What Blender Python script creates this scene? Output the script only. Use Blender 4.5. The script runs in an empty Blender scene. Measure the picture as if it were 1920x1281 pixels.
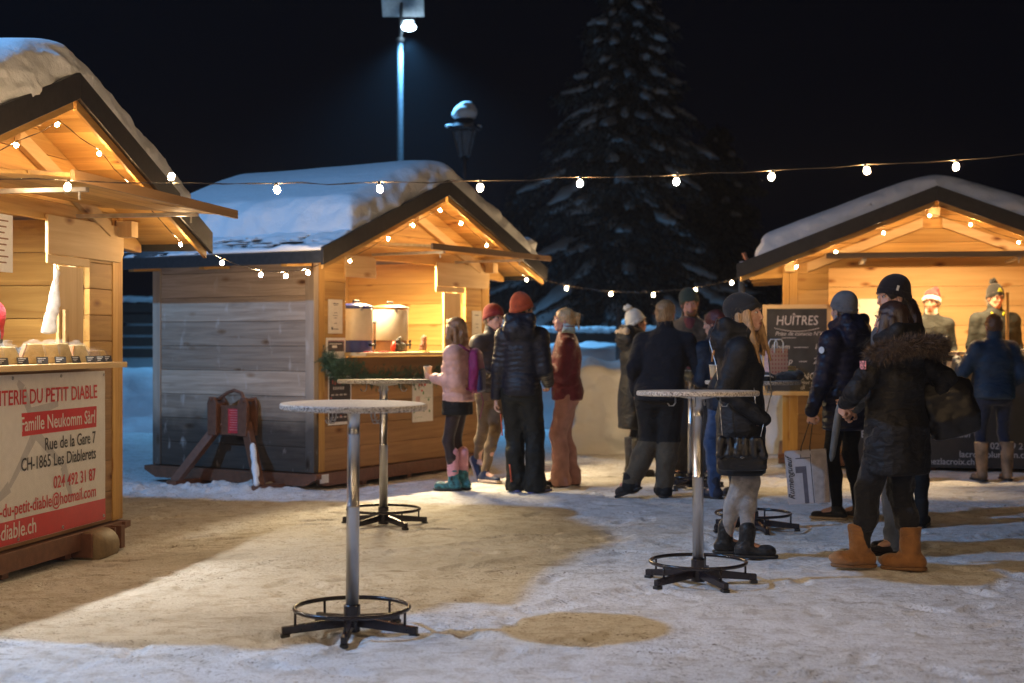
import bpy, bmesh, math, random
import numpy as np
from mathutils import Vector, Matrix
R = math.radians
PI = math.pi
rnd = random.Random(7)
scene = bpy.context.scene
col = scene.collection

# ------------------------------------------------------------ camera, world, exposure
EYE = 1.385
F = 2667.0                                   # focal length in pixels of the 1920 px wide photograph (50 mm)
cam_d = bpy.data.cameras.new('camera'); cam = bpy.data.objects.new('camera', cam_d); col.objects.link(cam)
cam.location = (0, 0, EYE); cam.rotation_euler = (R(90), 0, 0)
cam_d.lens = 50.0; cam_d.sensor_width = 36.0; cam_d.clip_start = 0.1; cam_d.clip_end = 2000
cam_d.dof.use_dof = True; cam_d.dof.focus_distance = 8.6; cam_d.dof.aperture_fstop = 2.0
cam_d.dof.aperture_blades = 9
scene.camera = cam
scene.view_settings.view_transform = 'Standard'; scene.view_settings.look = 'None'
scene.view_settings.exposure = 0.2; scene.view_settings.gamma = 1.0
world = bpy.data.worlds.new('World'); scene.world = world; world.use_nodes = True
wn = world.node_tree.nodes; wl = world.node_tree.links
bg = wn['Background']
bg.inputs['Color'].default_value = (0.06, 0.10, 0.30, 1)
bg.inputs['Strength'].default_value = 0.007
scene.cycles.use_denoising = True
scene.cycles.max_bounces = 6; scene.cycles.diffuse_bounces = 3; scene.cycles.glossy_bounces = 3
scene.cycles.transmission_bounces = 5; scene.cycles.transparent_max_bounces = 10; scene.cycles.volume_bounces = 0
scene.cycles.sample_clamp_indirect = 3.0; scene.cycles.sample_clamp_direct = 0.0
scene.cycles.use_light_tree = True
scene.cycles.caustics_reflective = False; scene.cycles.caustics_refractive = False

COLD = (0.20, 0.50, 1.0)
WARM = (1.0, 0.58, 0.22)

# cold street lamp that stands to the left of the picture: its shadows fall to the right
KEY = Vector((-7.5, 6.3, 7.6))
ld = bpy.data.lights.new('cold_lamp_light', 'SPOT'); ld.energy = 2250; ld.color = COLD; ld.shadow_soft_size = 0.13; ld.spot_size = R(154); ld.spot_blend = 0.32
key = bpy.data.objects.new('cold_lamp_light', ld); col.objects.link(key); key.location = KEY

def at(px, py, Y):
    """point at distance Y seen at photograph pixel (px, py)"""
    return Vector(((px - 960) / F * Y, Y, EYE - (py - 640.5) / F * Y))

# ------------------------------------------------------------ bookkeeping
def tag(o, label=None, cat=None, group=None, kind=None):
    if label: o['label'] = label
    if cat: o['category'] = cat
    if group: o['group'] = group
    if kind: o['kind'] = kind
    return o

def empty(name, loc=(0, 0, 0), rz=0, label=None, cat=None, group=None):
    o = bpy.data.objects.new(name, None); col.objects.link(o)
    o.location = loc; o.rotation_euler = (0, 0, rz); o.empty_display_size = 0.1
    return tag(o, label, cat, group)

def copy_tree(o, parent=None):
    c = o.copy(); col.objects.link(c); c.parent = parent
    for ch in list(o.children): copy_tree(ch, c)
    return c

class MB:
    """collects closed pieces; .build() links them as ONE mesh object"""
    def __init__(s): s.v = []; s.f = []; s.m = []; s.t = []
    def add(s, vs, fs, mi=0, tone=None):
        o = len(s.v); s.v.extend([tuple(v) for v in vs])
        if tone is None: tone = rnd.random()
        for f in fs:
            s.f.append([o + i for i in f]); s.m.append(mi); s.t.append(tone)
        return s
    def box(s, x0, x1, y0, y1, z0, z1, mi=0, tone=None, M=None):
        vs = [Vector((x, y, z)) for z in (z0, z1) for y in (y0, y1) for x in (x0, x1)]
        if M is not None: vs = [M @ v for v in vs]
        return s.add(vs, [(0, 2, 3, 1), (4, 5, 7, 6), (0, 1, 5, 4), (1, 3, 7, 5), (3, 2, 6, 7), (2, 0, 4, 6)], mi, tone)
    def prism(s, poly, a, b, axis='y', mi=0, tone=None, M=None):
        """polygon in the plane across axis, extruded from a to b"""
        n = len(poly)
        def P(p, q):
            if axis == 'y': return Vector((p[0], q, p[1]))
            if axis == 'x': return Vector((q, p[0], p[1]))
            return Vector((p[0], p[1], q))
        vs = [P(p, a) for p in poly] + [P(p, b) for p in poly]
        if M is not None: vs = [M @ v for v in vs]
        fs = [tuple(range(n))[::-1], tuple(range(n, 2 * n))] + [(i, (i + 1) % n, n + (i + 1) % n, n + i) for i in range(n)]
        return s.add(vs, fs, mi, tone)
    def tube(s, pts, r, n=8, mi=0, tone=None, closed=False, caps=True):
        pts = [Vector(p) for p in pts]; k = len(pts)
        rs = r if isinstance(r, (list, tuple)) else [r] * k
        vs = []; up = None
        for i, p in enumerate(pts):
            if closed: d = pts[(i + 1) % k] - pts[i - 1]
            else: d = pts[min(i + 1, k - 1)] - pts[max(i - 1, 0)]
            d.normalize()
            if up is None:
                up = Vector((0, 0, 1)) if abs(d.z) < 0.9 else Vector((0, 1, 0))
            x = up.cross(d)
            if x.length < 1e-5: x = Vector((1, 0, 0)).cross(d)
            x.normalize(); y = d.cross(x); up = y.copy() if abs(d.z) > 0.5 else up
            for j in range(n):
                a = 2 * PI * j / n
                vs.append(p + (x * math.cos(a) + y * math.sin(a)) * rs[i])
        fs = []
        for i in range(k if closed else k - 1):
            for j in range(n):
                a, b = i * n + j, i * n + (j + 1) % n
                c, d_ = ((i + 1) % k) * n + (j + 1) % n, ((i + 1) % k) * n + j
                fs.append((a, b, c, d_))
        if caps and not closed:
            fs.append(tuple(range(n))[::-1]); fs.append(tuple(range((k - 1) * n, k * n)))
        return s.add(vs, fs, mi, tone)
    def lathe(s, prof, n=32, c=(0, 0, 0), mi=0, tone=None, M=None):
        """profile (r, z) from the axis round z; r = 0 closes it"""
        vs = []; rings = []
        for r, z in prof:
            if r < 1e-6:
                vs.append(Vector((c[0], c[1], c[2] + z))); rings.append([len(vs) - 1])
            else:
                st = len(vs)
                for j in range(n):
                    a = 2 * PI * j / n
                    vs.append(Vector((c[0] + r * math.cos(a), c[1] + r * math.sin(a), c[2] + z)))
                rings.append(list(range(st, st + n)))
        fs = []
        for A, B in zip(rings[:-1], rings[1:]):
            if len(A) == 1 and len(B) > 1: fs += [(A[0], B[(j + 1) % n], B[j]) for j in range(n)]
            elif len(B) == 1 and len(A) > 1: fs += [(A[j], A[(j + 1) % n], B[0]) for j in range(n)]
            elif len(A) > 1: fs += [(A[j], A[(j + 1) % n], B[(j + 1) % n], B[j]) for j in range(n)]
        if M is not None: vs = [M @ v for v in vs]
        return s.add(vs, fs, mi, tone)
    def build(s, name, mats, parent=None, bevel=0, smooth=False, loc=None):
        me = bpy.data.meshes.new(name)
        me.from_pydata(s.v, [], s.f)
        if not isinstance(mats, (list, tuple)): mats = [mats]
        for m in mats: me.materials.append(m)
        me.polygons.foreach_set('material_index', s.m)
        a = me.attributes.new('tone', 'FLOAT', 'FACE'); a.data.foreach_set('value', s.t)
        if smooth: me.polygons.foreach_set('use_smooth', [True] * len(me.polygons))
        me.update()
        o = bpy.data.objects.new(name, me); col.objects.link(o)
        if parent: o.parent = parent
        if loc is not None: o.location = loc
        if bevel:
            b = o.modifiers.new('bevel', 'BEVEL'); b.width = bevel; b.segments = 2; b.limit_method = 'ANGLE'; b.angle_limit = R(40)
            b.harden_normals = False
        return o

def np_mesh(name, V, Fq, mats, parent=None, smooth=True):
    """mesh from numpy vertices and quads / triangles"""
    me = bpy.data.meshes.new(name)
    nv, nf, k = len(V), len(Fq), Fq.shape[1]
    me.vertices.add(nv); me.vertices.foreach_set('co', V.astype(np.float32).ravel())
    me.loops.add(nf * k); me.loops.foreach_set('vertex_index', Fq.astype(np.int32).ravel())
    me.polygons.add(nf); me.polygons.foreach_set('loop_start', (np.arange(nf) * k).astype(np.int32))
    me.update(calc_edges=True)
    if not isinstance(mats, (list, tuple)): mats = [mats]
    for m in mats: me.materials.append(m)
    if smooth: me.polygons.foreach_set('use_smooth', np.ones(nf, bool))
    me.validate()
    o = bpy.data.objects.new(name, me); col.objects.link(o)
    if parent: o.parent = parent
    return o

# ------------------------------------------------------------ numpy value noise
_nt = np.random.RandomState(3).rand(64, 64, 64).astype(np.float32)
def vnoise(x, y, z=None):
    if z is None: z = np.zeros_like(x)
    xi = np.floor(x).astype(int); yi = np.floor(y).astype(int); zi = np.floor(z).astype(int)
    xf = x - xi; yf = y - yi; zf = z - zi
    xf = xf * xf * (3 - 2 * xf); yf = yf * yf * (3 - 2 * yf); zf = zf * zf * (3 - 2 * zf)
    out = 0
    for dx in (0, 1):
        for dy in (0, 1):
            for dz in (0, 1):
                w = (xf if dx else 1 - xf) * (yf if dy else 1 - yf) * (zf if dz else 1 - zf)
                out = out + w * _nt[(xi + dx) & 63, (yi + dy) & 63, (zi + dz) & 63]
    return out * 2 - 1
def fbm(x, y, z=None, o=3):
    s = 0; a = 1.0
    for i in range(o):
        s = s + a * vnoise(x * 2 ** i + 17 * i, y * 2 ** i + 5 * i, None if z is None else z * 2 ** i + 9 * i)
        a *= 0.5
    return s

# ------------------------------------------------------------ materials
MATS = {}
def newmat(name):
    m = bpy.data.materials.new(name); m.use_nodes = True
    nt = m.node_tree; return m, nt, nt.nodes, nt.links, nt.nodes['Principled BSDF']
def setin(b, **kw):
    for k, v in kw.items(): b.inputs[k.replace('_', ' ')].default_value = v
def node(ns, t, **kw):
    n = ns.new(t)
    for k, v in kw.items(): setattr(n, k, v)
    return n
def ramp(ns, stops):
    n = ns.new('ShaderNodeValToRGB'); e = n.color_ramp.elements
    while len(e) < len(stops): e.new(0.5)
    for i, (p, c) in enumerate(stops):
        e[i].position = p; e[i].color = (*c, 1) if len(c) == 3 else c
    return n
def plain(name, c, rough=0.6, metal=0.0, vary=0.12, scale=20, bump=0.0, bscale=60, spec=0.5, sheen=0.0, folds=0.0):
    """plain surface with slight tone variation and fine relief"""
    m, nt, ns, ls, b = newmat(name)
    tc = node(ns, 'ShaderNodeTexCoord')
    nz = node(ns, 'ShaderNodeTexNoise'); nz.inputs['Scale'].default_value = scale; nz.inputs['Detail'].default_value = 4
    ls.new(tc.outputs['Object'], nz.inputs['Vector'])
    lo = tuple(max(0, x * (1 - vary * 1.6)) for x in c); hi = tuple(min(1, x * (1 + vary * 1.6)) for x in c)
    rp = ramp(ns, [(0.3, lo), (0.7, hi)])
    ls.new(nz.outputs['Fac'], rp.inputs['Fac']); ls.new(rp.outputs['Color'], b.inputs['Base Color'])
    setin(b, Roughness=rough, Metallic=metal); b.inputs['Specular IOR Level'].default_value = spec
    if sheen: b.inputs['Sheen Weight'].default_value = sheen
    if bump:
        n2 = node(ns, 'ShaderNodeTexNoise'); n2.inputs['Scale'].default_value = bscale; n2.inputs['Detail'].default_value = 5
        ls.new(tc.outputs['Object'], n2.inputs['Vector'])
        bp = node(ns, 'ShaderNodeBump'); bp.inputs['Strength'].default_value = min(1, bump); bp.inputs['Distance'].default_value = 0.01
        ls.new(n2.outputs['Fac'], bp.inputs['Height'])
        if folds:
            mp = node(ns, 'ShaderNodeMapping'); mp.inputs['Scale'].default_value = (7, 7, 15); ls.new(tc.outputs['Object'], mp.inputs['Vector'])
            n3 = node(ns, 'ShaderNodeTexNoise'); n3.inputs['Scale'].default_value = 1.0; n3.inputs['Detail'].default_value = 3; n3.inputs['Distortion'].default_value = 1.6
            ls.new(mp.outputs['Vector'], n3.inputs['Vector'])
            b3 = node(ns, 'ShaderNodeBump'); b3.inputs['Strength'].default_value = folds; b3.inputs['Distance'].default_value = 0.035
            ls.new(n3.outputs['Fac'], b3.inputs['Height']); ls.new(b3.outputs['Normal'], bp.inputs['Normal'])
        ls.new(bp.outputs['Normal'], b.inputs['Normal'])
    MATS[name] = m
    return m

def wood(name, c_lo, c_hi, axis='x', rough=0.6, knots=True, streak=18, tone_amt=0.35, weather=None, spec=0.3):
    """boards whose grain runs along the object's x, y or z; tone attribute differs from board to board"""
    m, nt, ns, ls, b = newmat(name)
    tc = node(ns, 'ShaderNodeTexCoord'); at_ = node(ns, 'ShaderNodeAttribute'); at_.attribute_name = 'tone'
    mp = node(ns, 'ShaderNodeMapping')
    sc = {'x': (0.55, 1, 1), 'y': (1, 0.55, 1), 'z': (1, 1, 0.55)}[axis]
    long = {'x': 0, 'y': 1, 'z': 2}[axis]
    sv = [streak, streak, streak]; sv[long] = streak * 0.055
    mp.inputs['Scale'].default_value = sv
    off = node(ns, 'ShaderNodeVectorMath', operation='SCALE'); off.inputs[0].default_value = (37, 51, 23)
    ls.new(at_.outputs['Fac'], off.inputs['Scale'])
    ad = node(ns, 'ShaderNodeVectorMath', operation='ADD')
    ls.new(tc.outputs['Object'], mp.inputs['Vector']); ls.new(mp.outputs['Vector'], ad.inputs[0]); ls.new(off.outputs['Vector'], ad.inputs[1])
    n1 = node(ns, 'ShaderNodeTexNoise'); n1.inputs['Scale'].default_value = 1.0; n1.inputs['Detail'].default_value = 6; n1.inputs['Roughness'].default_value = 0.6
    n1.inputs['Distortion'].default_value = 0.8
    ls.new(ad.outputs['Vector'], n1.inputs['Vector'])
    rp = ramp(ns, [(0.25, c_lo), (0.5, tuple((a + b_) / 2 for a, b_ in zip(c_lo, c_hi))), (0.75, c_hi)])
    ls.new(n1.outputs['Fac'], rp.inputs['Fac'])
    colr = rp.outputs['Color']
    # board to board tone
    mr = node(ns, 'ShaderNodeMapRange'); mr.inputs['To Min'].default_value = 1 - tone_amt; mr.inputs['To Max'].default_value = 1 + tone_amt * 0.3
    ls.new(at_.outputs['Fac'], mr.inputs['Value'])
    mx = node(ns, 'ShaderNodeMix', data_type='RGBA', blend_type='MULTIPLY'); mx.inputs[0].default_value = 1
    ls.new(colr, mx.inputs[6]); ls.new(mr.outputs['Result'], mx.inputs[7]); colr = mx.outputs[2]
    if knots:
        mk = node(ns, 'ShaderNodeMapping'); kv = [5.5, 5.5, 5.5]; kv[long] = 2.3; mk.inputs['Scale'].default_value = kv
        ls.new(tc.outputs['Object'], mk.inputs['Vector'])
        ad2 = node(ns, 'ShaderNodeVectorMath', operation='ADD'); ls.new(mk.outputs['Vector'], ad2.inputs[0]); ls.new(off.outputs['Vector'], ad2.inputs[1])
        vo = node(ns, 'ShaderNodeTexVoronoi'); vo.inputs['Scale'].default_value = 1.0
        ls.new(ad2.outputs['Vector'], vo.inputs['Vector'])
        rk = ramp(ns, [(0.045, (0.22, 0.11, 0.05)), (0.11, (0.66, 0.52, 0.40)), (0.20, (1, 1, 1))])
        ls.new(vo.outputs['Distance'], rk.inputs['Fac'])
        m2 = node(ns, 'ShaderNodeMix', data_type='RGBA', blend_type='MULTIPLY'); m2.inputs[0].default_value = 1.0
        ls.new(colr, m2.inputs[6]); ls.new(rk.outputs['Color'], m2.inputs[7]); colr = m2.outputs[2]
    if weather:
        # wet, blackened foot of the wall and an unweathered strip at its top, both with ragged edges
        sp = node(ns, 'ShaderNodeSeparateXYZ'); ls.new(tc.outputs['Object'], sp.inputs['Vector'])
        nw = node(ns, 'ShaderNodeTexNoise'); nw.inputs['Scale'].default_value = 3.0; nw.inputs['Detail'].default_value = 5
        ls.new(tc.outputs['Object'], nw.inputs['Vector'])
        ma = node(ns, 'ShaderNodeMath', operation='MULTIPLY_ADD'); ma.inputs[1].default_value = 0.5; ls.new(nw.outputs['Fac'], ma.inputs[0]); ls.new(sp.outputs['Z'], ma.inputs[2])
        rw = ramp(ns, [(0.0, (0.17, 0.19, 0.22)), (0.40, (0.24, 0.25, 0.27)), (0.56, (0.8, 0.8, 0.8)), (0.8, (1, 1, 1))])
        mr2 = node(ns, 'ShaderNodeMapRange'); mr2.inputs['From Min'].default_value = 0.3; mr2.inputs['From Max'].default_value = 1.5
        ls.new(ma.outputs[0], mr2.inputs['Value']); ls.new(mr2.outputs['Result'], rw.inputs['Fac'])
        m3 = node(ns, 'ShaderNodeMix', data_type='RGBA', blend_type='MULTIPLY'); m3.inputs[0].default_value = 1.0
        ls.new(colr, m3.inputs[6]); ls.new(rw.outputs['Color'], m3.inputs[7]); colr = m3.outputs[2]
        # pale scuffs
        ms = node(ns, 'ShaderNodeMapping'); ms.inputs['Scale'].default_value = (9, 9, 4); ls.new(tc.outputs['Object'], ms.inputs['Vector'])
        nsn = node(ns, 'ShaderNodeTexNoise'); nsn.inputs['Scale'].default_value = 1.0; nsn.inputs['Detail'].default_value = 7; ls.new(ms.outputs['Vector'], nsn.inputs['Vector'])
        rs = ramp(ns, [(0.62, (0, 0, 0)), (0.80, (0.8, 0.8, 0.8))]); ls.new(nsn.outputs['Fac'], rs.inputs['Fac'])
        m4 = node(ns, 'ShaderNodeMix', data_type='RGBA', blend_type='MIX'); ls.new(rs.outputs['Color'], m4.inputs[0])
        ls.new(colr, m4.inputs[6]); m4.inputs[7].default_value = (0.62, 0.56, 0.50, 1); colr = m4.outputs[2]
    ls.new(colr, b.inputs['Base Color'])
    setin(b, Roughness=rough); b.inputs['Specular IOR Level'].default_value = spec
    bp = node(ns, 'ShaderNodeBump'); bp.inputs['Strength'].default_value = 0.25; bp.inputs['Distance'].default_value = 0.006
    ls.new(n1.outputs['Fac'], bp.inputs['Height']); ls.new(bp.outputs['Normal'], b.inputs['Normal'])
    MATS[name] = m
    return m

SP_LO, SP_HI = (0.42, 0.215, 0.055), (0.70, 0.43, 0.13)
W_X = wood('spruce_x', SP_LO, SP_HI, 'x'); W_Y = wood('spruce_y', SP_LO, SP_HI, 'y'); W_Z = wood('spruce_z', SP_LO, SP_HI, 'z')
WP_X = wood('pale_spruce_x', (0.56, 0.36, 0.16), (0.74, 0.54, 0.28), 'x', tone_amt=0.15); WP_Z = wood('pale_spruce_z', (0.56, 0.36, 0.16), (0.74, 0.54, 0.28), 'z', tone_amt=0.15)
WO_X = wood('aged_spruce_x', (0.24, 0.125, 0.048), (0.42, 0.24, 0.10), 'x'); WO_Z = wood('aged_spruce_z', (0.24, 0.125, 0.048), (0.42, 0.24, 0.10), 'z')
WG_Y = wood('grey_board_y', (0.30, 0.215, 0.15), (0.62, 0.49, 0.37), 'y', knots=True, weather=True, rough=0.8, tone_amt=0.45, streak=26)
WG_Z = wood('grey_board_z', (0.33, 0.26, 0.20), (0.50, 0.41, 0.32), 'z', knots=True, weather=True, rough=0.8, tone_amt=0.2)
M_SKID = plain('brown_painted_steel', (0.17, 0.075, 0.042), 0.45, 0.2, bump=0.15)
M_BARGE = plain('dark_sheet_metal', (0.035, 0.033, 0.033), 0.45, 0.3, bump=0.1)
M_SHEET = plain('roof_sheet', (0.05, 0.055, 0.06), 0.4, 0.6)
M_STEEL = plain('zinc_steel', (0.45, 0.45, 0.45), 0.35, 0.9)
M_CHROME = plain('brushed_chrome', (0.50, 0.50, 0.51), 0.30, 1.0, vary=0.04)
M_BLACKM = plain('black_enamel', (0.018, 0.014, 0.018), 0.25, 0.0, vary=0.2)
M_BLACK = plain('black_plastic', (0.015, 0.015, 0.016), 0.4)
M_WHITEP = plain('white_paper', (0.78, 0.77, 0.75), 0.6, vary=0.03)
M_REDP = plain('red_print', (0.62, 0.035, 0.04), 0.5, vary=0.03)
M_INK = plain('dark_ink', (0.03, 0.03, 0.035), 0.5)
M_WHITEINK = plain('white_ink', (0.8, 0.8, 0.8), 0.5, vary=0.02)
M_CREAM = plain('cream_enamel', (0.66, 0.61, 0.50), 0.35, vary=0.03)
M_BLUE = plain('blue_enamel', (0.015, 0.035, 0.24), 0.3, vary=0.05)

def snow_mat(name, dirt=0.0):
    m, nt, ns, ls, b = newmat(name)
    tc = node(ns, 'ShaderNodeTexCoord')
    setin(b, Roughness=0.75); b.inputs['Specular IOR Level'].default_value = 0.25
    b.inputs['Base Color'].default_value = (0.80, 0.82, 0.84, 1)
    n1 = node(ns, 'ShaderNodeTexNoise'); n1.inputs['Scale'].default_value = 55; n1.inputs['Detail'].default_value = 5
    ls.new(tc.outputs['Object'], n1.inputs['Vector'])
    n2 = node(ns, 'ShaderNodeTexNoise'); n2.inputs['Scale'].default_value = 9; n2.inputs['Detail'].default_value = 4
    ls.new(tc.outputs['Object'], n2.inputs['Vector'])
    b1 = node(ns, 'ShaderNodeBump'); b1.inputs['Strength'].default_value = 0.35; b1.inputs['Distance'].default_value = 0.012
    b2 = node(ns, 'ShaderNodeBump'); b2.inputs['Strength'].default_value = 0.35; b2.inputs['Distance'].default_value = 0.04
    ls.new(n1.outputs['Fac'], b1.inputs['Height']); ls.new(n2.outputs['Fac'], b2.inputs['Height'])
    ls.new(b1.outputs['Normal'], b2.inputs['Normal']); ls.new(b2.outputs['Normal'], b.inputs['Normal'])
    MATS[name] = m
    return m
M_SNOW = snow_mat('fresh_snow')

def ground_mat():
    """trodden snow: grey-brown crumbs, tyre ribs and darker worn patches where slush shows through"""
    m, nt, ns, ls, b = newmat('trodden_snow')
    tc = node(ns, 'ShaderNodeTexCoord'); P = tc.outputs['Object']
    def nz(scale, det=5, rough=0.55, dist=0.0, vec=None):
        n = node(ns, 'ShaderNodeTexNoise'); n.inputs['Scale'].default_value = scale; n.inputs['Detail'].default_value = det
        n.inputs['Roughness'].default_value = rough; n.inputs['Distortion'].default_value = dist
        ls.new(vec or P, n.inputs['Vector']); return n.outputs['Fac']
    def rp(sock, stops):
        r = ramp(ns, stops); ls.new(sock, r.inputs['Fac']); return r.outputs['Color']
    def mix(t, a, b_, fac, blend='MIX'):
        n = node(ns, 'ShaderNodeMix', data_type='RGBA', blend_type=blend)
        if isinstance(fac, float): n.inputs[0].default_value = fac
        else: ls.new(fac, n.inputs[0])
        for i, s in ((6, a), (7, b_)):
            if isinstance(s, tuple): n.inputs[i].default_value = (*s, 1)
            else: ls.new(s, n.inputs[i])
        return n.outputs[2]
    mp = node(ns, 'ShaderNodeMapping'); mp.inputs['Rotation'].default_value = (0, 0, R(28)); mp.inputs['Scale'].default_value = (3, 16, 3)
    ls.new(P, mp.inputs['Vector'])
    base = rp(nz(1.3, 6), [(0.3, (0.74, 0.73, 0.72)), (0.7, (0.86, 0.86, 0.87))])
    mid = rp(nz(7, 6, 0.62), [(0.34, (0.76, 0.72, 0.67)), (0.52, (1, 1, 1))])
    c = mix(0, base, mid, 1.0, 'MULTIPLY')
    specks = rp(nz(30, 7, 0.68, 1.4), [(0.36, (0.26, 0.21, 0.165)), (0.44, (1, 1, 1))])
    crumbs = rp(nz(75, 6, 0.7, 0.8), [(0.35, (0.34, 0.28, 0.22)), (0.42, (1, 1, 1))])
    patch = rp(nz(0.9, 3), [(0.35, (0.25,) * 3), (0.6, (1.0,) * 3)])
    c2 = mix(0, mix(0, c, specks, 1.0, 'MULTIPLY'), crumbs, 1.0, 'MULTIPLY')
    c = mix(0, c, crumbs, 0.55, 'MULTIPLY')
    c = mix(0, c, c2, patch)
    streak = rp(nz(1.0, 5, 0.6, 0.6, mp.outputs['Vector']), [(0.32, (0.50, 0.44, 0.38)), (0.42, (1, 1, 1))])
    worn = rp(nz(0.55, 3), [(0.44, (0,) * 3), (0.60, (1.0,) * 3)])
    c3 = mix(0, c, streak, 1.0, 'MULTIPLY')
    c = mix(0, c, c3, worn)
    # slushy spots painted by the vertex attribute 'slush'
    at_ = node(ns, 'ShaderNodeAttribute'); at_.attribute_name = 'slush'
    sl = rp(nz(5, 6, 0.7), [(0.35, (0.20, 0.17, 0.14)), (0.65, (0.50, 0.46, 0.42))])
    mm = node(ns, 'ShaderNodeMath', operation='MULTIPLY'); ls.new(at_.outputs['Fac'], mm.inputs[0]); 
    mr = node(ns, 'ShaderNodeMapRange'); mr.inputs['From Min'].default_value = 0.3; mr.inputs['From Max'].default_value = 0.65
    ls.new(nz(3.5, 6, 0.7), mr.inputs['Value']); ls.new(mr.outputs['Result'], mm.inputs[1])
    c = mix(0, c, sl, mm.outputs[0])
    ls.new(c, b.inputs['Base Color']); setin(b, Roughness=0.7); b.inputs['Specular IOR Level'].default_value = 0.3
    # relief
    mt = node(ns, 'ShaderNodeMapping'); mt.inputs['Rotation'].default_value = (0, 0, R(-62)); ls.new(P, mt.inputs['Vector'])
    wv = node(ns, 'ShaderNodeTexWave'); wv.wave_type = 'BANDS'; wv.bands_direction = 'X'; wv.inputs['Scale'].default_value = 7.0
    wv.inputs['Distortion'].default_value = 1.2; wv.inputs['Detail'].default_value = 3; wv.inputs['Detail Scale'].default_value = 0.8
    ls.new(mt.outputs['Vector'], wv.inputs['Vector'])
    tr = rp(nz(0.5, 2), [(0.50, (0,) * 3), (0.58, (1,) * 3)])
    wm = node(ns, 'ShaderNodeMath', operation='MULTIPLY'); ls.new(wv.outputs['Fac'], wm.inputs[0]); ls.new(tr, wm.inputs[1])
    prev = None
    for sock, st, d in ((nz(90, 4), 0.45, 0.006), (nz(24, 6, 0.62, 1.0), 0.8, 0.02), (nz(7, 4), 0.35, 0.03), (wm.outputs[0], 0.18, 0.008)):
        bp = node(ns, 'ShaderNodeBump'); bp.inputs['Strength'].default_value = st; bp.inputs['Distance'].default_value = d
        ls.new(sock, bp.inputs['Height'])
        if prev: ls.new(prev, bp.inputs['Normal'])
        prev = bp.outputs['Normal']
    ls.new(prev, b.inputs['Normal'])
    return m
M_GROUND = ground_mat()

# ------------------------------------------------------------ ground: one sheet out to the horizon
def ground_h(X, Y):
    h = 0.010 * fbm(X * 0.8, Y * 0.8, o=3) + 0.006 * fbm(X * 5, Y * 5, o=3)
    # lumps of shovelled snow by the skids of the middle stall
    r = np.exp(-(((Y - (13.15 + 0.10 * (X + 3))) / 0.45) ** 2)) * np.clip((X + 4.6) / 0.8, 0, 1) * np.clip((-1.55 - X) / 0.7, 0, 1)
    h = h + r * (0.035 + 0.05 * np.abs(fbm(X * 7, Y * 7, o=3)))
    # hollow beside the cheese stall
    h = h - 0.05 * np.exp(-(((X + 2.6) / 0.8) ** 2 + ((Y - 8.8) / 1.6) ** 2))
    # slushy dents
    h = h - 0.012 * np.exp(-(((X - 0.6) / 0.7) ** 2 + ((Y - 10.4) / 0.5) ** 2))
    # far ground rises gently into shovelled banks
    far = np.clip((Y - 24) / 30, 0, 1)
    h = h + far * far * 1.6 + far * 0.25 * fbm(X * 0.25, Y * 0.25, o=3)
    return h
FP_ = np.random.RandomState(17)
_fx = FP_.uniform(-4.2, 5.8, 620); _fy = 5.0 + 12.5 * FP_.rand(620) ** 1.3; _fa = FP_.rand(620) * 2 * PI; _fd = 0.008 + 0.016 * FP_.rand(620)
def trod(X, Y):
    h = np.zeros_like(X)
    for x, y, a, d in zip(_fx, _fy, _fa, _fd):
        i0, i1 = np.searchsorted(gx, (x - 0.25, x + 0.25)); j0, j1 = np.searchsorted(gy, (y - 0.25, y + 0.25))
        if i1 <= i0 or j1 <= j0: continue
        dx, dy = X[j0:j1, i0:i1] - x, Y[j0:j1, i0:i1] - y
        u, v = dx * math.cos(a) + dy * math.sin(a), -dx * math.sin(a) + dy * math.cos(a)
        q = (np.abs(u) / 0.145) ** 3 + (np.abs(v) / 0.052) ** 3
        h[j0:j1, i0:i1] += -d * np.exp(-q) + 0.35 * d * np.exp(-((q - 1.9) / 0.9) ** 2) - 0.25 * d * np.exp(-q) * (np.sin(u * 190) > 0.3)
    for (x0, y0, x1, y1) in ((-3.5, 6.1, 3.6, 11.6), (-2.3, 5.6, 4.9, 11.1), (3.2, 4.6, 5.6, 8.4), (4.0, 4.5, 6.3, 8.0), (-3.0, 8.2, 5.0, 12.6)):
        L = math.hypot(x1 - x0, y1 - y0); ux, uy = (x1 - x0) / L, (y1 - y0) / L
        t_ = (X - x0) * ux + (Y - y0) * uy; n_ = -(X - x0) * uy + (Y - y0) * ux + 0.12 * np.sin(t_ * 0.8)
        w_ = np.exp(-(n_ / 0.10) ** 4) * np.clip(t_ / 0.5, 0, 1) * np.clip((L - t_) / 0.5, 0, 1) * np.clip(0.5 + fbm(X * 1.3, Y * 1.3, o=2), 0, 1)
        h += -0.010 * w_ - 0.006 * w_ * (np.sin(t_ * 75) > 0) + 0.006 * np.exp(-((np.abs(n_) - 0.14) / 0.035) ** 2) * np.clip(t_ / 0.5, 0, 1) * np.clip((L - t_) / 0.5, 0, 1)
    h += 0.010 * np.clip(fbm(X * 9, Y * 9, o=2) - 0.55, 0, 1)
    return h
def spaced(segs):
    out = []
    for a, b, n in segs: out += list(np.linspace(a, b, n, endpoint=False))
    out.append(segs[-1][1]); return np.array(out)
gx = spaced([(-200, -30, 12), (-30, -8, 30), (-8, -4.5, 60), (-4.5, 6.5, 560), (6.5, 12, 50), (12, 30, 24), (30, 200, 12)])
gy = spaced([(-60, -2, 14), (-2, 4.5, 60), (4.5, 12, 420), (12, 18, 150), (18, 40, 70), (40, 90, 25), (90, 400, 14)])
GX, GY = np.meshgrid(gx, gy)
V = np.stack([GX, GY, ground_h(GX, GY) + trod(GX, GY)], -1).reshape(-1, 3)
nx_, ny_ = len(gx), len(gy)
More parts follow.
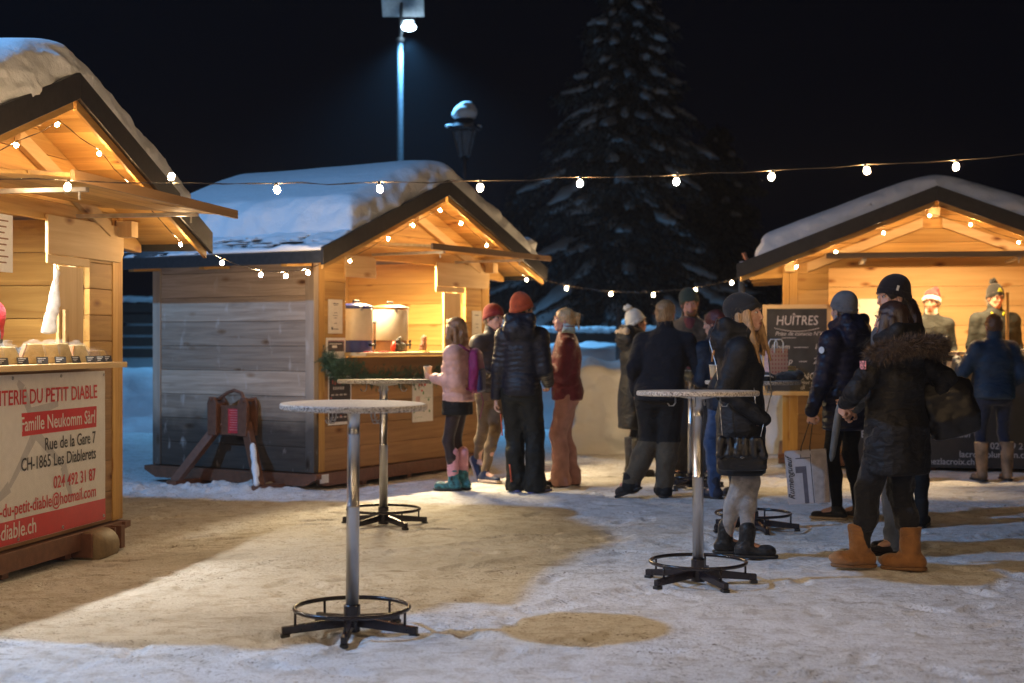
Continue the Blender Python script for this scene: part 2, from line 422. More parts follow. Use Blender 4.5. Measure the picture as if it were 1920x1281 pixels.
idx = np.arange(nx_ * ny_).reshape(ny_, nx_)
Fq = np.stack([idx[:-1, :-1], idx[:-1, 1:], idx[1:, 1:], idx[1:, :-1]], -1).reshape(-1, 4)
ground = np_mesh('ground', V, Fq, M_GROUND)
tag(ground, 'trodden snow with boot prints and tyre marks covering the market square', 'ground', kind='structure')
sl = np.zeros(len(V), np.float32)
def blob(cx, cy, rx, ry, a=1.0):
    global sl
    sl = np.maximum(sl, a * np.exp(-(((V[:, 0] - cx) / rx) ** 2 + ((V[:, 1] - cy) / ry) ** 2) * 1.4))
blob(0.55, 10.45, 0.9, 0.35, 0.9); blob(-2.05, 9.3, 0.7, 0.35, 1.0); blob(1.3, 10.6, 0.8, 0.4, 0.6); blob(-0.2, 8.9, 1.4, 0.35, 0.45)
blob(-1.6, 7.2, 1.4, 0.3, 0.35); blob(1.9, 14.2, 2.5, 0.5, 0.4); blob(0.2, 13.9, 1.2, 0.3, 0.4)
a = ground.data.attributes.new('slush', 'FLOAT', 'POINT'); a.data.foreach_set('value', sl)
# ------------------------------------------------------------ implicit surfaces (smooth unions) turned into one closed mesh
class SDF:
    def __init__(s, lo, hi, h):
        s.h = h; s.lo = np.array(lo, float)
        s.n = np.ceil((np.array(hi) - s.lo) / h).astype(int) + 1
        s.ax = [s.lo[i] + h * np.arange(s.n[i]) for i in range(3)]
        s.g = np.full(s.n, 1.0, np.float32)
    def _sub(s, lo, hi):
        a = np.clip(((np.array(lo) - s.lo) / s.h).astype(int) - 1, 0, s.n - 1)
        b = np.clip(((np.array(hi) - s.lo) / s.h).astype(int) + 3, 1, s.n)
        if np.any(b <= a): return None
        sl_ = tuple(slice(a[i], b[i]) for i in range(3))
        P = np.meshgrid(*[s.ax[i][sl_[i]].astype(np.float32) for i in range(3)], indexing='ij')
        return sl_, P
    def _put(s, sl_, d, k, op):
        g = s.g[sl_]
        if op == 'add':
            hh = np.clip(0.5 + 0.5 * (g - d) / k, 0, 1)
            s.g[sl_] = g * (1 - hh) + d * hh - k * hh * (1 - hh)
        elif op == 'sub':
            d = -d; hh = np.clip(0.5 - 0.5 * (g - d) / k, 0, 1)
            s.g[sl_] = g * (1 - hh) + d * hh + k * hh * (1 - hh)
    def cap(s, a, b, ra, rb=None, k=0.02, op='add', rib=None, flat=None, wr=0.0):
        a = np.array(a, np.float32); b = np.array(b, np.float32); rb = ra if rb is None else rb
        m = max(ra, rb) * 1.15 + 0.05 + (rib[1] if rib else 0)
        r = s._sub(np.minimum(a, b) - m, np.maximum(a, b) + m)
        if r is None: return s
        sl_, P = r
        ba = b - a; L2 = float((ba ** 2).sum()) + 1e-9
        q = [P[i] - a[i] for i in range(3)]
        t = np.clip((q[0] * ba[0] + q[1] * ba[1] + q[2] * ba[2]) / L2, 0, 1)
        w = [q[i] - t * ba[i] for i in range(3)]
        if flat is not None:                     # (direction, factor): thicker or thinner along a direction
            f = np.array(flat[0], float); f /= np.linalg.norm(f)
            dt = w[0] * f[0] + w[1] * f[1] + w[2] * f[2]
            w = [w[i] + dt * f[i] * (1 / flat[1] - 1) for i in range(3)]
        rr = ra + (rb - ra) * t
        d = np.sqrt(w[0] ** 2 + w[1] ** 2 + w[2] ** 2) - rr
        if rib: d = d - rib[1] * (np.abs(np.sin(PI * t * math.sqrt(L2) / rib[0] + 0.3)) ** 0.6 - 0.6)
        if wr: d = d + wr * (vnoise(P[0] * 22, P[1] * 22, P[2] * 14) + 0.5 * np.abs(vnoise(P[0] * 40, P[1] * 40, P[2] * 60)))
        s._put(sl_, d, k, op); return s
    def ell(s, c, r, k=0.02, op='add', Rm=None, wr=0.0, ws=20):
        c = np.array(c, np.float32); r = np.array(r, np.float32)
        m = float(r.max()) + 0.04 + k
        q = s._sub(c - m, c + m)
        if q is None: return s
        sl_, P = q
        w = [P[i] - c[i] for i in range(3)]
        if Rm is not None:
            w = [w[0] * Rm[0][i] + w[1] * Rm[1][i] + w[2] * Rm[2][i] for i in range(3)]
        k0 = np.sqrt(sum((w[i] / r[i]) ** 2 for i in range(3)))
        k1 = np.sqrt(sum((w[i] / r[i] ** 2) ** 2 for i in range(3))) + 1e-6
        d = k0 * (k0 - 1) / k1
        if wr: d = d + wr * fbm(P[0] * ws, P[1] * ws, P[2] * ws, 2)
        s._put(sl_, d, k, op); return s
    def loft(s, secs, k=0.02, op='add', rib=None, p=2.3, wr=0.0, round_=0.03):
        """secs: (z, cx, cy, rx, ry) from low to high"""
        S = np.array(secs, float); m = 0.06 + (rib[1] if rib else 0)
        lo = (np.min(S[:, 1] - S[:, 3]) - m, np.min(S[:, 2] - S[:, 4]) - m, S[0, 0] - m)
        hi = (np.max(S[:, 1] + S[:, 3]) + m, np.max(S[:, 2] + S[:, 4]) + m, S[-1, 0] + m)
        r = s._sub(lo, hi)
        if r is None: return s
        sl_, P = r
        z = s.ax[2][sl_[2]]
        cx, cy, rx, ry = [np.interp(z, S[:, 0], S[:, i]).astype(np.float32)[None, None, :] for i in (1, 2, 3, 4)]
        u = np.abs((P[0] - cx) / rx) ** p + np.abs((P[1] - cy) / ry) ** p
        d = (u ** (1 / p) - 1) * np.minimum(rx, ry)
        if rib: d = d - rib[1] * (np.abs(np.sin(PI * (P[2] + (rib[2] if len(rib) > 2 else 0) * np.abs(P[0])) / rib[0])) ** 0.6 - 0.6)
        if wr: d = d + wr * (vnoise(P[0] * 16, P[1] * 16, P[2] * 11) + 0.6 * np.abs(vnoise(P[0] * 24 + 7, P[1] * 24, P[2] * 50)))
        dz = np.maximum(S[0, 0] - P[2], P[2] - S[-1, 0])
        q0 = np.maximum(d + round_, 0); q1 = np.maximum(dz + round_, 0)
        d = np.minimum(np.maximum(d + round_, dz + round_), 0) + np.sqrt(q0 ** 2 + q1 ** 2) - round_
        s._put(sl_, d, k, op); return s
    def cut(s, n, c, k=0.006):
        """keep the side towards n of the plane through c"""
        n = np.array(n, float); n /= np.linalg.norm(n)
        P = np.meshgrid(*[a.astype(np.float32) for a in s.ax], indexing='ij')
        d = -((P[0] - c[0]) * n[0] + (P[1] - c[1]) * n[1] + (P[2] - c[2]) * n[2])
        s.g = np.maximum(s.g, d); return s
    def func(s, f, op='max'):
        P = np.meshgrid(*[a.astype(np.float32) for a in s.ax], indexing='ij')
        d = f(*P)
        s.g = np.maximum(s.g, d) if op == 'max' else (np.minimum(s.g, d) if op == 'min' else s.g + d)
        return s
    def mesh(s, name, mat, parent=None, smooth_it=1):
        g = s.g; g[0] = 1; g[-1] = 1; g[:, 0] = 1; g[:, -1] = 1; g[:, :, 0] = 1; g[:, :, -1] = 1
        neg = g < 0
        nx, ny, nz = g.shape
        c = np.zeros((nx - 1, ny - 1, nz - 1), np.int8)
        for dx in (0, 1):
            for dy in (0, 1):
                for dz in (0, 1):
                    c += neg[dx:nx - 1 + dx, dy:ny - 1 + dy, dz:nz - 1 + dz]
        act = (c > 0) & (c < 8)
        I = np.argwhere(act)
        if len(I) == 0: raise RuntimeError('empty field ' + name)
        vid = np.full(act.shape, -1, np.int32); vid[act] = np.arange(len(I))
        acc = np.zeros((len(I), 3)); cnt = np.zeros(len(I))
        corners = [(dx, dy, dz) for dx in (0, 1) for dy in (0, 1) for dz in (0, 1)]
        for A in corners:
            for ax in range(3):
                if A[ax] == 1: continue
                B = list(A); B[ax] = 1
                ga = g[I[:, 0] + A[0], I[:, 1] + A[1], I[:, 2] + A[2]]; gb = g[I[:, 0] + B[0], I[:, 1] + B[1], I[:, 2] + B[2]]
                m = (ga < 0) != (gb < 0)
                t = np.where(m, ga / (ga - gb + 1e-12), 0)
                p = np.array(A, float)[None, :] + np.zeros((len(I), 3)); p[:, ax] += t
                acc[m] += p[m]; cnt[m] += 1
        V = s.lo + s.h * (I + acc / cnt[:, None])
        Q = []
        for ax in range(3):
            o1, o2 = [i for i in range(3) if i != ax]
            sa = [slice(1, -1)] * 3; sa[ax] = slice(0, -1); sb = list(sa); sb[ax] = slice(1, None)
            na, nb = neg[tuple(sa)], neg[tuple(sb)]
            E = np.argwhere(na != nb)
            if len(E) == 0: continue
            inn = na[tuple(E.T)]
            base = E.copy(); base[:, o1] += 1; base[:, o2] += 1
            def cell(d1, d2):
                q = base.copy(); q[:, o1] -= d1; q[:, o2] -= d2
                return vid[q[:, 0], q[:, 1], q[:, 2]]
            q = np.stack([cell(0, 0), cell(1, 0), cell(1, 1), cell(0, 1)], 1)
            flip = inn if ax != 1 else ~inn
            q[~flip] = q[~flip][:, ::-1]
            Q.append(q)
        Q = np.concatenate(Q); Q = Q[(Q >= 0).all(1)]
        if smooth_it:
            for _ in range(smooth_it):
                ii = np.concatenate([Q[:, [0, 1, 2, 3]].ravel(), Q[:, [1, 2, 3, 0]].ravel()])
                jj = np.concatenate([Q[:, [1, 2, 3, 0]].ravel(), Q[:, [0, 1, 2, 3]].ravel()])
                n2 = np.bincount(ii, minlength=len(V))
                a2 = np.stack([np.bincount(ii, weights=V[jj, c_], minlength=len(V)) for c_ in range(3)], 1)
                V = V * 0.5 + 0.5 * a2 / np.maximum(n2, 1)[:, None]
        return np_mesh(name, V, Q, mat, parent)
# ------------------------------------------------------------ lettering helper
def lettering(name, text, size, mat, parent, M, align='LEFT', shear=0.0, ext=0.0008, bold=0.0, spacing=1.0, sx=1.0):
    cu = bpy.data.curves.new(name, 'FONT'); cu.body = text; cu.size = size; cu.align_x = align; cu.extrude = ext
    cu.offset = bold; cu.shear = shear; cu.space_character = spacing; cu.resolution_u = 3
    o = bpy.data.objects.new(name, cu); col.objects.link(o)
    dg = bpy.context.evaluated_depsgraph_get()
    me = bpy.data.meshes.new_from_object(o.evaluated_get(dg)); bpy.data.objects.remove(o); bpy.data.curves.remove(cu)
    me.name = name; me.transform(M @ Matrix.Diagonal((sx, 1, 1, 1)))
    me.materials.clear(); me.materials.append(mat)
    o = bpy.data.objects.new(name, me); col.objects.link(o)
    if parent: o.parent = parent
    return o
def join_meshes(objs, name):
    """several pieces of writing made into one lettering mesh"""
    bm = bmesh.new(); mats = []
    for o in objs:
        mi0 = []
        for m in o.data.materials:
            if m not in mats: mats.append(m)
            mi0.append(mats.index(m))
        n0 = len(bm.faces); bm.from_mesh(o.data); bm.faces.ensure_lookup_table()
        for f in bm.faces[n0:]: f.material_index = mi0[min(f.material_index, len(mi0) - 1)]
    par = objs[0].parent
    me = bpy.data.meshes.new(name); bm.to_mesh(me); bm.free()
    for m in mats: me.materials.append(m)
    for o in objs: bpy.data.objects.remove(o)
    o = bpy.data.objects.new(name, me); col.objects.link(o); o.parent = par
    return o

# ------------------------------------------------------------ wooden market stall, local x along its front, y into it
RS = 0.385                                   # roof slope
def roof_under(x, top=2.90): return top - RS * abs(x)

def emis(name, c, st):
    m, nt, ns, ls, b = newmat(name)
    b.inputs['Base Color'].default_value = (*c, 1); b.inputs['Emission Color'].default_value = (*c, 1); b.inputs['Emission Strength'].default_value = st
    return m
M_TUBE = emis('lit_tube', (1.0, 0.75, 0.45), 12.0)

def plank_rows(mb, z0, z1, n, x0, x1, y0, y1, mi=0, gap=0.003):
    h = (z1 - z0) / n
    for i in range(n): mb.box(x0, x1, y0, y1, z0 + i * h + gap / 2, z0 + (i + 1) * h - gap / 2, mi)
def plank_cols(mb, x0, x1, n, y0, y1, z0, z1, mi=0, gap=0.003):
    h = (x1 - x0) / n
    for i in range(n): mb.box(x0 + i * h + gap / 2, x0 + (i + 1) * h - gap / 2, y0, y1, z0, z1, mi)

def make_stall(label, loc, rz, w=1.56, ov=0.45, D=2.0, side_mat=None, power=90, lampc=WARM, hitch=False, roller=False, door=True,
               xl=1.62, xr=1.95, snow_t=0.27, seed=0, snow_h=0.03, front_ov=0.45, back_ov=0.35, lamp_y=0.20, lamp_z=2.245, boards=True):
    t = empty('market_stall', loc, rz, label, 'market stall', 'wooden chalet stalls of the market')
    fb = 0.17
    # skid frame
    m = MB()
    ch = 0.13
    for y0, y1 in ((-0.045, 0.03), (D - 0.02, D + 0.05)):
        m.prism([(-w - 0.03 + ch, 0.045), (w - 0.01 - ch, 0.045), (w - 0.01, 0.045 + ch * 0.62), (w - 0.01, fb - 0.006), (-w - 0.03, fb - 0.006), (-w - 0.03, 0.045 + ch * 0.62)], y0, y1, 'y')
    for x0, x1 in ((-w - 0.06, -w + 0.02), (w - 0.09, w + 0.0)):
        m.prism([(0.08, 0.05), (D - 0.08, 0.05), (D + 0.07, 0.12), (D + 0.07, fb - 0.008), (-0.07, fb - 0.008), (-0.07, 0.12)], x0, x1, 'x')
        m.box(x0 - 0.002, x1 + 0.002, -0.04, D + 0.03, 0.112, 0.119)
    for x in (-w * 0.5, 0.0, w * 0.5): m.box(x - 0.04, x + 0.04, 0.0, D - 0.03, 0.0, fb - 0.012)
    m.build('skid_frame', M_SKID, t, 0.006)
    # floor
    m = MB(); plank_rows(m, fb, fb + 0.03, 1, -w + 0.05, w - 0.05, 0.05, D - 0.05); m.build('floor', WO_X, t)
    sm = side_mat or (WO_X, WO_Z)
    # side walls with corner posts
    for s in (-1, 1):
        m = MB(); xa, xb = sorted((s * w, s * (w - 0.045)))
        n = 9; h = (2.28 - fb) / n
        for i in range(n):
            m.box(xa, xb, 0.10, D - 0.10, fb + i * h + 0.002, fb + (i + 1) * h - 0.002)
        m.box(*sorted((s * (w - 0.014), s * (w - 0.032))), 0.11, D - 0.11, fb + 0.004, 2.27, tone=0.0)
        m.build('side_wall', WG_Y if s < 0 and side_mat else W_Y, t, 0.004)
        for k, (y0, y1) in enumerate(((-0.004, 0.098), (D - 0.098, D + 0.004))):
            m = MB(); xa2, xb2 = sorted((s * (w + 0.012), s * (w - 0.06))); m.box(xa2, xb2, y0, y1, fb + 0.001, 2.28)
            m.build('corner_post', WG_Z if s < 0 and side_mat else W_Z, t, 0.005)
    # back wall
    m = MB(); plank_rows(m, fb, 2.28, 9, -w + 0.062, w - 0.062, D - 0.055, D - 0.01)
    for i in range(4):
        z0 = 2.285 + i * 0.15; x = (2.9 - z0 - 0.15) / RS
        if x > 0.1: m.box(-x, x, D - 0.055, D - 0.01, z0, z0 + 0.147)
    m.build('back_wall', WP_X, t, 0.003)
    if door:
        m = MB()
        m.box(-0.60, -0.53, D - 0.075, D - 0.057, fb + 0.03, 2.08); m.box(0.33, 0.40, D - 0.075, D - 0.057, fb + 0.03, 2.08); m.box(-0.6, 0.4, D - 0.076, D - 0.058, 2.085, 2.15)
        m.build('door_frame', W_Z, t, 0.003)
    # front: parapet under the counter, pillars beside the opening, lintel and gable
    m = MB(); plank_rows(m, fb, 1.235, 5, -w + 0.15, w - 0.15, 0.0, 0.04); m.box(-w + 0.16, w - 0.16, 0.012, 0.030, fb + 0.01, 1.23, tone=0.0); m.build('parapet', WO_X, t, 0.004)
    for s in (-1, 1):
        m = MB(); xa, xb = sorted((s * (w - 0.062), s * (w - 0.148))); m.box(xa, xb, -0.006, 0.05, fb + 0.001, 2.26)
        m.build('front_post', W_Z, t, 0.004)
        m = MB(); xa, xb = sorted((s * (w - 0.15), s * 1.08)); plank_rows(m, 1.24, 2.30, 6, xa, xb, 0.0, 0.04); m.box(xa + 0.01, xb - 0.01, 0.012, 0.03, 1.25, 2.29, tone=0.0); m.build('front_wall', W_X, t, 0.004)
    m = MB(); m.box(-1.079, 1.079, -0.002, 0.055, 2.185, 2.30); m.build('lintel', W_X, t, 0.004)
    m = MB(); z0 = 2.302
    while z0 < 2.86:
        z1 = min(z0 + 0.145, 2.89)
        xa, xb = min(w - 0.02, (2.895 - z0) / RS), max(0.02, (2.895 - z1) / RS); xb = min(xb, xa)
        m.prism([(-xa, z0), (xa, z0), (xb, z1 - 0.003), (-xb, z1 - 0.003)], 0.0, 0.04, 'y'); z0 += 0.145
    m.build('gable', W_X, t, 0.003)
    # rafters on the gable, ridge block, purlin ends
    for s in (-1, 1):
        m = MB(); a = 0.16; 
        p = [(s * 0.10, roof_under(0.10) - 0.16), (s * (w - 0.25), roof_under(w - 0.25) - 0.16), (s * (w - 0.25), roof_under(w - 0.25) - 0.26), (s * 0.10, roof_under(0.1) - 0.26)]
        m.prism(p if s > 0 else p[::-1], -0.045, -0.002, 'y'); m.build('rafter', WP_X, t, 0.004)
    for pb in ((-0.06, 0.06, -0.20, -0.003, 2.70, 2.80), (-w + 0.01, -w + 0.12, -0.13, -0.012, 2.14, 2.25), (w - 0.12, w - 0.01, -0.13, -0.012, 2.14, 2.25)):
        m = MB(); m.box(*pb); m.build('purlin', WP_Z, t, 0.004)
    # roof: soffit boards, dark sheet, bargeboards
    rf = None
    for s in (-1, 1):
        m = MB(); n = 13; X = w + ov; dx = X / n
        for i in range(n):
            xa, xb = i * dx + 0.0015, (i + 1) * dx - 0.0015
            p = [(s * xa, roof_under(xa)), (s * xb, roof_under(xb)), (s * xb, roof_under(xb) + 0.025), (s * xa, roof_under(xa) + 0.025)]
            m.prism(p if s > 0 else p[::-1], -front_ov + 0.03, D + back_ov - 0.02, 'y')
        rf = m.build('roof', W_Y, t, 0.0)
        m = MB(); xa, xb = 0.0 if s > 0 else 0.002, X + 0.03
        p = [(s * xa, roof_under(xa) + 0.03), (s * xb, roof_under(xb) + 0.03), (s * xb, roof_under(xb) + 0.062), (s * xa, roof_under(xa) + 0.062)]
        m.prism(p if s > 0 else p[::-1], -front_ov + 0.005, D + back_ov, 'y')
        m.box(*sorted((s * (X + 0.005), s * (X + 0.03))), -front_ov + 0.005, D + back_ov, roof_under(X) - 0.05, roof_under(X) + 0.025)
        m.build('roof_sheet', M_SHEET, t, 0.003)
        m = MB(); xa, xb = 0.0 if s > 0 else 0.001, X + 0.04
        p = [(s * xa, roof_under(xa) - 0.055), (s * xb, roof_under(xb) - 0.055), (s * xb, roof_under(xb) + 0.10), (s * xa, roof_under(xa) + 0.10)]
        m.prism(p if s > 0 else p[::-1], -front_ov - 0.03, -front_ov, 'y')
        m.build('bargeboard', M_BARGE, t, 0.003)
        m = MB(); p = [(s * 0.02, roof_under(0.02) - 0.11), (s * X, roof_under(X) - 0.105), (s * X, roof_under(X) - 0.002), (s * 0.02, roof_under(0.02) - 0.002)]
        m.prism(p if s > 0 else p[::-1], -front_ov + 0.002, -front_ov + 0.028, 'y'); m.build('verge_board', W_X, t, 0.003)
    # wall plates carrying the overhang at the eaves
    for s in (-1, 1):
        for y in (0.02, D * 0.5, D - 0.1):
            m = MB(); m.prism([(s * (w + 0.013), 2.08), (s * (w + ov - 0.08), 2.06), (s * (w + ov - 0.08), 2.12), (s * (w + 0.013), 2.28)][::s], y, y + 0.07, 'y')
            m.build('eave_bracket', W_X, t, 0.003)
    # folded-up flap (awning), counter, corner boards, hinge posts
    m = MB()
    for i in range(4):
        y0, y1 = -0.06 - i * 0.235, -0.06 - (i + 1) * 0.235 + 0.004
        za, zb = 2.315 - (i) * 0.017, 2.315 - (i + 1) * 0.017
        m.prism([(y1, zb), (y0, za), (y0, za + 0.022), (y1, zb + 0.022)], -1.13, 1.13, 'x')
    aw = m.build('awning', W_X, t, 0.003)
    m = MB(); m.box(-1.135, 1.135, -1.024, -1.001, 2.226, 2.282); m.build('edge_board', WO_X, aw, 0.003)
    for s in (-1, 1):
        m = MB(); m.box(s * 0.75 - 0.02, s * 0.75 + 0.02, -0.9, -0.08, 2.212, 2.236, M=Matrix.Identity(4)); m.box(s * 0.75 - 0.006, s * 0.75 + 0.006, -0.86, -0.85, 2.17, 2.212)
        m.build('awning_bracket', M_STEEL, aw)
    m = MB(); m.box(-1.12, 1.08, -0.27, -0.008, 1.244, 1.280, tone=0.7); m.box(-1.075, 1.075, -0.007, 0.32, 1.246, 1.279); m.build('counter', WP_X, t, 0.005)
    for s, xa, xb in (((1, 0.46, w - 0.03), (-1, 0.63, 1.12)) if boards else ()):
        m = MB(); x0, x1 = s * xa, s * xb
        lo, hi = min(x0, x1), max(x0, x1)
        if s > 0: p = [(lo, 1.965), (hi - 0.05, 1.965), (hi, 2.02), (hi, 2.215), (lo, 2.215)]
        else: p = [(lo, 2.0), (hi, 2.0), (hi, 2.175), (hi - 0.04, 2.21), (lo, 2.21)]
        m.prism(p, -0.032, -0.009, 'y')
        m.build('corner_board', WP_X, t, 0.004)
    if boards:
        m = MB(); m.box(0.42, 0.98, -0.05, -0.034, 1.905, 1.96); m.build('cleat', WP_X, t, 0.004)
        m = MB(); m.box(0.60, 0.93, -0.030, -0.008, 1.282, 1.90, tone=0.8); m.box(1.00, 1.035, 0.06, 0.12, 1.282, 2.15); m.build('shutter_panel', WP_Z, t, 0.004)
        m = MB(); m.box(0.63, 0.68, -0.058, -0.033, 1.282, 1.62); m.build('prop_stick', WP_Z, t, 0.004)
    # interior lamp: strip fixture under the lintel side of the roof
    m = MB(); m.box(-0.62, 0.62, lamp_y - 0.04, lamp_y + 0.04, lamp_z, lamp_z + 0.04); lm = m.build('strip_lamp', M_STEEL, t)
    m = MB(); m.tube([(-0.6, lamp_y, lamp_z - 0.011), (0.6, lamp_y, lamp_z - 0.011)], 0.012, 8); m.build('lamp_tube', M_TUBE, lm)
    l = bpy.data.lights.new('strip_lamp_light', 'AREA'); l.shape = 'RECTANGLE'; l.size = 1.2; l.size_y = 0.06; l.energy = power; l.color = lampc
    lo_ = bpy.data.objects.new('strip_lamp_light', l); col.objects.link(lo_); lo_.parent = t; lo_.location = (0, lamp_y, lamp_z - 0.027)
    # tow hitch leaning from the left side
    if hitch:
        xs = -w
        hm = MB(); c = 0.88
        for sgn in (-1, 1):
            top_, bot = Vector((xs - 0.10, c + sgn * 0.15, 0.62)), Vector((xs - 0.34, c + sgn * 0.52, 0.05))
            d = (bot - top_).normalized(); n_ = Vector((1, 0, 0)); s_ = d.cross(n_).normalized(); n2 = s_.cross(d)
            Mx = Matrix((( s_.x, n2.x, d.x, top_.x), (s_.y, n2.y, d.y, top_.y), (s_.z, n2.z, d.z, top_.z), (0, 0, 0, 1)))
            hm.box(-0.042, 0.042, -0.036, 0.036, 0, (bot - top_).length, M=Mx)
            hm.box(bot.x - 0.05, xs + 0.25, bot.y - 0.06, bot.y + 0.06, 0.0, 0.07)
            hm.prism([(c + sgn * 0.13, 0.50), (c + sgn * 0.235, 0.50), (c + sgn * 0.245, 0.80), (c + sgn * 0.22, 0.86), (c + sgn * 0.17, 0.86), (c + sgn * 0.13, 0.80)][::sgn], xs - 0.20, xs - 0.165, 'x')
            hm.prism([(c + sgn * 0.13, 0.50), (c + sgn * 0.235, 0.50), (c + sgn * 0.245, 0.80), (c + sgn * 0.22, 0.86), (c + sgn * 0.17, 0.86), (c + sgn * 0.13, 0.80)][::sgn], xs - 0.06, xs - 0.03, 'x')
            hm.box(xs - 0.16, xs - 0.065, c + sgn * 0.14, c + sgn * 0.17, 0.52, 0.80)
        hm.box(xs - 0.135, xs - 0.11, c - 0.139, c + 0.139, 0.50, 0.78)
        hm.tube([(xs - 0.13, c - 0.16, 0.82), (xs - 0.13, c - 0.12, 0.90), (xs - 0.13, c - 0.03, 0.925), (xs - 0.13, c + 0.05, 0.90), (xs - 0.13, c + 0.16, 0.84)], 0.018, 8)
        hm.tube([(xs - 0.21, c - 0.2, 0.835), (xs - 0.02, c - 0.2, 0.835)], 0.02, 8); hm.tube([(xs - 0.21, c + 0.2, 0.835), (xs - 0.02, c + 0.2, 0.835)], 0.02, 8)
        ho = hm.build('tow_hitch', M_SKID, t, 0.005)
        lb = MB(); lb.box(xs - 0.140, xs - 0.137, c - 0.10, c + 0.035, 0.52, 0.75); ob = lb.build('warning_label', M_REDP, ho)
        lb = MB()
        for k in range(9): lb.box(xs - 0.1425, xs - 0.1405, c - 0.085, c + 0.02 - 0.02 * rnd.random(), 0.735 - k * 0.023, 0.739 - k * 0.023)
        lb.build('label_print', plain('pink_print', (0.75, 0.35, 0.33), 0.5), ob)
        fr = SDF((xs - 0.42, c - 0.75, 0.0), (xs - 0.0, c - 0.2, 0.6), 0.012)
        fr.cap((xs - 0.215, c - 0.33, 0.42), (xs - 0.375, c - 0.51, 0.09), 0.030, 0.036, wr=0.010); fr.mesh('hitch_snow', M_SNOW, ho)
        # maker plate at the corner
        lb = MB(); lb.box(-w + 0.02, -w + 0.15, -0.0505, -0.0475, 0.075, 0.155); lb.build('maker_plate', M_WHITEP, t)
    if roller:
        m = MB(); m.lathe([(0, 0), (0.105, 0), (0.115, 0.012), (0.115, 0.275), (0.105, 0.29), (0, 0.29)], 24, M=Matrix.Translation((0.90, -0.055, 0.048)) @ Matrix.Rotation(R(90), 4, 'Y'))
        ro = m.build('roller', plain('aged_roller', (0.24, 0.17, 0.09), 0.6, bump=0.2), t, 0, True)
        for x0, x1, z0_ in ((0.865, 0.89, 0.0), (1.20, 1.225, -0.04), (1.30, 1.36, 0.0)):
            m = MB(); m.box(x0, x1, -0.12, 0.06, z0_, 0.155); m.build('roller_bracket', M_SKID, ro, 0.004)
    # snow on the roof
    f = SDF((-w - ov - 0.2, -front_ov - 0.2, 1.9), (w + ov + 0.25, D + back_ov + 0.2, 3.55), snow_h)
    sx = seed * 13.7
    def snow(x, y, z):
        base = 2.90 + 0.066 - RS * np.sqrt(x * x + 0.0001)
        rid = 2.90 + 0.066 - RS * np.sqrt(x * x + 0.22 ** 2) + 0.05
        thick = snow_t * (1 + 0.09 * vnoise(x * 0.9 + sx, y * 0.9) + 0.025 * vnoise(x * 3 + sx, y * 3))
        top = z - (rid + thick); bot = (base + 0.004) - z
        ex = np.maximum(x - xr, -xl - x) + 0.05 * fbm(y * 3.5 + sx, z * 5, o=3)
        ey = np.maximum(-front_ov - 0.01 - y, y - (D + back_ov - 0.05)) + 0.030 * fbm(x * 5 + sx, z * 9, y * 6, o=3) + 0.02 * np.abs(fbm(x * 17 + sx, z * 17, y * 17, o=2))
        # the snow face leans back a little where it has slumped
        ey = ey + 0.10 * np.clip((z - base) / 0.3, 0, 1) ** 2
        ex = ex + 0.10 * np.clip((z - base) / 0.3, 0, 1) ** 2
        e = np.maximum(ex, ey); r = 0.11
        a_ = np.maximum(top + r, 0); b_ = np.maximum(e + r, 0)
        d = np.minimum(np.maximum(top + r, e + r), 0) + np.sqrt(a_ * a_ + b_ * b_) - r
        return np.maximum(d, bot)
    f.func(snow, 'min')
    if seed == 2:
        for k in range(16):
            x = w + 0.10 + 0.32 * rnd.random(); y = -front_ov + 0.08 + 0.6 * rnd.random(); rr = 0.05 + 0.075 * rnd.random()
            f.ell((x, y, roof_under(x) + 0.10 + 0.20 * rnd.random() * (1 if k % 2 else 0.4)), (rr, rr, rr * 0.9), k=0.03, wr=0.02)
    f.mesh('roof_snow', M_SNOW, t, smooth_it=1)
    # thin leftover snow on the bare eave strip
    f = SDF((-w - ov - 0.1, -front_ov - 0.05, 2.1), (-xl + 0.3, D + back_ov + 0.05, 2.6), 0.022)
    def thin(x, y, z):
        base = 2.90 + 0.062 - RS * np.abs(x)
        th = 0.012 + 0.035 * np.clip(fbm(x * 5 + sx, y * 1.6, o=3) + 0.30, -0.6, 1) + 0.02 * np.clip(fbm(x * 14, y * 9, o=2), -1, 1)
        e = np.maximum(np.maximum(-(w + ov + 0.02) - x, -front_ov + 0.0 - y), y - D - back_ov + 0.03)
        return np.maximum(np.maximum(z - base - th, base + 0.002 - z), e + 0.03 - 0.03)
    f.func(thin, 'min')
    f.mesh('eave_snow', M_SNOW, t, smooth_it=1)
    return t

S2 = make_stall('wooden stall selling hot drinks with weathered grey side, brown tow hitch and green garland', (-1.04, 14.45, 0), R(60), side_mat=True, power=230, lampc=(1.0, 0.76, 0.42), hitch=True, seed=2, xl=1.60, xr=1.80)
S1 = make_stall('wooden cheese stall with white and red banner below its counter', (-2.745 - 1.56 * math.cos(R(80)), 10.0 - 1.56 * math.sin(R(80)), -0.03), R(80), power=62, lampc=(1.0, 0.95, 0.82), roller=True, seed=1, snow_h=0.024, xr=1.80, xl=1.95)
S4 = make_stall('unseen wooden market stall added left of the viewer to light the near side', (-3.4, 1.6, 0), R(95), power=75, lampc=(1.0, 0.95, 0.82), seed=5, snow_h=0.06)  # out of view, added so its strip lamp lights the near left side
S3 = make_stall('wooden oyster stall with black banner and two men behind the counter', (4.49, 15.19, 0), R(-11), power=120, lamp_y=0.50, lamp_z=2.55, lampc=(1.0, 0.68, 0.33), boards=False, door=False, seed=3, xl=1.86, xr=1.95, snow_t=0.21)
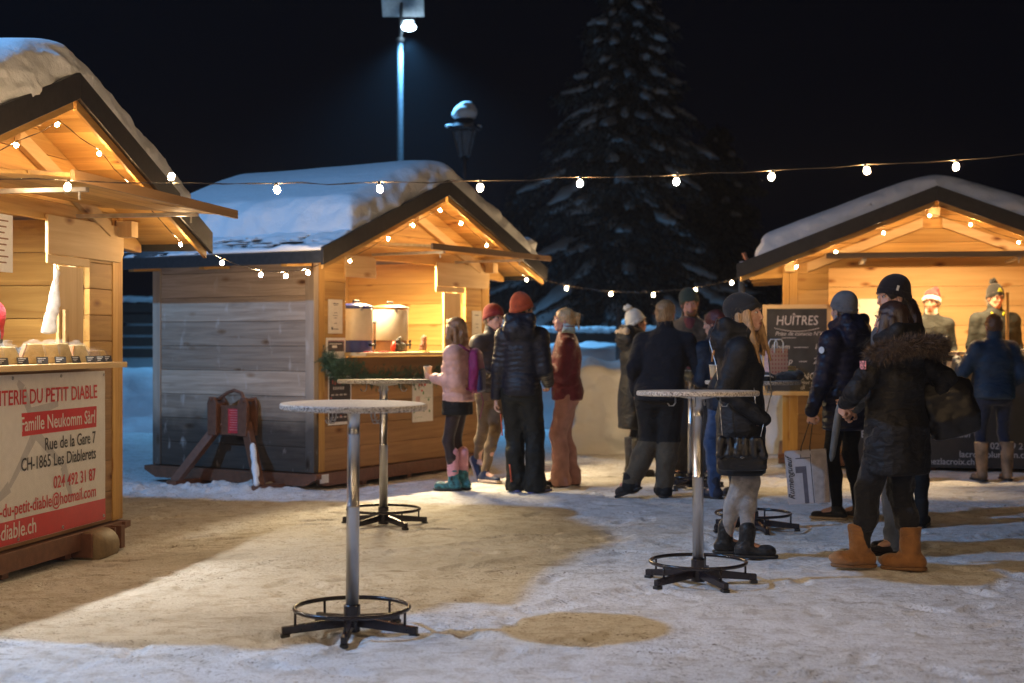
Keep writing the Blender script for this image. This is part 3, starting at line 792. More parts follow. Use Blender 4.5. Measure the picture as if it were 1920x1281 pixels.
# ------------------------------------------------------------ bar tables
def granite():
    m, nt, ns, ls, b = newmat('speckled_stone_laminate')
    tc = node(ns, 'ShaderNodeTexCoord')
    vo = node(ns, 'ShaderNodeTexNoise'); vo.inputs['Scale'].default_value = 95; vo.inputs['Detail'].default_value = 4; vo.inputs['Roughness'].default_value = 0.7
    ls.new(tc.outputs['Object'], vo.inputs['Vector'])
    r = ramp(ns, [(0.38, (0.10, 0.08, 0.07)), (0.46, (0.36, 0.32, 0.28)), (0.58, (0.60, 0.56, 0.51))]); ls.new(vo.outputs['Fac'], r.inputs['Fac'])
    # the polished face shows a finer, paler speckle than the sawn edge
    r2 = ramp(ns, [(0.32, (0.26, 0.24, 0.22)), (0.55, (0.42, 0.39, 0.35))]); ls.new(vo.outputs['Fac'], r2.inputs['Fac'])
    at_ = node(ns, 'ShaderNodeAttribute'); at_.attribute_name = 'tone'
    mx = node(ns, 'ShaderNodeMix', data_type='RGBA'); ls.new(at_.outputs['Fac'], mx.inputs[0]); ls.new(r.outputs['Color'], mx.inputs[6]); ls.new(r2.outputs['Color'], mx.inputs[7])
    ls.new(mx.outputs[2], b.inputs['Base Color']); setin(b, Roughness=0.55)
    return m
M_GRAN = granite()
def bar_table(X, Y, a0=0.0, tilt=(0, 0), label='', hooks=True, group='round standing tables on the snow'):
    t = empty('bar_table', (X, Y, float(ground_h(np.array(X), np.array(Y)))), a0, label, 'standing table', group)
    Mt = Matrix.Translation((0, 0, 0)) @ Matrix.Rotation(tilt[0], 4, Vector((math.cos(-a0), math.sin(-a0), 0))) @ Matrix.Rotation(tilt[1], 4, Vector((-math.sin(-a0), math.cos(-a0), 0)))
    m = MB()
    m.lathe([(0, 1.071), (0.344, 1.071), (0.350, 1.077), (0.350, 1.093), (0.345, 1.099)], 72, tone=0.0)
    m.lathe([(0.345, 1.099), (0.338, 1.1005), (0, 1.1005)], 72, tone=1.0)
    me = m.build('tabletop', M_GRAN, t, 0, False); me.data.transform(Mt)
    m = MB(); m.lathe([(0.028, 0.14), (0.0315, 0.141), (0.0315, 0.60), (0.0322, 0.602), (0.0322, 0.612), (0.0300, 0.614), (0.0300, 0.945), (0.0318, 0.95), (0.0318, 0.962), (0.0300, 0.966), (0.0300, 1.05), (0.11, 1.064), (0.11, 1.0705), (0, 1.0705)], 28)
    p = m.build('pole', M_CHROME, t, 0, True); p.data.transform(Mt)
    m = MB(); m.lathe([(0, 0.012), (0.040, 0.012), (0.040, 0.135), (0.036, 0.140), (0, 0.140)], 24); m.build('hub', M_BLACKM, t, 0, False)
    for k in range(5):
        a = 2 * PI * k / 5
        Mr = Matrix.Rotation(a, 4, 'Z'); m = MB()
        m.prism([(0.036, 0.035), (0.305, 0.018), (0.335, 0.018), (0.335, 0.052), (0.290, 0.055), (0.036, 0.085)], -0.015, 0.015, 'y', M=Mr)
        lg = m.build('leg', M_BLACKM, t, 0.003)
        m = MB(); m.box(0.298, 0.340, -0.0185, 0.0185, 0.0, 0.0175, M=Mr); m.build('foot_pad', M_BLACK, lg, 0.002)
        m = MB(); m.tube([Mr @ Vector((0.272, 0, 0.05)), Mr @ Vector((0.272, 0, 0.118))], 0.0065, 8); m.build('strut', M_BLACKM, t, 0, True)
    m = MB(); m.tube([(0.272 * math.cos(2 * PI * i / 64), 0.272 * math.sin(2 * PI * i / 64), 0.124) for i in range(64)], 0.0105, 10, closed=True)
    m.build('foot_ring', M_BLACKM, t, 0, True)
    if hooks:
        for k in range(4):
            a = a0 * 0 + 0.9 + k * PI / 2; d = Vector((math.cos(a), math.sin(a), 0)); s_ = Vector((-d.y, d.x, 0)); m = MB()
            for q in (-0.012, 0.012):
                c = d * 0.13 + s_ * q
                m.tube([c + Vector((0, 0, 1.07)), c + Vector((0, 0, 1.03)), c + d * 0.012 + Vector((0, 0, 1.012)), c + d * 0.035 + Vector((0, 0, 1.012)), c + d * 0.045 + Vector((0, 0, 1.028))], 0.0028, 6)
            m.box(0.095, 0.15, -0.02, 0.02, 1.0665, 1.0705, M=Matrix.Rotation(a, 4, 'Z'))
            h = m.build('bag_hook', M_STEEL, t, 0, True); h.data.transform(Mt)
    return t
bar_table(at(660, 0, 6.79).x, 6.79, R(-90), (R(0.5), R(0.5)), 'empty round standing table nearest to the cheese stall banner')
bar_table(at(1309, 0, 8.13).x, 8.13, R(-70), (R(-0.9), 0), 'empty round standing table beside the woman in black parka and grey jeans')
bar_table(at(719, 0, 10.72).x, 10.72, R(-55), (R(-0.9), 0), 'empty round standing table in front of the garland stall')
bar_table(at(1412, 0, 10.45).x, 10.45, R(-10), (R(-0.5), 0), 'round standing table holding a gift bag, paper cup and gloves')
bar_table(at(1296, 0, 13.35).x, 13.35, R(20), (0, 0), 'round standing table with brown box where the group in dark jackets leans')

# ------------------------------------------------------------ cup helper
M_CUP = plain('kraft_cup', (0.62, 0.42, 0.22), 0.6, vary=0.04); M_CUPB = plain('wine_red_cup', (0.30, 0.07, 0.05), 0.6); M_LID = plain('pale_rim', (0.8, 0.76, 0.68), 0.5)
def cup(loc, h=0.11, label='', band=True, parent=None, rot=None):
    t = empty('paper_cup', loc, 0, label, 'paper cup'); r0, r1 = 0.028, 0.040
    m = MB(); z1 = h * 0.22
    m.lathe([(0.0, 0.004), (r0, 0), (r0 + (r1 - r0) * 0.22, z1)], 24); m.build('cup_base', M_CUPB if band else M_CUP, t, 0, True)
    m = MB(); m.lathe([(r0 + (r1 - r0) * 0.22, z1), (r1, h), (r1 - 0.002, h), (r0 + 0.002, h * 0.3), (0, h * 0.3)], 24); m.build('cup_body', M_CUP, t, 0, True)
    m = MB(); m.tube([(r1 * math.cos(2 * PI * i / 24), r1 * math.sin(2 * PI * i / 24), h) for i in range(24)], 0.0022, 6, closed=True); m.build('rim', M_LID, t, 0, True)
    return t

# ------------------------------------------------------------ things on the laden table
T4 = Vector((at(1412, 0, 10.45).x, 10.45, 1.102))
cup((at(1340, 0, 10.28).x, 10.28, 1.100), 0.115, 'kraft paper cup with wine red foot at the rim of the laden table')
def gift_bag():
    t = empty('gift_bag', (at(1455, 0, 10.5).x, 10.5, 1.101), R(18), 'pink patterned paper gift bag with white handles on the laden table', 'gift bag')
    m, nt, ns, ls, b = newmat('patterned_paper')
    tc = node(ns, 'ShaderNodeTexCoord'); mp = node(ns, 'ShaderNodeMapping'); mp.inputs['Scale'].default_value = (40, 40, 32); ls.new(tc.outputs['Object'], mp.inputs['Vector'])
    vo = node(ns, 'ShaderNodeTexVoronoi'); vo.inputs['Randomness'].default_value = 0.0; vo.inputs['Scale'].default_value = 1.0; ls.new(mp.outputs['Vector'], vo.inputs['Vector'])
    r = ramp(ns, [(0.20, (0.72, 0.52, 0.48)), (0.28, (0.60, 0.25, 0.26)), (0.38, (0.60, 0.25, 0.26)), (0.46, (0.72, 0.52, 0.48))]); ls.new(vo.outputs['Distance'], r.inputs['Fac']); ls.new(r.outputs['Color'], b.inputs['Base Color'])
    def shell(z0, z1, o=0.0):
        M_ = MB(); a, c = 0.075 + o, 0.042 + o
        M_.box(-a, a, -c, -c + 0.0015, z0, z1); M_.box(-a, a, c - 0.0015, c, z0, z1); M_.box(-a, -a + 0.0015, -c + 0.002, c - 0.002, z0, z1); M_.box(a - 0.0015, a, -c + 0.002, c - 0.002, z0, z1)
        return M_
    q = shell(0.045, 0.245); q.build('bag_body', m, t)
    q = shell(0.0, 0.0445, 0.0003); q.box(-0.07, 0.07, -0.038, 0.038, 0.0, 0.002); q.build('bag_base', plain('magenta_paper', (0.70, 0.03, 0.22), 0.5), t)
    for y in (-0.045, 0.045):
        q = MB(); q.tube([(-0.035, y, 0.21), (-0.035, y, 0.29), (-0.02, y, 0.315), (0.02, y, 0.315), (0.035, y, 0.29), (0.035, y, 0.21)], 0.006, 8); q.build('handle', M_WHITEP, t, 0, True)
    t.scale = (1, 1, 0.95)
gift_bag()
M_KNIT = plain('black_knit', (0.012, 0.012, 0.014), 0.9, bump=0.8, bscale=160, sheen=0.3)
def lump(name, loc, parts, mat, label, cat, rz=0, h=0.008, group=None):
    P = np.array([p[0] for p in parts]); r = max(max(p[1]) for p in parts) + 0.03
    f = SDF(P.min(0) - r, P.max(0) + r, h)
    for c, rr in parts: f.ell(c, rr, k=0.02, wr=0.006, ws=45)
    f.func(lambda x, y, z: -z, 'max')
    o = f.mesh(name, mat); o.location = loc; o.rotation_euler = (0, 0, rz); tag(o, label, cat, group); return o
lump('glove', (at(1478, 0, 10.4).x, 10.40, 1.101), [((0, 0, 0.03), (0.09, 0.05, 0.035)), ((0.07, 0.01, 0.035), (0.05, 0.04, 0.04)), ((-0.08, 0.02, 0.02), (0.05, 0.03, 0.025)), ((0.02, -0.04, 0.02), (0.05, 0.02, 0.02))], M_KNIT, 'black knitted gloves in a heap at the right of the laden table', 'gloves')
g = lump('cap', (at(1436, 0, 10.22).x, 10.22, 1.101), [((0, 0, 0.02), (0.07, 0.06, 0.045)), ((-0.06, -0.02, 0.01), (0.05, 0.05, 0.02))], M_KNIT, 'black cap with pale stripe in front of the pink gift bag', 'cap')
m = MB(); m.tube([(-0.05 + 0.012 * i, -0.058 + 0.0009 * (i - 4) ** 2, 0.028 + 0.012 * math.sin(i * 0.4)) for i in range(9)], 0.006, 8); m.build('stripe', M_WHITEP, g, 0, True)
gb = empty('bowl', (at(1474, 0, 10.62).x, 10.62, 1.101), 0, 'green and cream bowl behind the black gloves', 'bowl')
m = MB(); m.lathe([(0, 0), (0.035, 0), (0.06, 0.035), (0.066, 0.07), (0.062, 0.07), (0.03, 0.012), (0, 0.01)], 28); m.build('bowl_body', plain('green_glaze', (0.03, 0.20, 0.15), 0.3), gb, 0, True)
m = MB(); m.lathe([(0.067, 0.07), (0.070, 0.072), (0.070, 0.10), (0.066, 0.10)], 28); m.build('bowl_rim', plain('cream_glaze', (0.6, 0.5, 0.32), 0.4), gb, 0, True)
# brown box held up on the far table
bx = empty('cardboard_box', (at(1334, 0, 13.2).x, 13.2, 1.101), R(12), 'small brown cardboard box on the far crowded table', 'box')
m = MB(); m.box(-0.09, 0.09, -0.06, 0.06, 0, 0.10); m.build('carton', plain('cardboard', (0.42, 0.22, 0.10), 0.7, bump=0.1), bx, 0.004)
m = MB(); m.box(-0.09, 0.09, 0.055, 0.06, 0.103, 0.16, M=Matrix.Rotation(R(-8), 4, 'X')); m.box(-0.085, 0.085, -0.075, -0.0615, 0.085, 0.103); m.build('flap', MATS['cardboard'], bx)

# ------------------------------------------------------------ cheese stall: goods and banner (in the stall's own axes)
def in_stall(S, p): return S.matrix_basis @ Vector(p)
for s_ in (S1, S2, S3): s_.matrix_basis = Matrix.Translation(s_.location) @ Matrix.Rotation(s_.rotation_euler[2], 4, 'Z')
def place(o, S, p, rz=0):
    o.location = in_stall(S, p); o.rotation_euler = (0, 0, S.rotation_euler[2] + rz); return o

def banner(S, w0, w1, z0, z1, base_mat, label, y=-0.012, sag=0.006, seed=0):
    t = empty('banner', (0, 0, 0), 0, label, 'banner')
    place(t, S, ((w0 + w1) / 2, y, 0)); W = (w1 - w0); nx, nz = 60, 24
    xs = np.linspace(-W / 2, W / 2, nx); zs = np.linspace(z0, z1, nz); XX, ZZ = np.meshgrid(xs, zs)
    YY = -0.004 - sag * (0.5 + 0.5 * np.sin(XX * 9 + seed)) * np.sin((ZZ - z0) / (z1 - z0) * PI) - 0.003 * vnoise(XX * 5, ZZ * 9)
    V = np.stack([XX, YY, ZZ], -1).reshape(-1, 3); V2 = V.copy(); V2[:, 1] += 0.002
    idx = np.arange(nx * nz).reshape(nz, nx); q = np.stack([idx[:-1, :-1], idx[:-1, 1:], idx[1:, 1:], idx[1:, :-1]], -1).reshape(-1, 4)
    o = np_mesh('banner_sheet', np.concatenate([V, V2]), np.concatenate([q, q[:, ::-1] + len(V)]), base_mat, t)
    return t, W, lambda x, z: -0.004 - sag * (0.5 + 0.5 * math.sin(x * 9 + seed)) * math.sin((z - z0) / (z1 - z0) * PI) - 0.003 * float(vnoise(np.array(x * 5.0), np.array(z * 9.0)))
def sheet_patch(parent, yf, x0, x1, z0, z1, mat, name, off=0.0020):
    nx, nz = 40, 8
    XX, ZZ = np.meshgrid(np.linspace(x0, x1, nx), np.linspace(z0, z1, nz)); YY = np.vectorize(lambda a, b: yf(a, b) - off)(XX, ZZ)
    V = np.stack([XX, YY, ZZ], -1).reshape(-1, 3); idx = np.arange(nx * nz).reshape(nz, nx)
    q = np.stack([idx[:-1, :-1], idx[:-1, 1:], idx[1:, 1:], idx[1:, :-1]], -1).reshape(-1, 4)
    return np_mesh(name, V, q, mat, parent)
def on_sheet(parent, yf, items, mat, name, off=0.0036):
    """items: (text, size, x, z, align, shear, bold, sx) laid on the curved sheet"""
    objs = []
    for text, size, x, z, al, sh, bo, sx in items:
        o = lettering(name, text, size, mat, parent, Matrix.Rotation(R(90), 4, 'X'), al, sh, 0.0003, bo, sx=sx)
        for v in o.data.vertices:
            v.co.x += x; v.co.z += z; v.co.y += yf(v.co.x, v.co.z) - off
        objs.append(o)
    return join_meshes(objs, name)
M_PVC = plain('white_pvc', (0.72, 0.70, 0.68), 0.35, vary=0.03)
M_PVCR = plain('red_pvc', (0.55, 0.018, 0.022), 0.35, vary=0.04)
M_GREYP = plain('grey_print', (0.48, 0.47, 0.48), 0.4, vary=0.03)
tb, W, yf = banner(S1, -1.45, 1.27, 0.20, 1.215, M_PVC, 'white banner with red and black writing under the cheese counter')
sheet_patch(tb, yf, -W / 2 + 0.001, W / 2 - 0.001, 0.202, 0.345, M_PVCR, 'red_band')
sheet_patch(tb, yf, W / 2 - 1.12, W / 2 - 0.13, 0.840, 0.980, M_PVCR, 'red_panel')
# faint dancing figure behind the writing
fg = MB()
for a_, b_ in (((0.36, 1.12), (0.52, 0.86)), ((0.52, 0.86), (0.20, 0.55)), ((0.50, 0.86), (0.86, 0.62)), ((0.86, 0.62), (0.98, 0.40)), ((0.20, 0.55), (0.02, 0.46)), ((0.36, 1.12), (0.30, 1.17)), ((0.45, 0.97), (0.80, 1.02))):
    pa, pb = Vector((a_[0] - 0.10, 0, a_[1])), Vector((b_[0] - 0.10, 0, b_[1])); d = (pb - pa); n_ = Vector((-d.z, 0, d.x)).normalized() * 0.030
    k = 8
    for i in range(k):
        p0, p1 = pa + d * i / k, pa + d * (i + 1) / k; r0, r1 = 1.3 - 0.7 * i / k, 1.3 - 0.7 * (i + 1) / k
        vs = [p0 - n_ * r0, p1 - n_ * r1, p1 + n_ * r1, p0 + n_ * r0]; fg.add([(v.x, yf(v.x, v.z) - 0.0008, v.z) for v in vs], [(0, 1, 2, 3)])
fg.build('printed_figure', M_GREYP, tb)
xr_ = W / 2
on_sheet(tb, yf, [('LAITERIE DU PETIT DIABLE', 0.128, xr_ - 0.12, 1.035, 'RIGHT', 0, 0.0012, 0.92)], M_PVCR, 'lettering')
on_sheet(tb, yf, [('Famille Neukomm Sàrl', 0.125, xr_ - 0.15, 0.870, 'RIGHT', 0, 0.001, 0.86), ('www.laiterie-du-petit-diable.ch', 0.135, xr_ - 0.93, 0.238, 'RIGHT', 0, 0.001, 0.9)], M_PVC, 'lettering')
on_sheet(tb, yf, [('Rue de la Gare 7', 0.112, xr_ - 0.14, 0.735, 'RIGHT', 0, 0.001, 0.9), ('CH-1865 Les Diablerets', 0.112, xr_ - 0.14, 0.63, 'RIGHT', 0, 0.001, 0.9)], M_INK, 'lettering')
on_sheet(tb, yf, [('024 492 31 87', 0.112, xr_ - 0.14, 0.485, 'RIGHT', 0, 0.001, 0.9), ('laiterie-du-petit-diable@hotmail.com', 0.112, xr_ - 0.14, 0.375, 'RIGHT', 0, 0.001, 0.9)], M_PVCR, 'lettering')
for x, z in ((xr_ - 0.02, 1.19), (xr_ - 0.62, 1.195), (xr_ - 1.22, 1.195), (xr_ - 0.03, 0.23), (xr_ - 0.60, 0.225), (xr_ - 1.15, 0.222)):
    m = MB(); m.tube([(x + 0.009 * math.cos(a), yf(x, z) - 0.004, z + 0.009 * math.sin(a)) for a in np.linspace(0, 2 * PI, 13)[:-1]], 0.003, 6, closed=True); m.build('eyelet', M_STEEL, tb, 0, True)

# cheese wedges in clear film with little slate cards
M_FILM = None
def film():
    m, nt, ns, ls, b = newmat('clear_film')
    setin(b, Roughness=0.12); b.inputs['Base Color'].default_value = (0.9, 0.9, 0.9, 1); b.inputs['Alpha'].default_value = 0.10
    return m
M_FILM = film()
M_CH = [plain('cheese_yellow', (0.62, 0.40, 0.12), 0.5, bump=0.2), plain('cheese_pale', (0.66, 0.52, 0.26), 0.5, bump=0.2), plain('cheese_brown', (0.45, 0.27, 0.12), 0.6, bump=0.3)]
M_RIND = [plain('rind_orange', (0.50, 0.22, 0.09), 0.6, bump=0.3), plain('rind_brown', (0.34, 0.17, 0.08), 0.6, bump=0.3)]
M_SLATE = plain('slate_card', (0.03, 0.03, 0.035), 0.5)
ck = [(-1.02, 'tall yellow', 0), (-0.80, 'pale', 1), (-0.60, 'nut brown', 2), (-0.38, 'squat yellow', 0), (-0.16, 'large pale', 1), (0.06, 'yellow', 0), (0.26, 'square golden', 0), (0.47, 'leaning pale', 1), (0.64, 'thin pale', 1), (0.82, 'brown nutty', 2), (0.97, 'small golden', 0)]
names_ = ['first', 'second', 'third', 'fourth', 'fifth', 'sixth', 'seventh', 'eighth', 'ninth', 'tenth', 'eleventh']
for i, (x, ad_, ci) in enumerate(ck):
    t = empty('cheese_wedge', (0, 0, 0), 0, f'{ad_} cheese wedge in clear film, {names_[len(ck) - 1 - i]} from the right end of the counter', 'cheese', 'wrapped cheeses along the counter')
    place(t, S1, (x, -0.12 + 0.02 * math.sin(i * 2.1), 1.2805), R(rnd.uniform(-50, -15)))
    h = 0.095 + 0.045 * rnd.random() if i < 9 else 0.075; w_ = 0.062 + 0.02 * rnd.random(); l = 0.10
    k_ = 0.25 + 0.5 * rnd.random(); m = MB(); m.prism([(-w_, 0.001), (w_, 0.001), (w_ * k_, h), (-w_ * (1.15 - k_), h)], -l / 2, l / 2, 'y'); c = m.build('cheese_body', M_CH[ci], t, 0.006)
    m = MB(); m.prism([(-w_ - 0.007, 0.001), (-w_ - 0.001, 0.001), (-w_ * (1.15 - k_) - 0.001, h), (-w_ * (1.15 - k_) - 0.007, h)], -l / 2, l / 2, 'y'); m.build('rind', M_RIND[i % 2], t, 0.003)
    # film with a twisted tail
    f = SDF((-0.13, -0.11, -0.02), (0.13, 0.13, 0.26), 0.009)
    f.loft([(0.0, 0, 0, w_ + 0.016, l / 2 + 0.014), (h * 0.6, 0, 0, w_ * 0.85 + 0.012, l / 2 + 0.012), (h + 0.012, w_ * (k_ - 0.55) * 0.8, 0, w_ * 0.6 + 0.008, l / 2 + 0.008)], wr=0.007, round_=0.012, p=3)
    f.ell((0.03 * rnd.random(), 0.03, h * 0.9), (0.035, 0.012, 0.05), k=0.02, wr=0.016, ws=50)
    f.func(lambda x, y, z: 0.001 - z, 'max'); f.mesh('film_wrap', M_FILM, t, smooth_it=0)
    m = MB(); Mc = Matrix.Translation((0.02 + 0.05 * rnd.random(), -0.085, 0.0)) @ Matrix.Rotation(R(-22), 4, 'X')
    m.box(-0.034, 0.034, -0.0015, 0.0015, 0.001, 0.045, M=Mc); cd = m.build('price_card', M_SLATE, t)
    m = MB()
    for k in range(3): m.box(-0.027, 0.02 - 0.012 * k, -0.003, -0.0018, 0.034 - k * 0.011, 0.037 - k * 0.011, M=Mc)
    m.build('card_writing', M_WHITEINK, cd)
# white carrier bags hanging from the shutter panel
f = SDF((-0.12, -0.08, -0.5), (0.12, 0.08, 0.08), 0.0055)
f.loft([(-0.38, -0.03, 0, 0.046, 0.010), (-0.26, -0.015, 0, 0.046, 0.012), (-0.12, 0.005, 0, 0.036, 0.010), (-0.03, 0.015, 0, 0.022, 0.008), (0.02, 0.02, 0, 0.018, 0.007)], wr=0.004, round_=0.01)
f.cap((0.018, 0, 0.0), (0.006, 0, 0.05), 0.012, 0.010, wr=0.004)
o = f.mesh('carrier_bag', plain('white_film', (0.82, 0.82, 0.84), 0.35), None); place(o, S1, (0.40, -0.10, 1.84), R(-48)); tag(o, 'bundle of white plastic carrier bags hanging beside the cheese counter', 'plastic bags')
# price list at the left edge of the cheese stall
m = MB(); m.box(-0.10, 0.10, -0.002, 0.002, -0.22, 0.10); o = m.build('price_sheet', M_WHITEP); place(o, S1, (-0.55, -0.30, 2.02), 0); tag(o, 'laminated white price sheet hanging under the cheese stall flap', 'price list')
m = MB()
for k in range(8): m.box(-0.07, 0.05 - 0.02 * (k % 3), -0.0036, -0.0022, 0.06 - k * 0.033, 0.068 - k * 0.033)
m.build('printing', plain('sepia_print', (0.25, 0.12, 0.07), 0.6), o)

# ------------------------------------------------------------ hot drinks stall goods
def urn(S, x, y, z, r, h, c_base, c_lid, label):
    t = empty('drink_urn', (0, 0, 0), 0, label, 'drink urn', 'steaming drink urns on the counter'); place(t, S, (x, y, z))
    m = MB(); m.lathe([(0, 0), (r * 0.93, 0), (r * 0.96, 0.01), (r * 0.96, 0.115), (0, 0.115)], 40); m.build('base', c_base, t, 0.003)
    m = MB(); m.lathe([(0, 0.1155), (r, 0.1155), (r, 0.1155 + h), (r * 0.985, 0.12 + h), (0, 0.12 + h)], 48); b = m.build('tank', M_CREAM, t, 0.003, False)
    for p in b.data.polygons: p.use_smooth = abs(p.normal.z) < 0.5
    m = MB(); m.lathe([(0, 0.1205 + h), (r * 0.97, 0.1205 + h), (r * 0.97, 0.15 + h), (r * 0.6, 0.172 + h), (0, 0.176 + h)], 40); ld_ = m.build('lid', c_lid, t, 0.002)
    m = MB(); m.tube([(-0.045, 0, 0.17 + h), (-0.045, 0, 0.20 + h), (0.045, 0, 0.20 + h), (0.045, 0, 0.17 + h)], 0.009, 8); m.build('lid_handle', M_BLACK, ld_, 0, True)
    for a in (-2.2, -0.9, 0.4): 
        m = MB(); Mr = Matrix.Rotation(a, 4, 'Z'); m.box(r * 0.965, r * 1.04, -0.012, 0.012, 0.10 + h, 0.15 + h, M=Mr); m.build('clip', M_CHROME, t, 0.003)
    m = MB(); m.tube([(0, -r * 0.95, 0.07), (0, -r - 0.07, 0.07)], 0.013, 10); m.tube([(0, -r - 0.06, 0.075), (0, -r - 0.06, 0.03)], 0.010, 10); m.box(-0.008, 0.008, -r - 0.07, -r - 0.05, 0.085, 0.12); m.build('tap', M_BLACK, t, 0, True)
urn(S2, -0.78, 0.10, 1.281, 0.165, 0.30, M_BLUE, M_BLUE, 'cream drink urn with blue base, left on the hot drinks counter')
urn(S2, -0.12, 0.16, 1.281, 0.185, 0.30, plain('brown_enamel', (0.17, 0.075, 0.03), 0.4), plain('copper_lid', (0.30, 0.13, 0.05), 0.35, 0.6), 'cream drink urn with brown base, right on the hot drinks counter')
cups = empty('cup_stack', (0, 0, 0), 0, 'tall stack of pale paper cups between the two urns', 'cup stack'); place(cups, S2, (-0.46, 0.14, 1.281))
m = MB(); m.lathe([(0, 0), (0.030, 0)] + [(0.034 + 0.002 * (k % 2) + 0.0004 * k, 0.02 + 0.012 * k) for k in range(22)] + [(0.04, 0.285), (0, 0.285)], 24); m.build('cups', plain('peach_cup', (0.72, 0.48, 0.30), 0.6), cups, 0, True)
m = MB(); m.lathe([(0, 0.2855), (0.046, 0.2855), (0.046, 0.30), (0.03, 0.304), (0, 0.304)], 24); m.build('lid', M_BLACK, cups, 0, True)
g1 = lump('oven_glove', (0, 0, 0), [((0, 0, 0.05), (0.085, 0.04, 0.05)), ((0.07, 0, 0.06), (0.05, 0.03, 0.035)), ((-0.01, 0, 0.11), (0.045, 0.02, 0.018)), ((0.03, 0, 0.135), (0.03, 0.015, 0.02))], M_KNIT, 'dark padded glove lying between the urns', 'oven glove'); place(g1, S2, (-0.38, -0.12, 1.281))
m = MB(); m.tube([(-0.09, 0, 0.01), (-0.10, -0.012, 0.05), (-0.085, -0.01, 0.10)], [0.02, 0.026, 0.014], 10); m.build('cuff', plain('orange_red_cuff', (0.75, 0.07, 0.03), 0.6), g1, 0, True)
g2 = lump('mug', (0, 0, 0), [((0, 0, 0.06), (0.04, 0.035, 0.06)), ((0.01, 0, 0.13), (0.03, 0.03, 0.04)), ((-0.02, 0, 0.03), (0.035, 0.03, 0.03))], plain('plaid_cloth', (0.25, 0.12, 0.08), 0.8, vary=0.4, scale=60), 'brown patterned cloth mitten beside the brown urn', 'mitten'); place(g2, S2, (0.16, -0.06, 1.281)); g2.name = 'mitten'
for i, (x, c, lb) in enumerate(((-0.98, M_REDP, 'red card nearest the menu post'), (-0.74, M_REDP, 'red card in front of the blue urn'), (-0.02, plain('yellow_card', (0.6, 0.4, 0.1), 0.6), 'yellow card in front of the brown urn'))):
    m = MB(); m.box(-0.055, 0.055, -0.03, 0.03, 0, 0.012); o = m.build('coaster_stack', c, None, 0.002); place(o, S2, (x, -0.20, 1.2805), R(5)); tag(o, 'flat ' + lb, 'cards', 'flat cards on the drinks counter')
def poster(S, x0, x1, z0, z1, mats, deco, label, y=-0.004, rot=0.0, lab='poster', cat='poster'):
    t = empty(lab, (0, 0, 0), 0, label, cat); place(t, S, ((x0 + x1) / 2, y, (z0 + z1) / 2)); w_, h_ = (x1 - x0) / 2, (z1 - z0) / 2
    m = MB(); m.box(-w_, w_, -0.003, 0.0, -h_, h_); m.build('sheet', mats[0], t)
    for i, (mm, rects) in enumerate(deco):
        m = MB()
        for (a, b, c, d) in rects: m.box(-w_ + a * 2 * w_, -w_ + b * 2 * w_, -0.0042 - 0.0008 * i, -0.0032 - 0.0008 * i, -h_ + c * 2 * h_, -h_ + d * 2 * h_)
        m.build('printing', mm, t)
    t.rotation_euler[1] = rot
    return t
M_PLUM = plain('plum_print', (0.25, 0.05, 0.12), 0.5); M_DARKP = plain('dark_poster', (0.025, 0.02, 0.03), 0.4); M_GREEN = plain('green_print', (0.06, 0.25, 0.09), 0.5)
M_PAPERY = plain('cream_paper', (0.74, 0.70, 0.62), 0.6, vary=0.04)
poster(S2, -1.36, -1.14, 1.46, 1.78, [M_PAPERY], [(M_INK, [(0.32, 0.72, 0.87, 0.89), (0.36, 0.66, 0.83, 0.845), (0.4, 0.62, 0.60, 0.615), (0.35, 0.66, 0.52, 0.535), (0.4, 0.6, 0.45, 0.465), (0.4, 0.6, 0.29, 0.305), (0.22, 0.32, 0.11, 0.19), (0.34, 0.7, 0.12, 0.14)])], 'cream price sheet taped above the framed menu on the drinks stall post', lab='price_sheet', cat='price sheet')
poster(S2, -1.40, -1.10, 1.08, 1.42, [M_WHITEP], [(M_DARKP, [(0.1, 0.9, 0.62, 0.9), (0.1, 0.9, 0.08, 0.42)]), (M_WHITEP, [(0.15, 0.8, 0.82, 0.84), (0.3, 0.55, 0.72, 0.79), (0.1, 0.8, 0.50, 0.58), (0.2, 0.7, 0.30, 0.33), (0.2, 0.6, 0.2, 0.23)]), (M_PLUM, [(0.1, 0.9, 0.905, 0.925), (0.905, 0.925, 0.62, 0.92)])], 'white framed drinks menu above the garland end', y=-0.009)
dk = poster(S2, -1.36, -1.00, 0.60, 1.06, [M_WHITEP], [(M_DARKP, [(0.04, 0.95, 0.06, 0.97)]), (plain('rose_print', (0.45, 0.10, 0.09), 0.5), [(0.15, 0.22, 0.84, 0.93), (0.26, 0.32, 0.82, 0.92), (0.36, 0.43, 0.84, 0.93), (0.47, 0.53, 0.83, 0.92), (0.57, 0.64, 0.84, 0.93), (0.5, 0.57, 0.14, 0.2), (0.1, 0.14, 0.54, 0.57)]), (M_GREYP, [(0.2 + 0.07 * i, 0.245 + 0.07 * i, 0.72, 0.78) for i in range(7)] + [(0.12 + 0.18 * i, 0.24 + 0.18 * i, zz, zz + 0.03) for i in range(4) for zz in (0.60, 0.44, 0.32, 0.14)])], 'dark drinks poster with rows of little pictures under the garland')
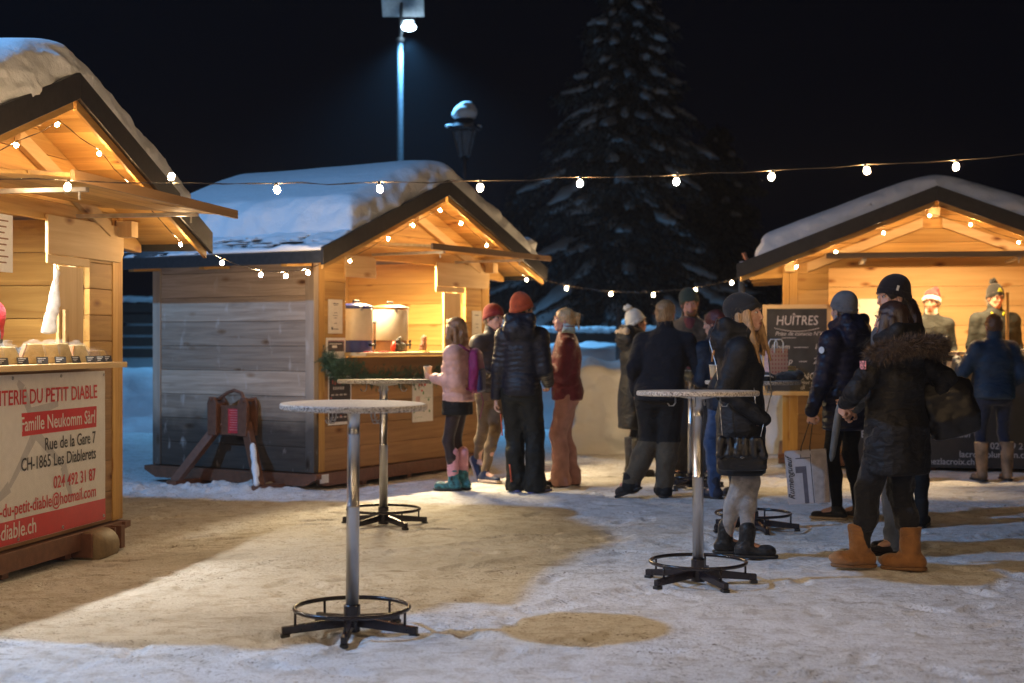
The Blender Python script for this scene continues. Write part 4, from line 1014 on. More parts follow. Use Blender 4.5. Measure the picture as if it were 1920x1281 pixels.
xm = poster(S2, 0.04, 0.42, 0.56, 1.03, [M_WHITEP], [(M_GREEN, [(0.1, 0.18, 0.7, 0.74), (0.82, 0.9, 0.82, 0.88), (0.75, 0.82, 0.45, 0.5), (0.5, 0.56, 0.6, 0.66), (0.3, 0.36, 0.3, 0.34), (0.52, 0.58, 0.22, 0.26), (0.05, 0.1, 0.2, 0.24), (0.8, 0.86, 0.2, 0.25), (0.6, 0.9, 0.52, 0.528), (0.1, 0.5, 0.1, 0.105)]), (M_REDP, [(0.30, 0.36, 0.78, 0.85), (0.42, 0.48, 0.78, 0.86), (0.56, 0.64, 0.78, 0.86), (0.42, 0.5, 0.66, 0.7)]), (plain('pink_wash', (0.62, 0.42, 0.40), 0.6), [(0.15, 0.36, 0.42, 0.56), (0.4, 0.7, 0.28, 0.38)])], 'white Christmas poster with small red and green drawings low on the drinks stall')
poster(S2, 1.20, 1.40, 1.35, 1.72, [M_PAPERY], [(M_INK, [(0.3, 0.7, 0.86, 0.88), (0.35, 0.65, 0.6, 0.615), (0.35, 0.62, 0.5, 0.515), (0.3, 0.7, 0.3, 0.32)])], 'cream price sheet on the right pillar of the drinks stall', lab='price_sheet', cat='price sheet')
poster(S2, -0.50, -0.42, 1.92, 2.02, [M_WHITEP], [(M_INK, [(0.3, 0.7, 0.4, 0.45)])], 'small white switch box on the back wall of the drinks stall', y=1.93, lab='switch_box', cat='switch box')

# fir garland under the drinks counter
def needle_mat(name, a, b_):
    m, nt, ns, ls, b = newmat(name)
    at_ = node(ns, 'ShaderNodeAttribute'); at_.attribute_name = 'tone'
    r = ramp(ns, [(0.0, a), (1.0, b_)]); ls.new(at_.outputs['Fac'], r.inputs['Fac']); ls.new(r.outputs['Color'], b.inputs['Base Color']); setin(b, Roughness=0.55)
    return m
M_NEED = needle_mat('fir_needles', (0.02, 0.055, 0.03), (0.08, 0.18, 0.11))
def tri_cloud(name, P, D, L, Wd, tone, mat, parent=None):
    """thin triangles: base points P, directions D, lengths L, widths Wd (all numpy)"""
    n = len(P); rr = np.random.RandomState(5); s_ = np.cross(D, rr.randn(n, 3)); s_ /= np.linalg.norm(s_, axis=1)[:, None] + 1e-9
    V = np.empty((n, 3, 3)); V[:, 0] = P - s_ * Wd[:, None]; V[:, 1] = P + s_ * Wd[:, None]; V[:, 2] = P + D * L[:, None]
    o = np_mesh(name, V.reshape(-1, 3), np.arange(3 * n).reshape(n, 3), mat, parent, smooth=False)
    a = o.data.attributes.new('tone', 'FLOAT', 'FACE'); a.data.foreach_set('value', tone.astype(np.float32)); return o
gt = empty('garland', (0, 0, 0), 0, 'green fir garland draped under the hot drinks counter', 'garland'); place(gt, S2, (0, -0.055, 0))
rs_ = np.random.RandomState(11); pts = [(-1.52, 1.22), (-1.40, 1.16), (-1.30, 1.10), (-1.15, 1.13), (-0.9, 1.06), (-0.5, 1.03), (0.0, 1.035), (0.5, 1.05), (1.0, 1.08)]
pp = np.array(pts); tt = np.linspace(0, len(pts) - 1, 150); cx_ = np.interp(tt, range(len(pts)), pp[:, 0]); cz_ = np.interp(tt, range(len(pts)), pp[:, 1])
m = MB(); m.tube([(x, 0, z) for x, z in zip(cx_[::3], cz_[::3])], 0.008, 6); m.build('stem', plain('twig_brown', (0.06, 0.04, 0.02), 0.8), gt)
P = []; D = []; L = []; T = []
for x, z in zip(cx_, cz_):
    for tw in range(3):
        d = rs_.randn(3) * np.array([1, 0.55, 1.0]); d[1] = -abs(d[1]) * 0.8; d /= np.linalg.norm(d); ln = 0.075 + 0.075 * rs_.rand(); tn = rs_.rand()
        for k in range(26):
            s_ = rs_.rand(); b0 = np.array([x, 0, z]) + d * ln * s_
            dd = d * 0.7 + rs_.randn(3) * 0.6; dd /= np.linalg.norm(dd); P.append(b0); D.append(dd); L.append(0.032 + 0.014 * rs_.rand()); T.append(tn * 0.7 + 0.3 * rs_.rand())
P = np.array(P); tri_cloud('needles', P, np.array(D), np.array(L), np.full(len(P), 0.0024), np.array(T), M_NEED, gt)

# ------------------------------------------------------------ oyster stall: chalkboard, banner, goods
cb = empty('chalkboard', (0, 0, 0), 0, 'black chalkboard in light wood frame advertising oysters', 'chalkboard'); place(cb, S3, (-1.42, -0.035, 0))
cw, c0, c1 = 0.365, 0.80, 1.785
m = MB(); m.box(-cw + 0.04, cw - 0.04, -0.004, 0.012, c0 + 0.04, c1 - 0.04); m.build('board', plain('chalkboard_black', (0.035, 0.033, 0.032), 0.7, vary=0.35, scale=4), cb)
for a in ((-cw, -cw + 0.045, c0, c1), (cw - 0.045, cw, c0, c1)):
    m = MB(); m.box(a[0], a[1], -0.016, 0.016, a[2], a[3]); m.build('frame_stile', WP_Z, cb, 0.003)
for a in ((-cw + 0.046, cw - 0.046, c0, c0 + 0.045), (-cw + 0.046, cw - 0.046, c1 - 0.045, c1)):
    m = MB(); m.box(a[0], a[1], -0.015, 0.015, a[2], a[3]); m.build('frame_rail', WP_X, cb, 0.003)
M_CHALK = plain('chalk', (0.62, 0.58, 0.58), 0.9, vary=0.15, scale=60)
def ct(text, size, x, z, al='LEFT', sh=0.0, sx=1.0, bo=0.0): return lettering('chalk_writing', text, size, M_CHALK, cb, Matrix.Translation((x, -0.006, z)) @ Matrix.Rotation(R(90), 4, 'X'), al, sh, 0.0004, bo, sx=sx)
obs = [ct('HUÎTRES', 0.145, 0.0, 1.565, 'CENTER', 0.12, 0.80, 0.0), ct('Prise de conscio N°6', 0.062, 0.02, 1.45, 'CENTER', 0.3, 0.95), ct('6 pom  ——   10.-', 0.085, 0.30, 1.30, 'RIGHT', 0.2, 0.9), ct('12 p   —   20.-', 0.092, 0.30, 1.145, 'RIGHT', 0.2, 0.9),
       ct('BLANC', 0.105, 0.20, 0.975, 'RIGHT', 0.1, 0.95), ct('Haut vignoble', 0.055, 0.31, 0.925, 'RIGHT', 0.3, 0.9), ct('dl   — 20.-', 0.066, 0.31, 0.865, 'RIGHT', 0.2, 0.95)]
m = MB(); m.tube([(-0.24 + 0.02 * i, -0.006, 1.53 - 0.035 * math.sin(i / 24 * PI)) for i in range(25)], 0.003, 4); m.tube([(-0.16 + 0.01 * i, -0.006, 1.425) for i in range(16)], 0.0028, 4); m.tube([(-0.15 + 0.01 * i, -0.006, 1.085) for i in range(17)], 0.004, 4)
obs.append(m.build('chalk_writing', M_CHALK, cb)); join_meshes(obs, 'chalk_writing')
M_PVCB = plain('black_pvc', (0.022, 0.022, 0.026), 0.35, vary=0.1)
tb3, W3, yf3 = banner(S3, -0.86, 1.60, 0.05, 1.215, M_PVCB, 'black banner with white writing under the oyster counter', y=-0.118, seed=2.0)
M_BW = plain('grey_white_ink', (0.42, 0.41, 0.41), 0.5, vary=0.03)
on_sheet(tb3, yf3, [('Restaurant', 0.165, -0.63, 1.035, 'LEFT', 0.05, 0.001, 0.9), ('La Croix', 0.165, 0.32, 1.035, 'LEFT', 0.05, 0.001, 0.9), ('www.chezlacroix.ch', 0.095, 0.05, 0.085, 'RIGHT', 0, 0.001, 0.95), ('lacroix.plumann.ch', 0.095, -0.11, 0.165, 'LEFT', 0, 0.001, 0.98), ('024 49 21 44', 0.095, 0.70, 0.255, 'RIGHT', 0, 0.001, 0.98), ('Hofmann', 0.095, 0.00, 0.375, 'RIGHT', 0.25, 0.001, 0.9), ('E', 0.11, -1.12, 0.36, 'LEFT', 0, 0.001, 1), ('Les Diablerets', 0.05, 0.62, 0.66, 'LEFT', 0.3, 0, 0.9)], M_BW, 'lettering')
# white sheet on the back wall, glass, lamp post panel
m = MB(); m.box(-0.24, 0.24, -0.004, 0.0, -0.24, 0.24); o = m.build('wall_sheet', M_WHITEP); place(o, S3, (-0.62, 1.93, 1.66)); tag(o, 'blank white board fixed inside on the left of the oyster stall', 'white board')
def glass_mat():
    m, nt, ns, ls, b = newmat('thin_glass'); setin(b, Roughness=0.05); b.inputs['Base Color'].default_value = (0.9, 0.9, 0.88, 1); b.inputs['Alpha'].default_value = 0.3; return m
M_GLASS = glass_mat()
def wine_glass(S, p, label):
    t = empty('wine_glass', (0, 0, 0), 0, label, 'wine glass'); place(t, S, p)
    m = MB(); m.lathe([(0, 0), (0.032, 0.001), (0.032, 0.003), (0.004, 0.008), (0.004, 0.07), (0.022, 0.085), (0.034, 0.115), (0.031, 0.165), (0.0295, 0.165), (0.032, 0.115), (0.02, 0.088), (0, 0.08)], 24); m.build('glass', M_GLASS, t, 0, True)
    m = MB(); m.lathe([(0, 0.089), (0.019, 0.090), (0.0305, 0.112), (0, 0.113)], 20); m.build('wine', plain('white_wine', (0.62, 0.48, 0.16), 0.2), t, 0, True)
wine_glass(S3, (0.02, -0.12, 1.281), 'glass of white wine on the oyster counter by the santa hat man')
wine_glass(S3, (0.10, -0.20, 1.281), 'glass of white wine near the hand of the woman in blue')
pl = empty('plate', (0, 0, 0), 0, 'round plate on the oyster counter right of the blue jacket', 'plate'); place(pl, S3, (0.86, -0.12, 1.281))
m = MB(); m.lathe([(0, 0), (0.07, 0), (0.11, 0.018), (0.108, 0.021), (0.07, 0.005), (0, 0.004)], 32); m.build('dish', M_WHITEP, pl, 0, True)
m = MB(); 
for i in range(7): m.lathe([(0, 0), (0.02, 0), (0.03, 0.012), (0.015, 0.02), (0, 0.02)], 10, c=(0.055 * math.cos(i), 0.055 * math.sin(i * 0.9), 0.006))
m.build('oysters', plain('shell_grey', (0.4, 0.36, 0.3), 0.5), pl)
m = MB(); m.box(-0.015, 0.015, -0.01, 0.01, 0, 0.62); o = m.build('screen_post', W_Z); place(o, S3, (0.75, -0.1, 1.281)); tag(o, 'thin wooden upright on the right end of the oyster counter', 'upright')

# stick poking out of the snow at the oyster stall eave
m = MB(); m.tube([in_stall(S3, (-1.90, -0.44, 2.16)), in_stall(S3, (-1.98, -0.44, 2.33))], 0.022, 10); o = m.build('stick', plain('red_brown_stick', (0.35, 0.14, 0.08), 0.7)); tag(o, 'short reddish stick poking from the oyster stall eave', 'stick')
# ------------------------------------------------------------ strings of bulbs
M_BULB = emis('lit_bulb', (1.0, 0.66, 0.34), 720.0)
M_CABLE = plain('clear_cable', (0.05, 0.04, 0.03), 0.2, 0.0)
def bulb_mesh():
    m = MB(); m.lathe([(0, -0.046), (0.010, -0.043), (0.017, -0.034), (0.0195, -0.022), (0.016, -0.010), (0.010, -0.002), (0, -0.001)], 12); return m
def string_lights(name, pts, bulbs, label, up=(), r=0.0020, scale=1.0, tilt=0.25):
    """pts: cable points; bulbs: points on the cable (world)"""
    t = empty('string_lights', pts[0], 0, label, 'string lights', 'bulb strings over the market')
    o0 = Vector(pts[0])
    P = []
    for a, b in zip(pts[:-1], pts[1:]):
        a, b = Vector(a), Vector(b); n = max(2, int((b - a).length / 0.12))
        for i in range(n): P.append(a.lerp(b, i / n) + Vector((0, 0, 0.004 * math.sin(i * 2.3) - 0.006 * (i > 0) * rnd.random())))
    P.append(Vector(pts[-1]))
    m = MB(); m.tube([p - o0 for p in P], r, 6)
    q = []; 
    for i, p in enumerate(P): q.append(p - o0 + Vector((0.004 * math.cos(i * 1.9), 0.004 * math.sin(i * 1.9), 0.004 * math.cos(i * 1.9 + 1))))
    m.tube(q, r * 0.8, 5)
    m.build('cable', M_CABLE, t, 0, True)
    for i, b in enumerate(bulbs):
        b = Vector(b) - o0; s_ = -1 if i in up else 1
        rot = Matrix.Rotation(rnd.uniform(-tilt, tilt), 4, 'X') @ Matrix.Rotation(rnd.uniform(-tilt, tilt), 4, 'Y') @ (Matrix.Rotation(PI, 4, 'X') if s_ < 0 else Matrix.Identity(4))
        M_ = Matrix.Translation(b) @ rot @ Matrix.Scale(scale, 4)
        k = MB(); k.lathe([(0, 0.004), (0.011, 0.003), (0.012, -0.012), (0.0115, -0.022), (0, -0.022)], 10, M=M_); sk = k.build('socket', M_BLACK, t)
        k = bulb_mesh(); k.v = [tuple(M_ @ (Vector(v) * 1.15 + Vector((0, 0, -0.0225)))) for v in k.v]; k.build('bulb', M_BULB, sk, 0, True)
    return t
YM = 7.0
mp_ = [(-260, 325), (0, 336), (128, 338), (320, 344), (517, 344), (710, 342), (901, 339), (1088, 332), (1271, 328), (1450, 319), (1622, 308), (1795, 300), (1920, 289), (2200, 262)]
string_lights('main', [at(a, b, YM) for a, b in mp_], [at(a, b, YM) for a, b in mp_[2:-2]], 'long bulb string hanging right across the market in front of all stalls', up=(1,), scale=0.70)
def stall_string(S, w, label, over=None, y=-0.50, ts=(-1.85, -1.5, -1.05, -0.6, -0.16, 0.35, 0.8, 1.25, 1.75), mats=None):
    """cable looping under the bargeboards with bulbs"""
    pts = []; bl = []
    for i, x in enumerate(ts):
        yy = -0.41
        p = in_stall(S, (x, yy, roof_under(x) - 0.155 - 0.0 * abs(x))); bl.append(p)
    for i in range(len(bl) - 1):
        pts.append(bl[i]); pts.append((bl[i] + bl[i + 1]) / 2 + Vector((0, 0, -0.012)))
    pts.append(bl[-1])
    return string_lights('s', pts, bl, label, scale=0.52, r=0.0020, tilt=0.5)
stall_string(S1, 1.56, 'bulb string following the gable edge of the cheese stall', ts=(-1.8, -1.2, -0.6, -0.12, 0.38, 0.80, 1.62))
stall_string(S2, 1.56, 'bulb string following the gable edge of the hot drinks stall', ts=(-1.58, -0.95, -0.55, -0.08, 0.35, 0.85, 1.70))
stall_string(S3, 1.56, 'bulb string following the gable edge of the oyster stall', ts=(-1.42, -1.02, -0.52, -0.07, 0.34, 0.82, 1.3, 1.8))
# short strings from eave to eave
def swag(a, b, bl, label, n=12, sag=0.1):
    pts = [a.lerp(b, i / n) - Vector((0, 0, sag * 4 * (i / n) * (1 - i / n))) for i in range(n + 1)]
    return string_lights('swag', pts, [a.lerp(b, t_) - Vector((0, 0, sag * 4 * t_ * (1 - t_))) for t_ in bl], label, scale=0.70, r=0.0022)
e1 = in_stall(S1, (2.02, -0.46, 2.07)); e2 = in_stall(S2, (-2.03, -0.46, 2.07)); e3 = in_stall(S2, (2.02, -0.46, 2.07)); e4 = in_stall(S3, (-2.03, -0.46, 2.06))
swag(e1, e2, (0.10, 0.42, 0.64, 0.84), 'short bulb string slung from the cheese stall to the drinks stall', sag=0.11)
swag(e3, e4, (0.12, 0.35, 0.57, 0.79, 0.97), 'bulb string slung from the drinks stall to the oyster stall', sag=0.14)
# unseen strings added overhead and behind the viewer as warm fill light
for k, (Y, z, lab) in enumerate(((2.4, 3.0, 'unseen bulb string added above the near square for warm fill light'), (-1.2, 3.0, 'unseen bulb string added behind the viewer for warm fill light'))):
    pts = [Vector((x, Y + 0.05 * x, z - 0.25 + 0.02 * (x * x) / 4)) for x in np.linspace(-6, 8, 15)]
    string_lights('over', pts, pts[1:-1], lab, scale=0.95)

# ------------------------------------------------------------ street lamp with solar panel, old lantern, poles
M_POLE = plain('galvanised_pole', (0.10, 0.11, 0.12), 0.45, 0.4)
M_LED = emis('lit_led', (0.62, 0.85, 1.0), 45.0)
def solar_lamp():
    Y = 25.0; b = at(750, 0, Y)
    t = empty('street_lamp', (b.x, Y, 0.3), 0, 'tall street lamp with solar panel shining cold white', 'street lamp'); z0 = 0.3
    top = at(750, 78, Y).z - z0
    m = MB(); m.lathe([(0, -0.6), (0.075, -0.6), (0.055, top), (0.075, top), (0.075, top + 0.06), (0, top + 0.06)], 20); m.build('pole', M_POLE, t, 0, False)
    hl = at(768, 55, Y); hx = hl.x - b.x; hz = hl.z - z0
    m = MB(); m.tube([(0, 0, top), (0.02, -0.04, top + 0.12), (0.06, -0.12, hz + 0.10), (hx, -0.22, hz + 0.12)], 0.03, 10); m.tube([(0, 0.02, top), (0.02, 0.02, top + 0.60), (0.04, 0.02, top + 1.0)], 0.028, 10); m.build('arm', M_POLE, t, 0, True)
    m = MB(); m.prism([(-0.10, 0.09), (0.10, 0.09), (0.08, 0.13), (-0.08, 0.13)], -0.30, -0.06, 'y', M=Matrix.Translation((hx, 0, hz))); hd = m.build('lamp_head', M_POLE, t, 0.01)
    m = MB(); m.lathe([(0, -0.085), (0.07, -0.075), (0.13, -0.04), (0.15, 0.0), (0.13, 0.04), (0.07, 0.078), (0, 0.088)], 24, M=Matrix.Translation((hx, -0.18, hz)) @ Matrix.Diagonal((0.85, 0.65, 0.8, 1))); m.build('lamp_glass', M_LED, hd, 0, True)
    p0 = at(755, 5, Y); m = MB()
    Mp = Matrix.Translation((p0.x - b.x, 0.0, at(0, 27, Y).z - z0 + 0.24)) @ Matrix.Rotation(R(-52), 4, 'X')
    m.box(-0.37, 0.37, -0.30, 0.30, -0.02, 0.02, M=Mp); pn = m.build('solar_panel', plain('panel_back', (0.34, 0.36, 0.38), 0.5), t, 0.004)
    m = MB()
    for i in range(4):
        for j in range(3): m.box(-0.35 + i * 0.177, -0.19 + i * 0.177, -0.28 + j * 0.19, -0.105 + j * 0.19, 0.021, 0.024, M=Mp)
    m.build('solar_cells', plain('cell_blue', (0.02, 0.03, 0.08), 0.2), pn)
    l = bpy.data.lights.new('street_lamp_light', 'SPOT'); l.spot_size = R(135); l.spot_blend = 1.0; l.energy = 2000; l.color = (0.16, 0.52, 1.0); l.shadow_soft_size = 0.12
    o = bpy.data.objects.new('street_lamp_light', l); col.objects.link(o); o.parent = t; o.location = (hx, -0.25, hz - 0.22)
solar_lamp()
def lantern():
    Y = 24.0; b = at(871, 0, Y); z0 = 0.3
    t = empty('lantern_post', (b.x, Y, z0), 0, 'old fashioned unlit lantern post capped with snow', 'lantern post')
    zt = at(0, 242, Y).z - z0; zb = at(0, 296, Y).z - z0; pxm = Y / F
    m = MB(); m.lathe([(0, -0.6), (0.09, -0.6), (0.07, 0.6), (0.045, 0.7), (0.035, zb - 0.25), (0.05, zb - 0.2), (0.03, zb - 0.1), (0.06, zb), (0, zb)], 16); m.build('pole', M_BLACKM, t, 0, True)
    m = MB(); m.lathe([(0.035, zb), (0.10, zb + 0.03), (0.09, zb + 0.04)], 6); r0, r1 = 0.10, 0.21
    for k in range(6):
        a = 2 * PI * k / 6 + 0.3; m.tube([(r0 * math.cos(a), r0 * math.sin(a), zb + 0.03), (r1 * math.cos(a), r1 * math.sin(a), zt - 0.02)], 0.012, 6)
    m.lathe([(0.20, zt - 0.02), (0.29, zt - 0.01), (0.30, zt + 0.02), (0.16, zt + 0.10), (0.14, zt + 0.2), (0.0, zt + 0.22)], 24); m.build('lantern_frame', M_BLACKM, t)
    m = MB(); m.lathe([(0.095, zb + 0.04), (0.20, zt - 0.03)], 6); m.build('pane', M_FILM, t)
    f = SDF((-0.4, -0.4, zt - 0.1), (0.4, 0.4, zt + 0.6), 0.02); f.ell((0, 0, zt + 0.27), (0.21, 0.21, 0.15), wr=0.02, ws=9); f.ell((0.04, 0, zt + 0.35), (0.15, 0.15, 0.12), wr=0.02, ws=9)
    f.func(lambda x, y, z: zt + 0.17 - z, 'max'); f.ell((-0.24, -0.06, zt + 0.035), (0.09, 0.12, 0.035)); f.ell((0.24, -0.06, zt + 0.03), (0.06, 0.10, 0.03)); f.mesh('snow_cap', M_SNOW, t)
lantern()
def slim_pole(px, py0, Y, r, label, zb=-0.2):
    b = at(px, py0, Y); m = MB(); m.lathe([(0, zb), (r, zb), (r * 0.9, b.z), (0, b.z)], 14); o = m.build('metal_pole', plain('pole_grey_%d' % px, (0.16, 0.17, 0.18), 0.5, 0.3), None, 0, True); o.location = (b.x, Y, 0); tag(o, label, 'pole')
slim_pole(1391, 515, 17.0, 0.045, 'grey metal pole under the left eave of the oyster stall')
slim_pole(1160, 578, 22.0, 0.05, 'dark metal pole behind the woman with the white bobble hat')
# ------------------------------------------------------------ banks of shovelled snow, fence, firs
def snow_bank(x0, x1, y0, y1, h, label, h_=0.05, seed=0, face=0.10, rot=0, amp=1.0):
    f = SDF((x0 - 0.3, y0 - 0.4, -0.3), (x1 + 0.3, y1 + 0.3, h + 0.5), h_)
    def fn(x, y, z):
        top = z - h * (1 + 0.10 * amp * vnoise(x * 0.8 + seed, y * 0.8) + 0.05 * amp * vnoise(x * 3 + seed, y * 3))
        e = np.maximum(np.maximum(x0 - x, x - x1), np.maximum(y0 - y, y - y1)) + 0.06 * amp * fbm(x * 3 + seed, z * 4, y * 3, o=3) + face * np.clip(z / h, 0, 1)
        r = 0.15; a_ = np.maximum(top + r, 0); b_ = np.maximum(e + r, 0)
        return np.minimum(np.maximum(top + r, e + r), 0) + np.sqrt(a_ * a_ + b_ * b_) - r
    f.func(fn, 'min'); o = f.mesh('snow_bank', M_SNOW); tag(o, label, 'snow bank', kind='structure'); return o
snow_bank(0.75, 3.6, 17.6, 19.4, 1.18, 'long cut snow wall closing the square between the stalls', amp=1.3, h_=0.035)
snow_bank(-12, -4.6, 21.5, 24.5, 0.95, 'rounded snow bank behind the drinks stall on the left', h_=0.07, seed=4, face=0.7)
snow_bank(-9, -4.0, 29, 34, 2.0, 'far snow heap below the dark fence', h_=0.12, seed=9, face=1.0)
snow_bank(3.9, 12, 20.5, 23.0, 1.3, 'snow bank behind the oyster stall', h_=0.08, seed=6, face=0.3)
snow_bank(-3.5, 4.5, 22.5, 25.5, 1.30, 'snow bank behind the cut snow wall', h_=0.08, seed=12, face=0.5)
def fence(x0, x1, Y, z0, label, n):
    t = empty('fence', ((x0 + x1) / 2, Y, z0), 0, label, 'fence'); w = (x1 - x0) / 2
    m = MB()
    for k in range(5): m.box(-w, w, -0.02, 0.02, 0.12 + k * 0.22, 0.30 + k * 0.22)
    m.build('rails', plain('dark_rail', (0.05, 0.035, 0.03), 0.8), t, 0.004)
    for k in range(n):
        x = -w + 2 * w * k / (n - 1); m = MB(); m.box(x - 0.06, x + 0.06, -0.09, -0.022, -0.5, 1.32); m.build('post', MATS['dark_rail'], t, 0.006)
    f = SDF((-w - 0.1, -0.25, 1.1), (w + 0.1, 0.25, 1.6), 0.04)
    f.cap((-w, 0, 1.25), (w, 0, 1.25), 0.07, wr=0.03)
    for k in range(n): f.ell((-w + 2 * w * k / (n - 1), -0.05, 1.37), (0.11, 0.11, 0.08), wr=0.02)
    f.mesh('snow_cap', M_SNOW, t)
fence(-9.5, -6.5, 27.5, 0.95, 'dark wooden fence topped with snow between the left stalls', 3)
fence(-2.5, 3.2, 25.6, 0.35, 'low dark fence behind the people at the drinks stall', 6)

M_TNEED = needle_mat('dark_fir', (0.015, 0.02, 0.018), (0.16, 0.165, 0.165))
def fir(X, Y, z0, H, Rb, label, seed, nb=150, snowy=0.6, needles=1.0, pad=1.0, group='snow laden fir trees beyond the square'):
    rs = np.random.RandomState(seed)
    t = empty('fir_tree', (X, Y, z0), 0, label, 'fir tree', group)
    m = MB(); m.tube([(0, 0, -0.5), (0.05, 0, H * 0.4), (0, 0.05, H * 0.8), (0, 0, H)], [0.28 * H / 11, 0.2 * H / 11, 0.09, 0.02], 10); m.build('trunk', plain('bark_%d' % seed, (0.06, 0.045, 0.035), 0.9, bump=0.6), t, 0, True)
    br = MB(); P = []; D = []; L = []; T = []; SP = []
    for i in range(nb):
        u = (i + rs.rand()) / nb; z = H * (0.06 + 0.92 * u ** 0.95); a = i * 2.399 + rs.rand() * 0.5
        ln = Rb * (1 - u) ** 0.8 * (0.42 + 0.75 * rs.rand() ** 1.3) * (1 + 0.18 * math.sin(z * 2.1 + seed)) + 0.25
        d = np.array([math.cos(a), math.sin(a), 0.0]); droop = 0.30 + 0.35 * rs.rand()
        up = 0.25 * (u ** 2)
        pts = []
        for k in range(7):
            s = k / 6; pts.append(np.array([0, 0, z]) + d * ln * s + np.array([0, 0, ln * (up * s - droop * s * s + 0.14 * s ** 4)]))
        br.tube([tuple(p) for p in pts], [0.035 * (1 - 0.85 * k / 6) * (1.2 - u) + 0.004 for k in range(7)], 5)
        side = np.array([-d[1], d[0], 0.0]); n = int((90 + 200 * ln) * needles)
        s = rs.rand(n) ** 0.75; lat = (rs.rand(n) * 2 - 1); wdt = 0.42 * ln * (0.25 + 0.75 * np.sin(np.clip(s, 0, 1) * PI * 0.85 + 0.25))
        base = np.array([np.interp(s, np.linspace(0, 1, 7), [p[j] for p in pts]) for j in range(3)]).T
        base = base + side * (lat * wdt)[:, None]; hang = (np.abs(lat) * wdt * 0.35 + rs.rand(n) * 0.25 * (0.4 + ln * 0.15)); base[:, 2] -= hang
        dd = side * np.sign(lat)[:, None] * 0.6 + d * 0.5 + rs.randn(n, 3) * 0.35; dd[:, 2] -= 0.75; dd /= np.linalg.norm(dd, axis=1)[:, None]
        P.append(base); D.append(dd); L.append(0.10 + 0.16 * rs.rand(n)); T.append(rs.rand(n))
        if rs.rand() < snowy and ln > 0.5:
            c = 0.25 + 0.75 * rs.rand(); SP.append((pts, c, ln, side, u))
    br.build('branches', MATS['bark_%d' % seed], t)
    P = np.concatenate(P); D = np.concatenate(D); L = np.concatenate(L); T = np.concatenate(T)
    cr = tri_cloud('crown', P, D, L, 0.014 + 0.022 * T[::-1], T, M_TNEED, t)
    # snow pads lying along the outer halves of the boughs
    V = []; Q = []; o = 0
    for pts, c, ln, side, u in SP:
        s0 = 0.35 + 0.3 * rs.rand(); s1 = min(1.0, s0 + 0.25 + 0.35 * rs.rand()); n, k = 10, 8
        ss = np.linspace(s0, s1, n); cen = np.array([np.interp(ss, np.linspace(0, 1, 7), [p[j] for p in pts]) for j in range(3)]).T
        for i in range(n):
            e = math.sin(PI * (i + 0.3) / (n - 0.4)) ** 0.6; wd = pad * (0.07 + 0.10 * ln * rs.rand() * c + 0.05 * ln) * e * (0.8 + 0.4 * rs.rand()); hh = (0.05 + 0.06 * rs.rand()) * e
            for j in range(k):
                a = 2 * PI * j / k
                V.append(cen[i] + side * wd * math.cos(a) + np.array([0, 0, 0.03 + hh * math.sin(a) - 0.45 * wd * math.cos(a) ** 2 + 0.02 * rs.randn()]))
        for i in range(n - 1):
            for j in range(k): Q.append((o + i * k + j, o + i * k + (j + 1) % k, o + (i + 1) * k + (j + 1) % k, o + (i + 1) * k + j))
        o += n * k
    np_mesh('snow_load', np.array(V), np.array(Q), M_SNOW, t)
    return t
fir(at(1175, 0, 34).x, 34, 0.7, 10.0, 3.5, 'tall snow laden fir rising above the middle of the market', 21, nb=230, snowy=0.95, needles=0.5, pad=0.75)
fir(at(985, 0, 41).x, 41, 1.0, 5.2, 2.6, 'small dim fir seen over the right eave of the drinks stall', 22, nb=80, snowy=0.35, needles=0.7, pad=0.6)
fir(at(1345, 0, 39).x, 39, 1.0, 6.4, 2.8, 'middling dim fir beside the left eave of the oyster stall', 23, nb=90, snowy=0.35, needles=0.7, pad=0.6)
# ------------------------------------------------------------ people
def skin_mat(name, c):
    m, nt, ns, ls, b = newmat(name)
    tc = node(ns, 'ShaderNodeTexCoord'); nz = node(ns, 'ShaderNodeTexNoise'); nz.inputs['Scale'].default_value = 22; nz.inputs['Detail'].default_value = 4
    ls.new(tc.outputs['Object'], nz.inputs['Vector'])
    r = ramp(ns, [(0.3, tuple(x * f for x, f in zip(c, (0.92, 0.78, 0.74)))), (0.7, c)]); ls.new(nz.outputs['Fac'], r.inputs['Fac']); ls.new(r.outputs['Color'], b.inputs['Base Color'])
    setin(b, Roughness=0.5); b.inputs['Subsurface Weight'].default_value = 0.08; b.inputs['Subsurface Radius'].default_value = (0.01, 0.004, 0.002)
    return m
SKIN = skin_mat('skin', (0.66, 0.42, 0.32)); SKINR = skin_mat('ruddy_skin', (0.66, 0.36, 0.27))
LIPS = plain('lip', (0.42, 0.13, 0.11), 0.45); EYEW = plain('eye_white', (0.6, 0.58, 0.55), 0.2); EYED = plain('iris_dark', (0.03, 0.02, 0.015), 0.15)
def cloth(name, c, rough=0.75, vary=0.10, bump=0.35, bscale=130, sheen=0.15, scale=14, folds=0.4):
    return plain(name, c, rough, 0, vary, scale, bump, bscale, 0.3, sheen, 0.0 if 'knit' in name else folds)
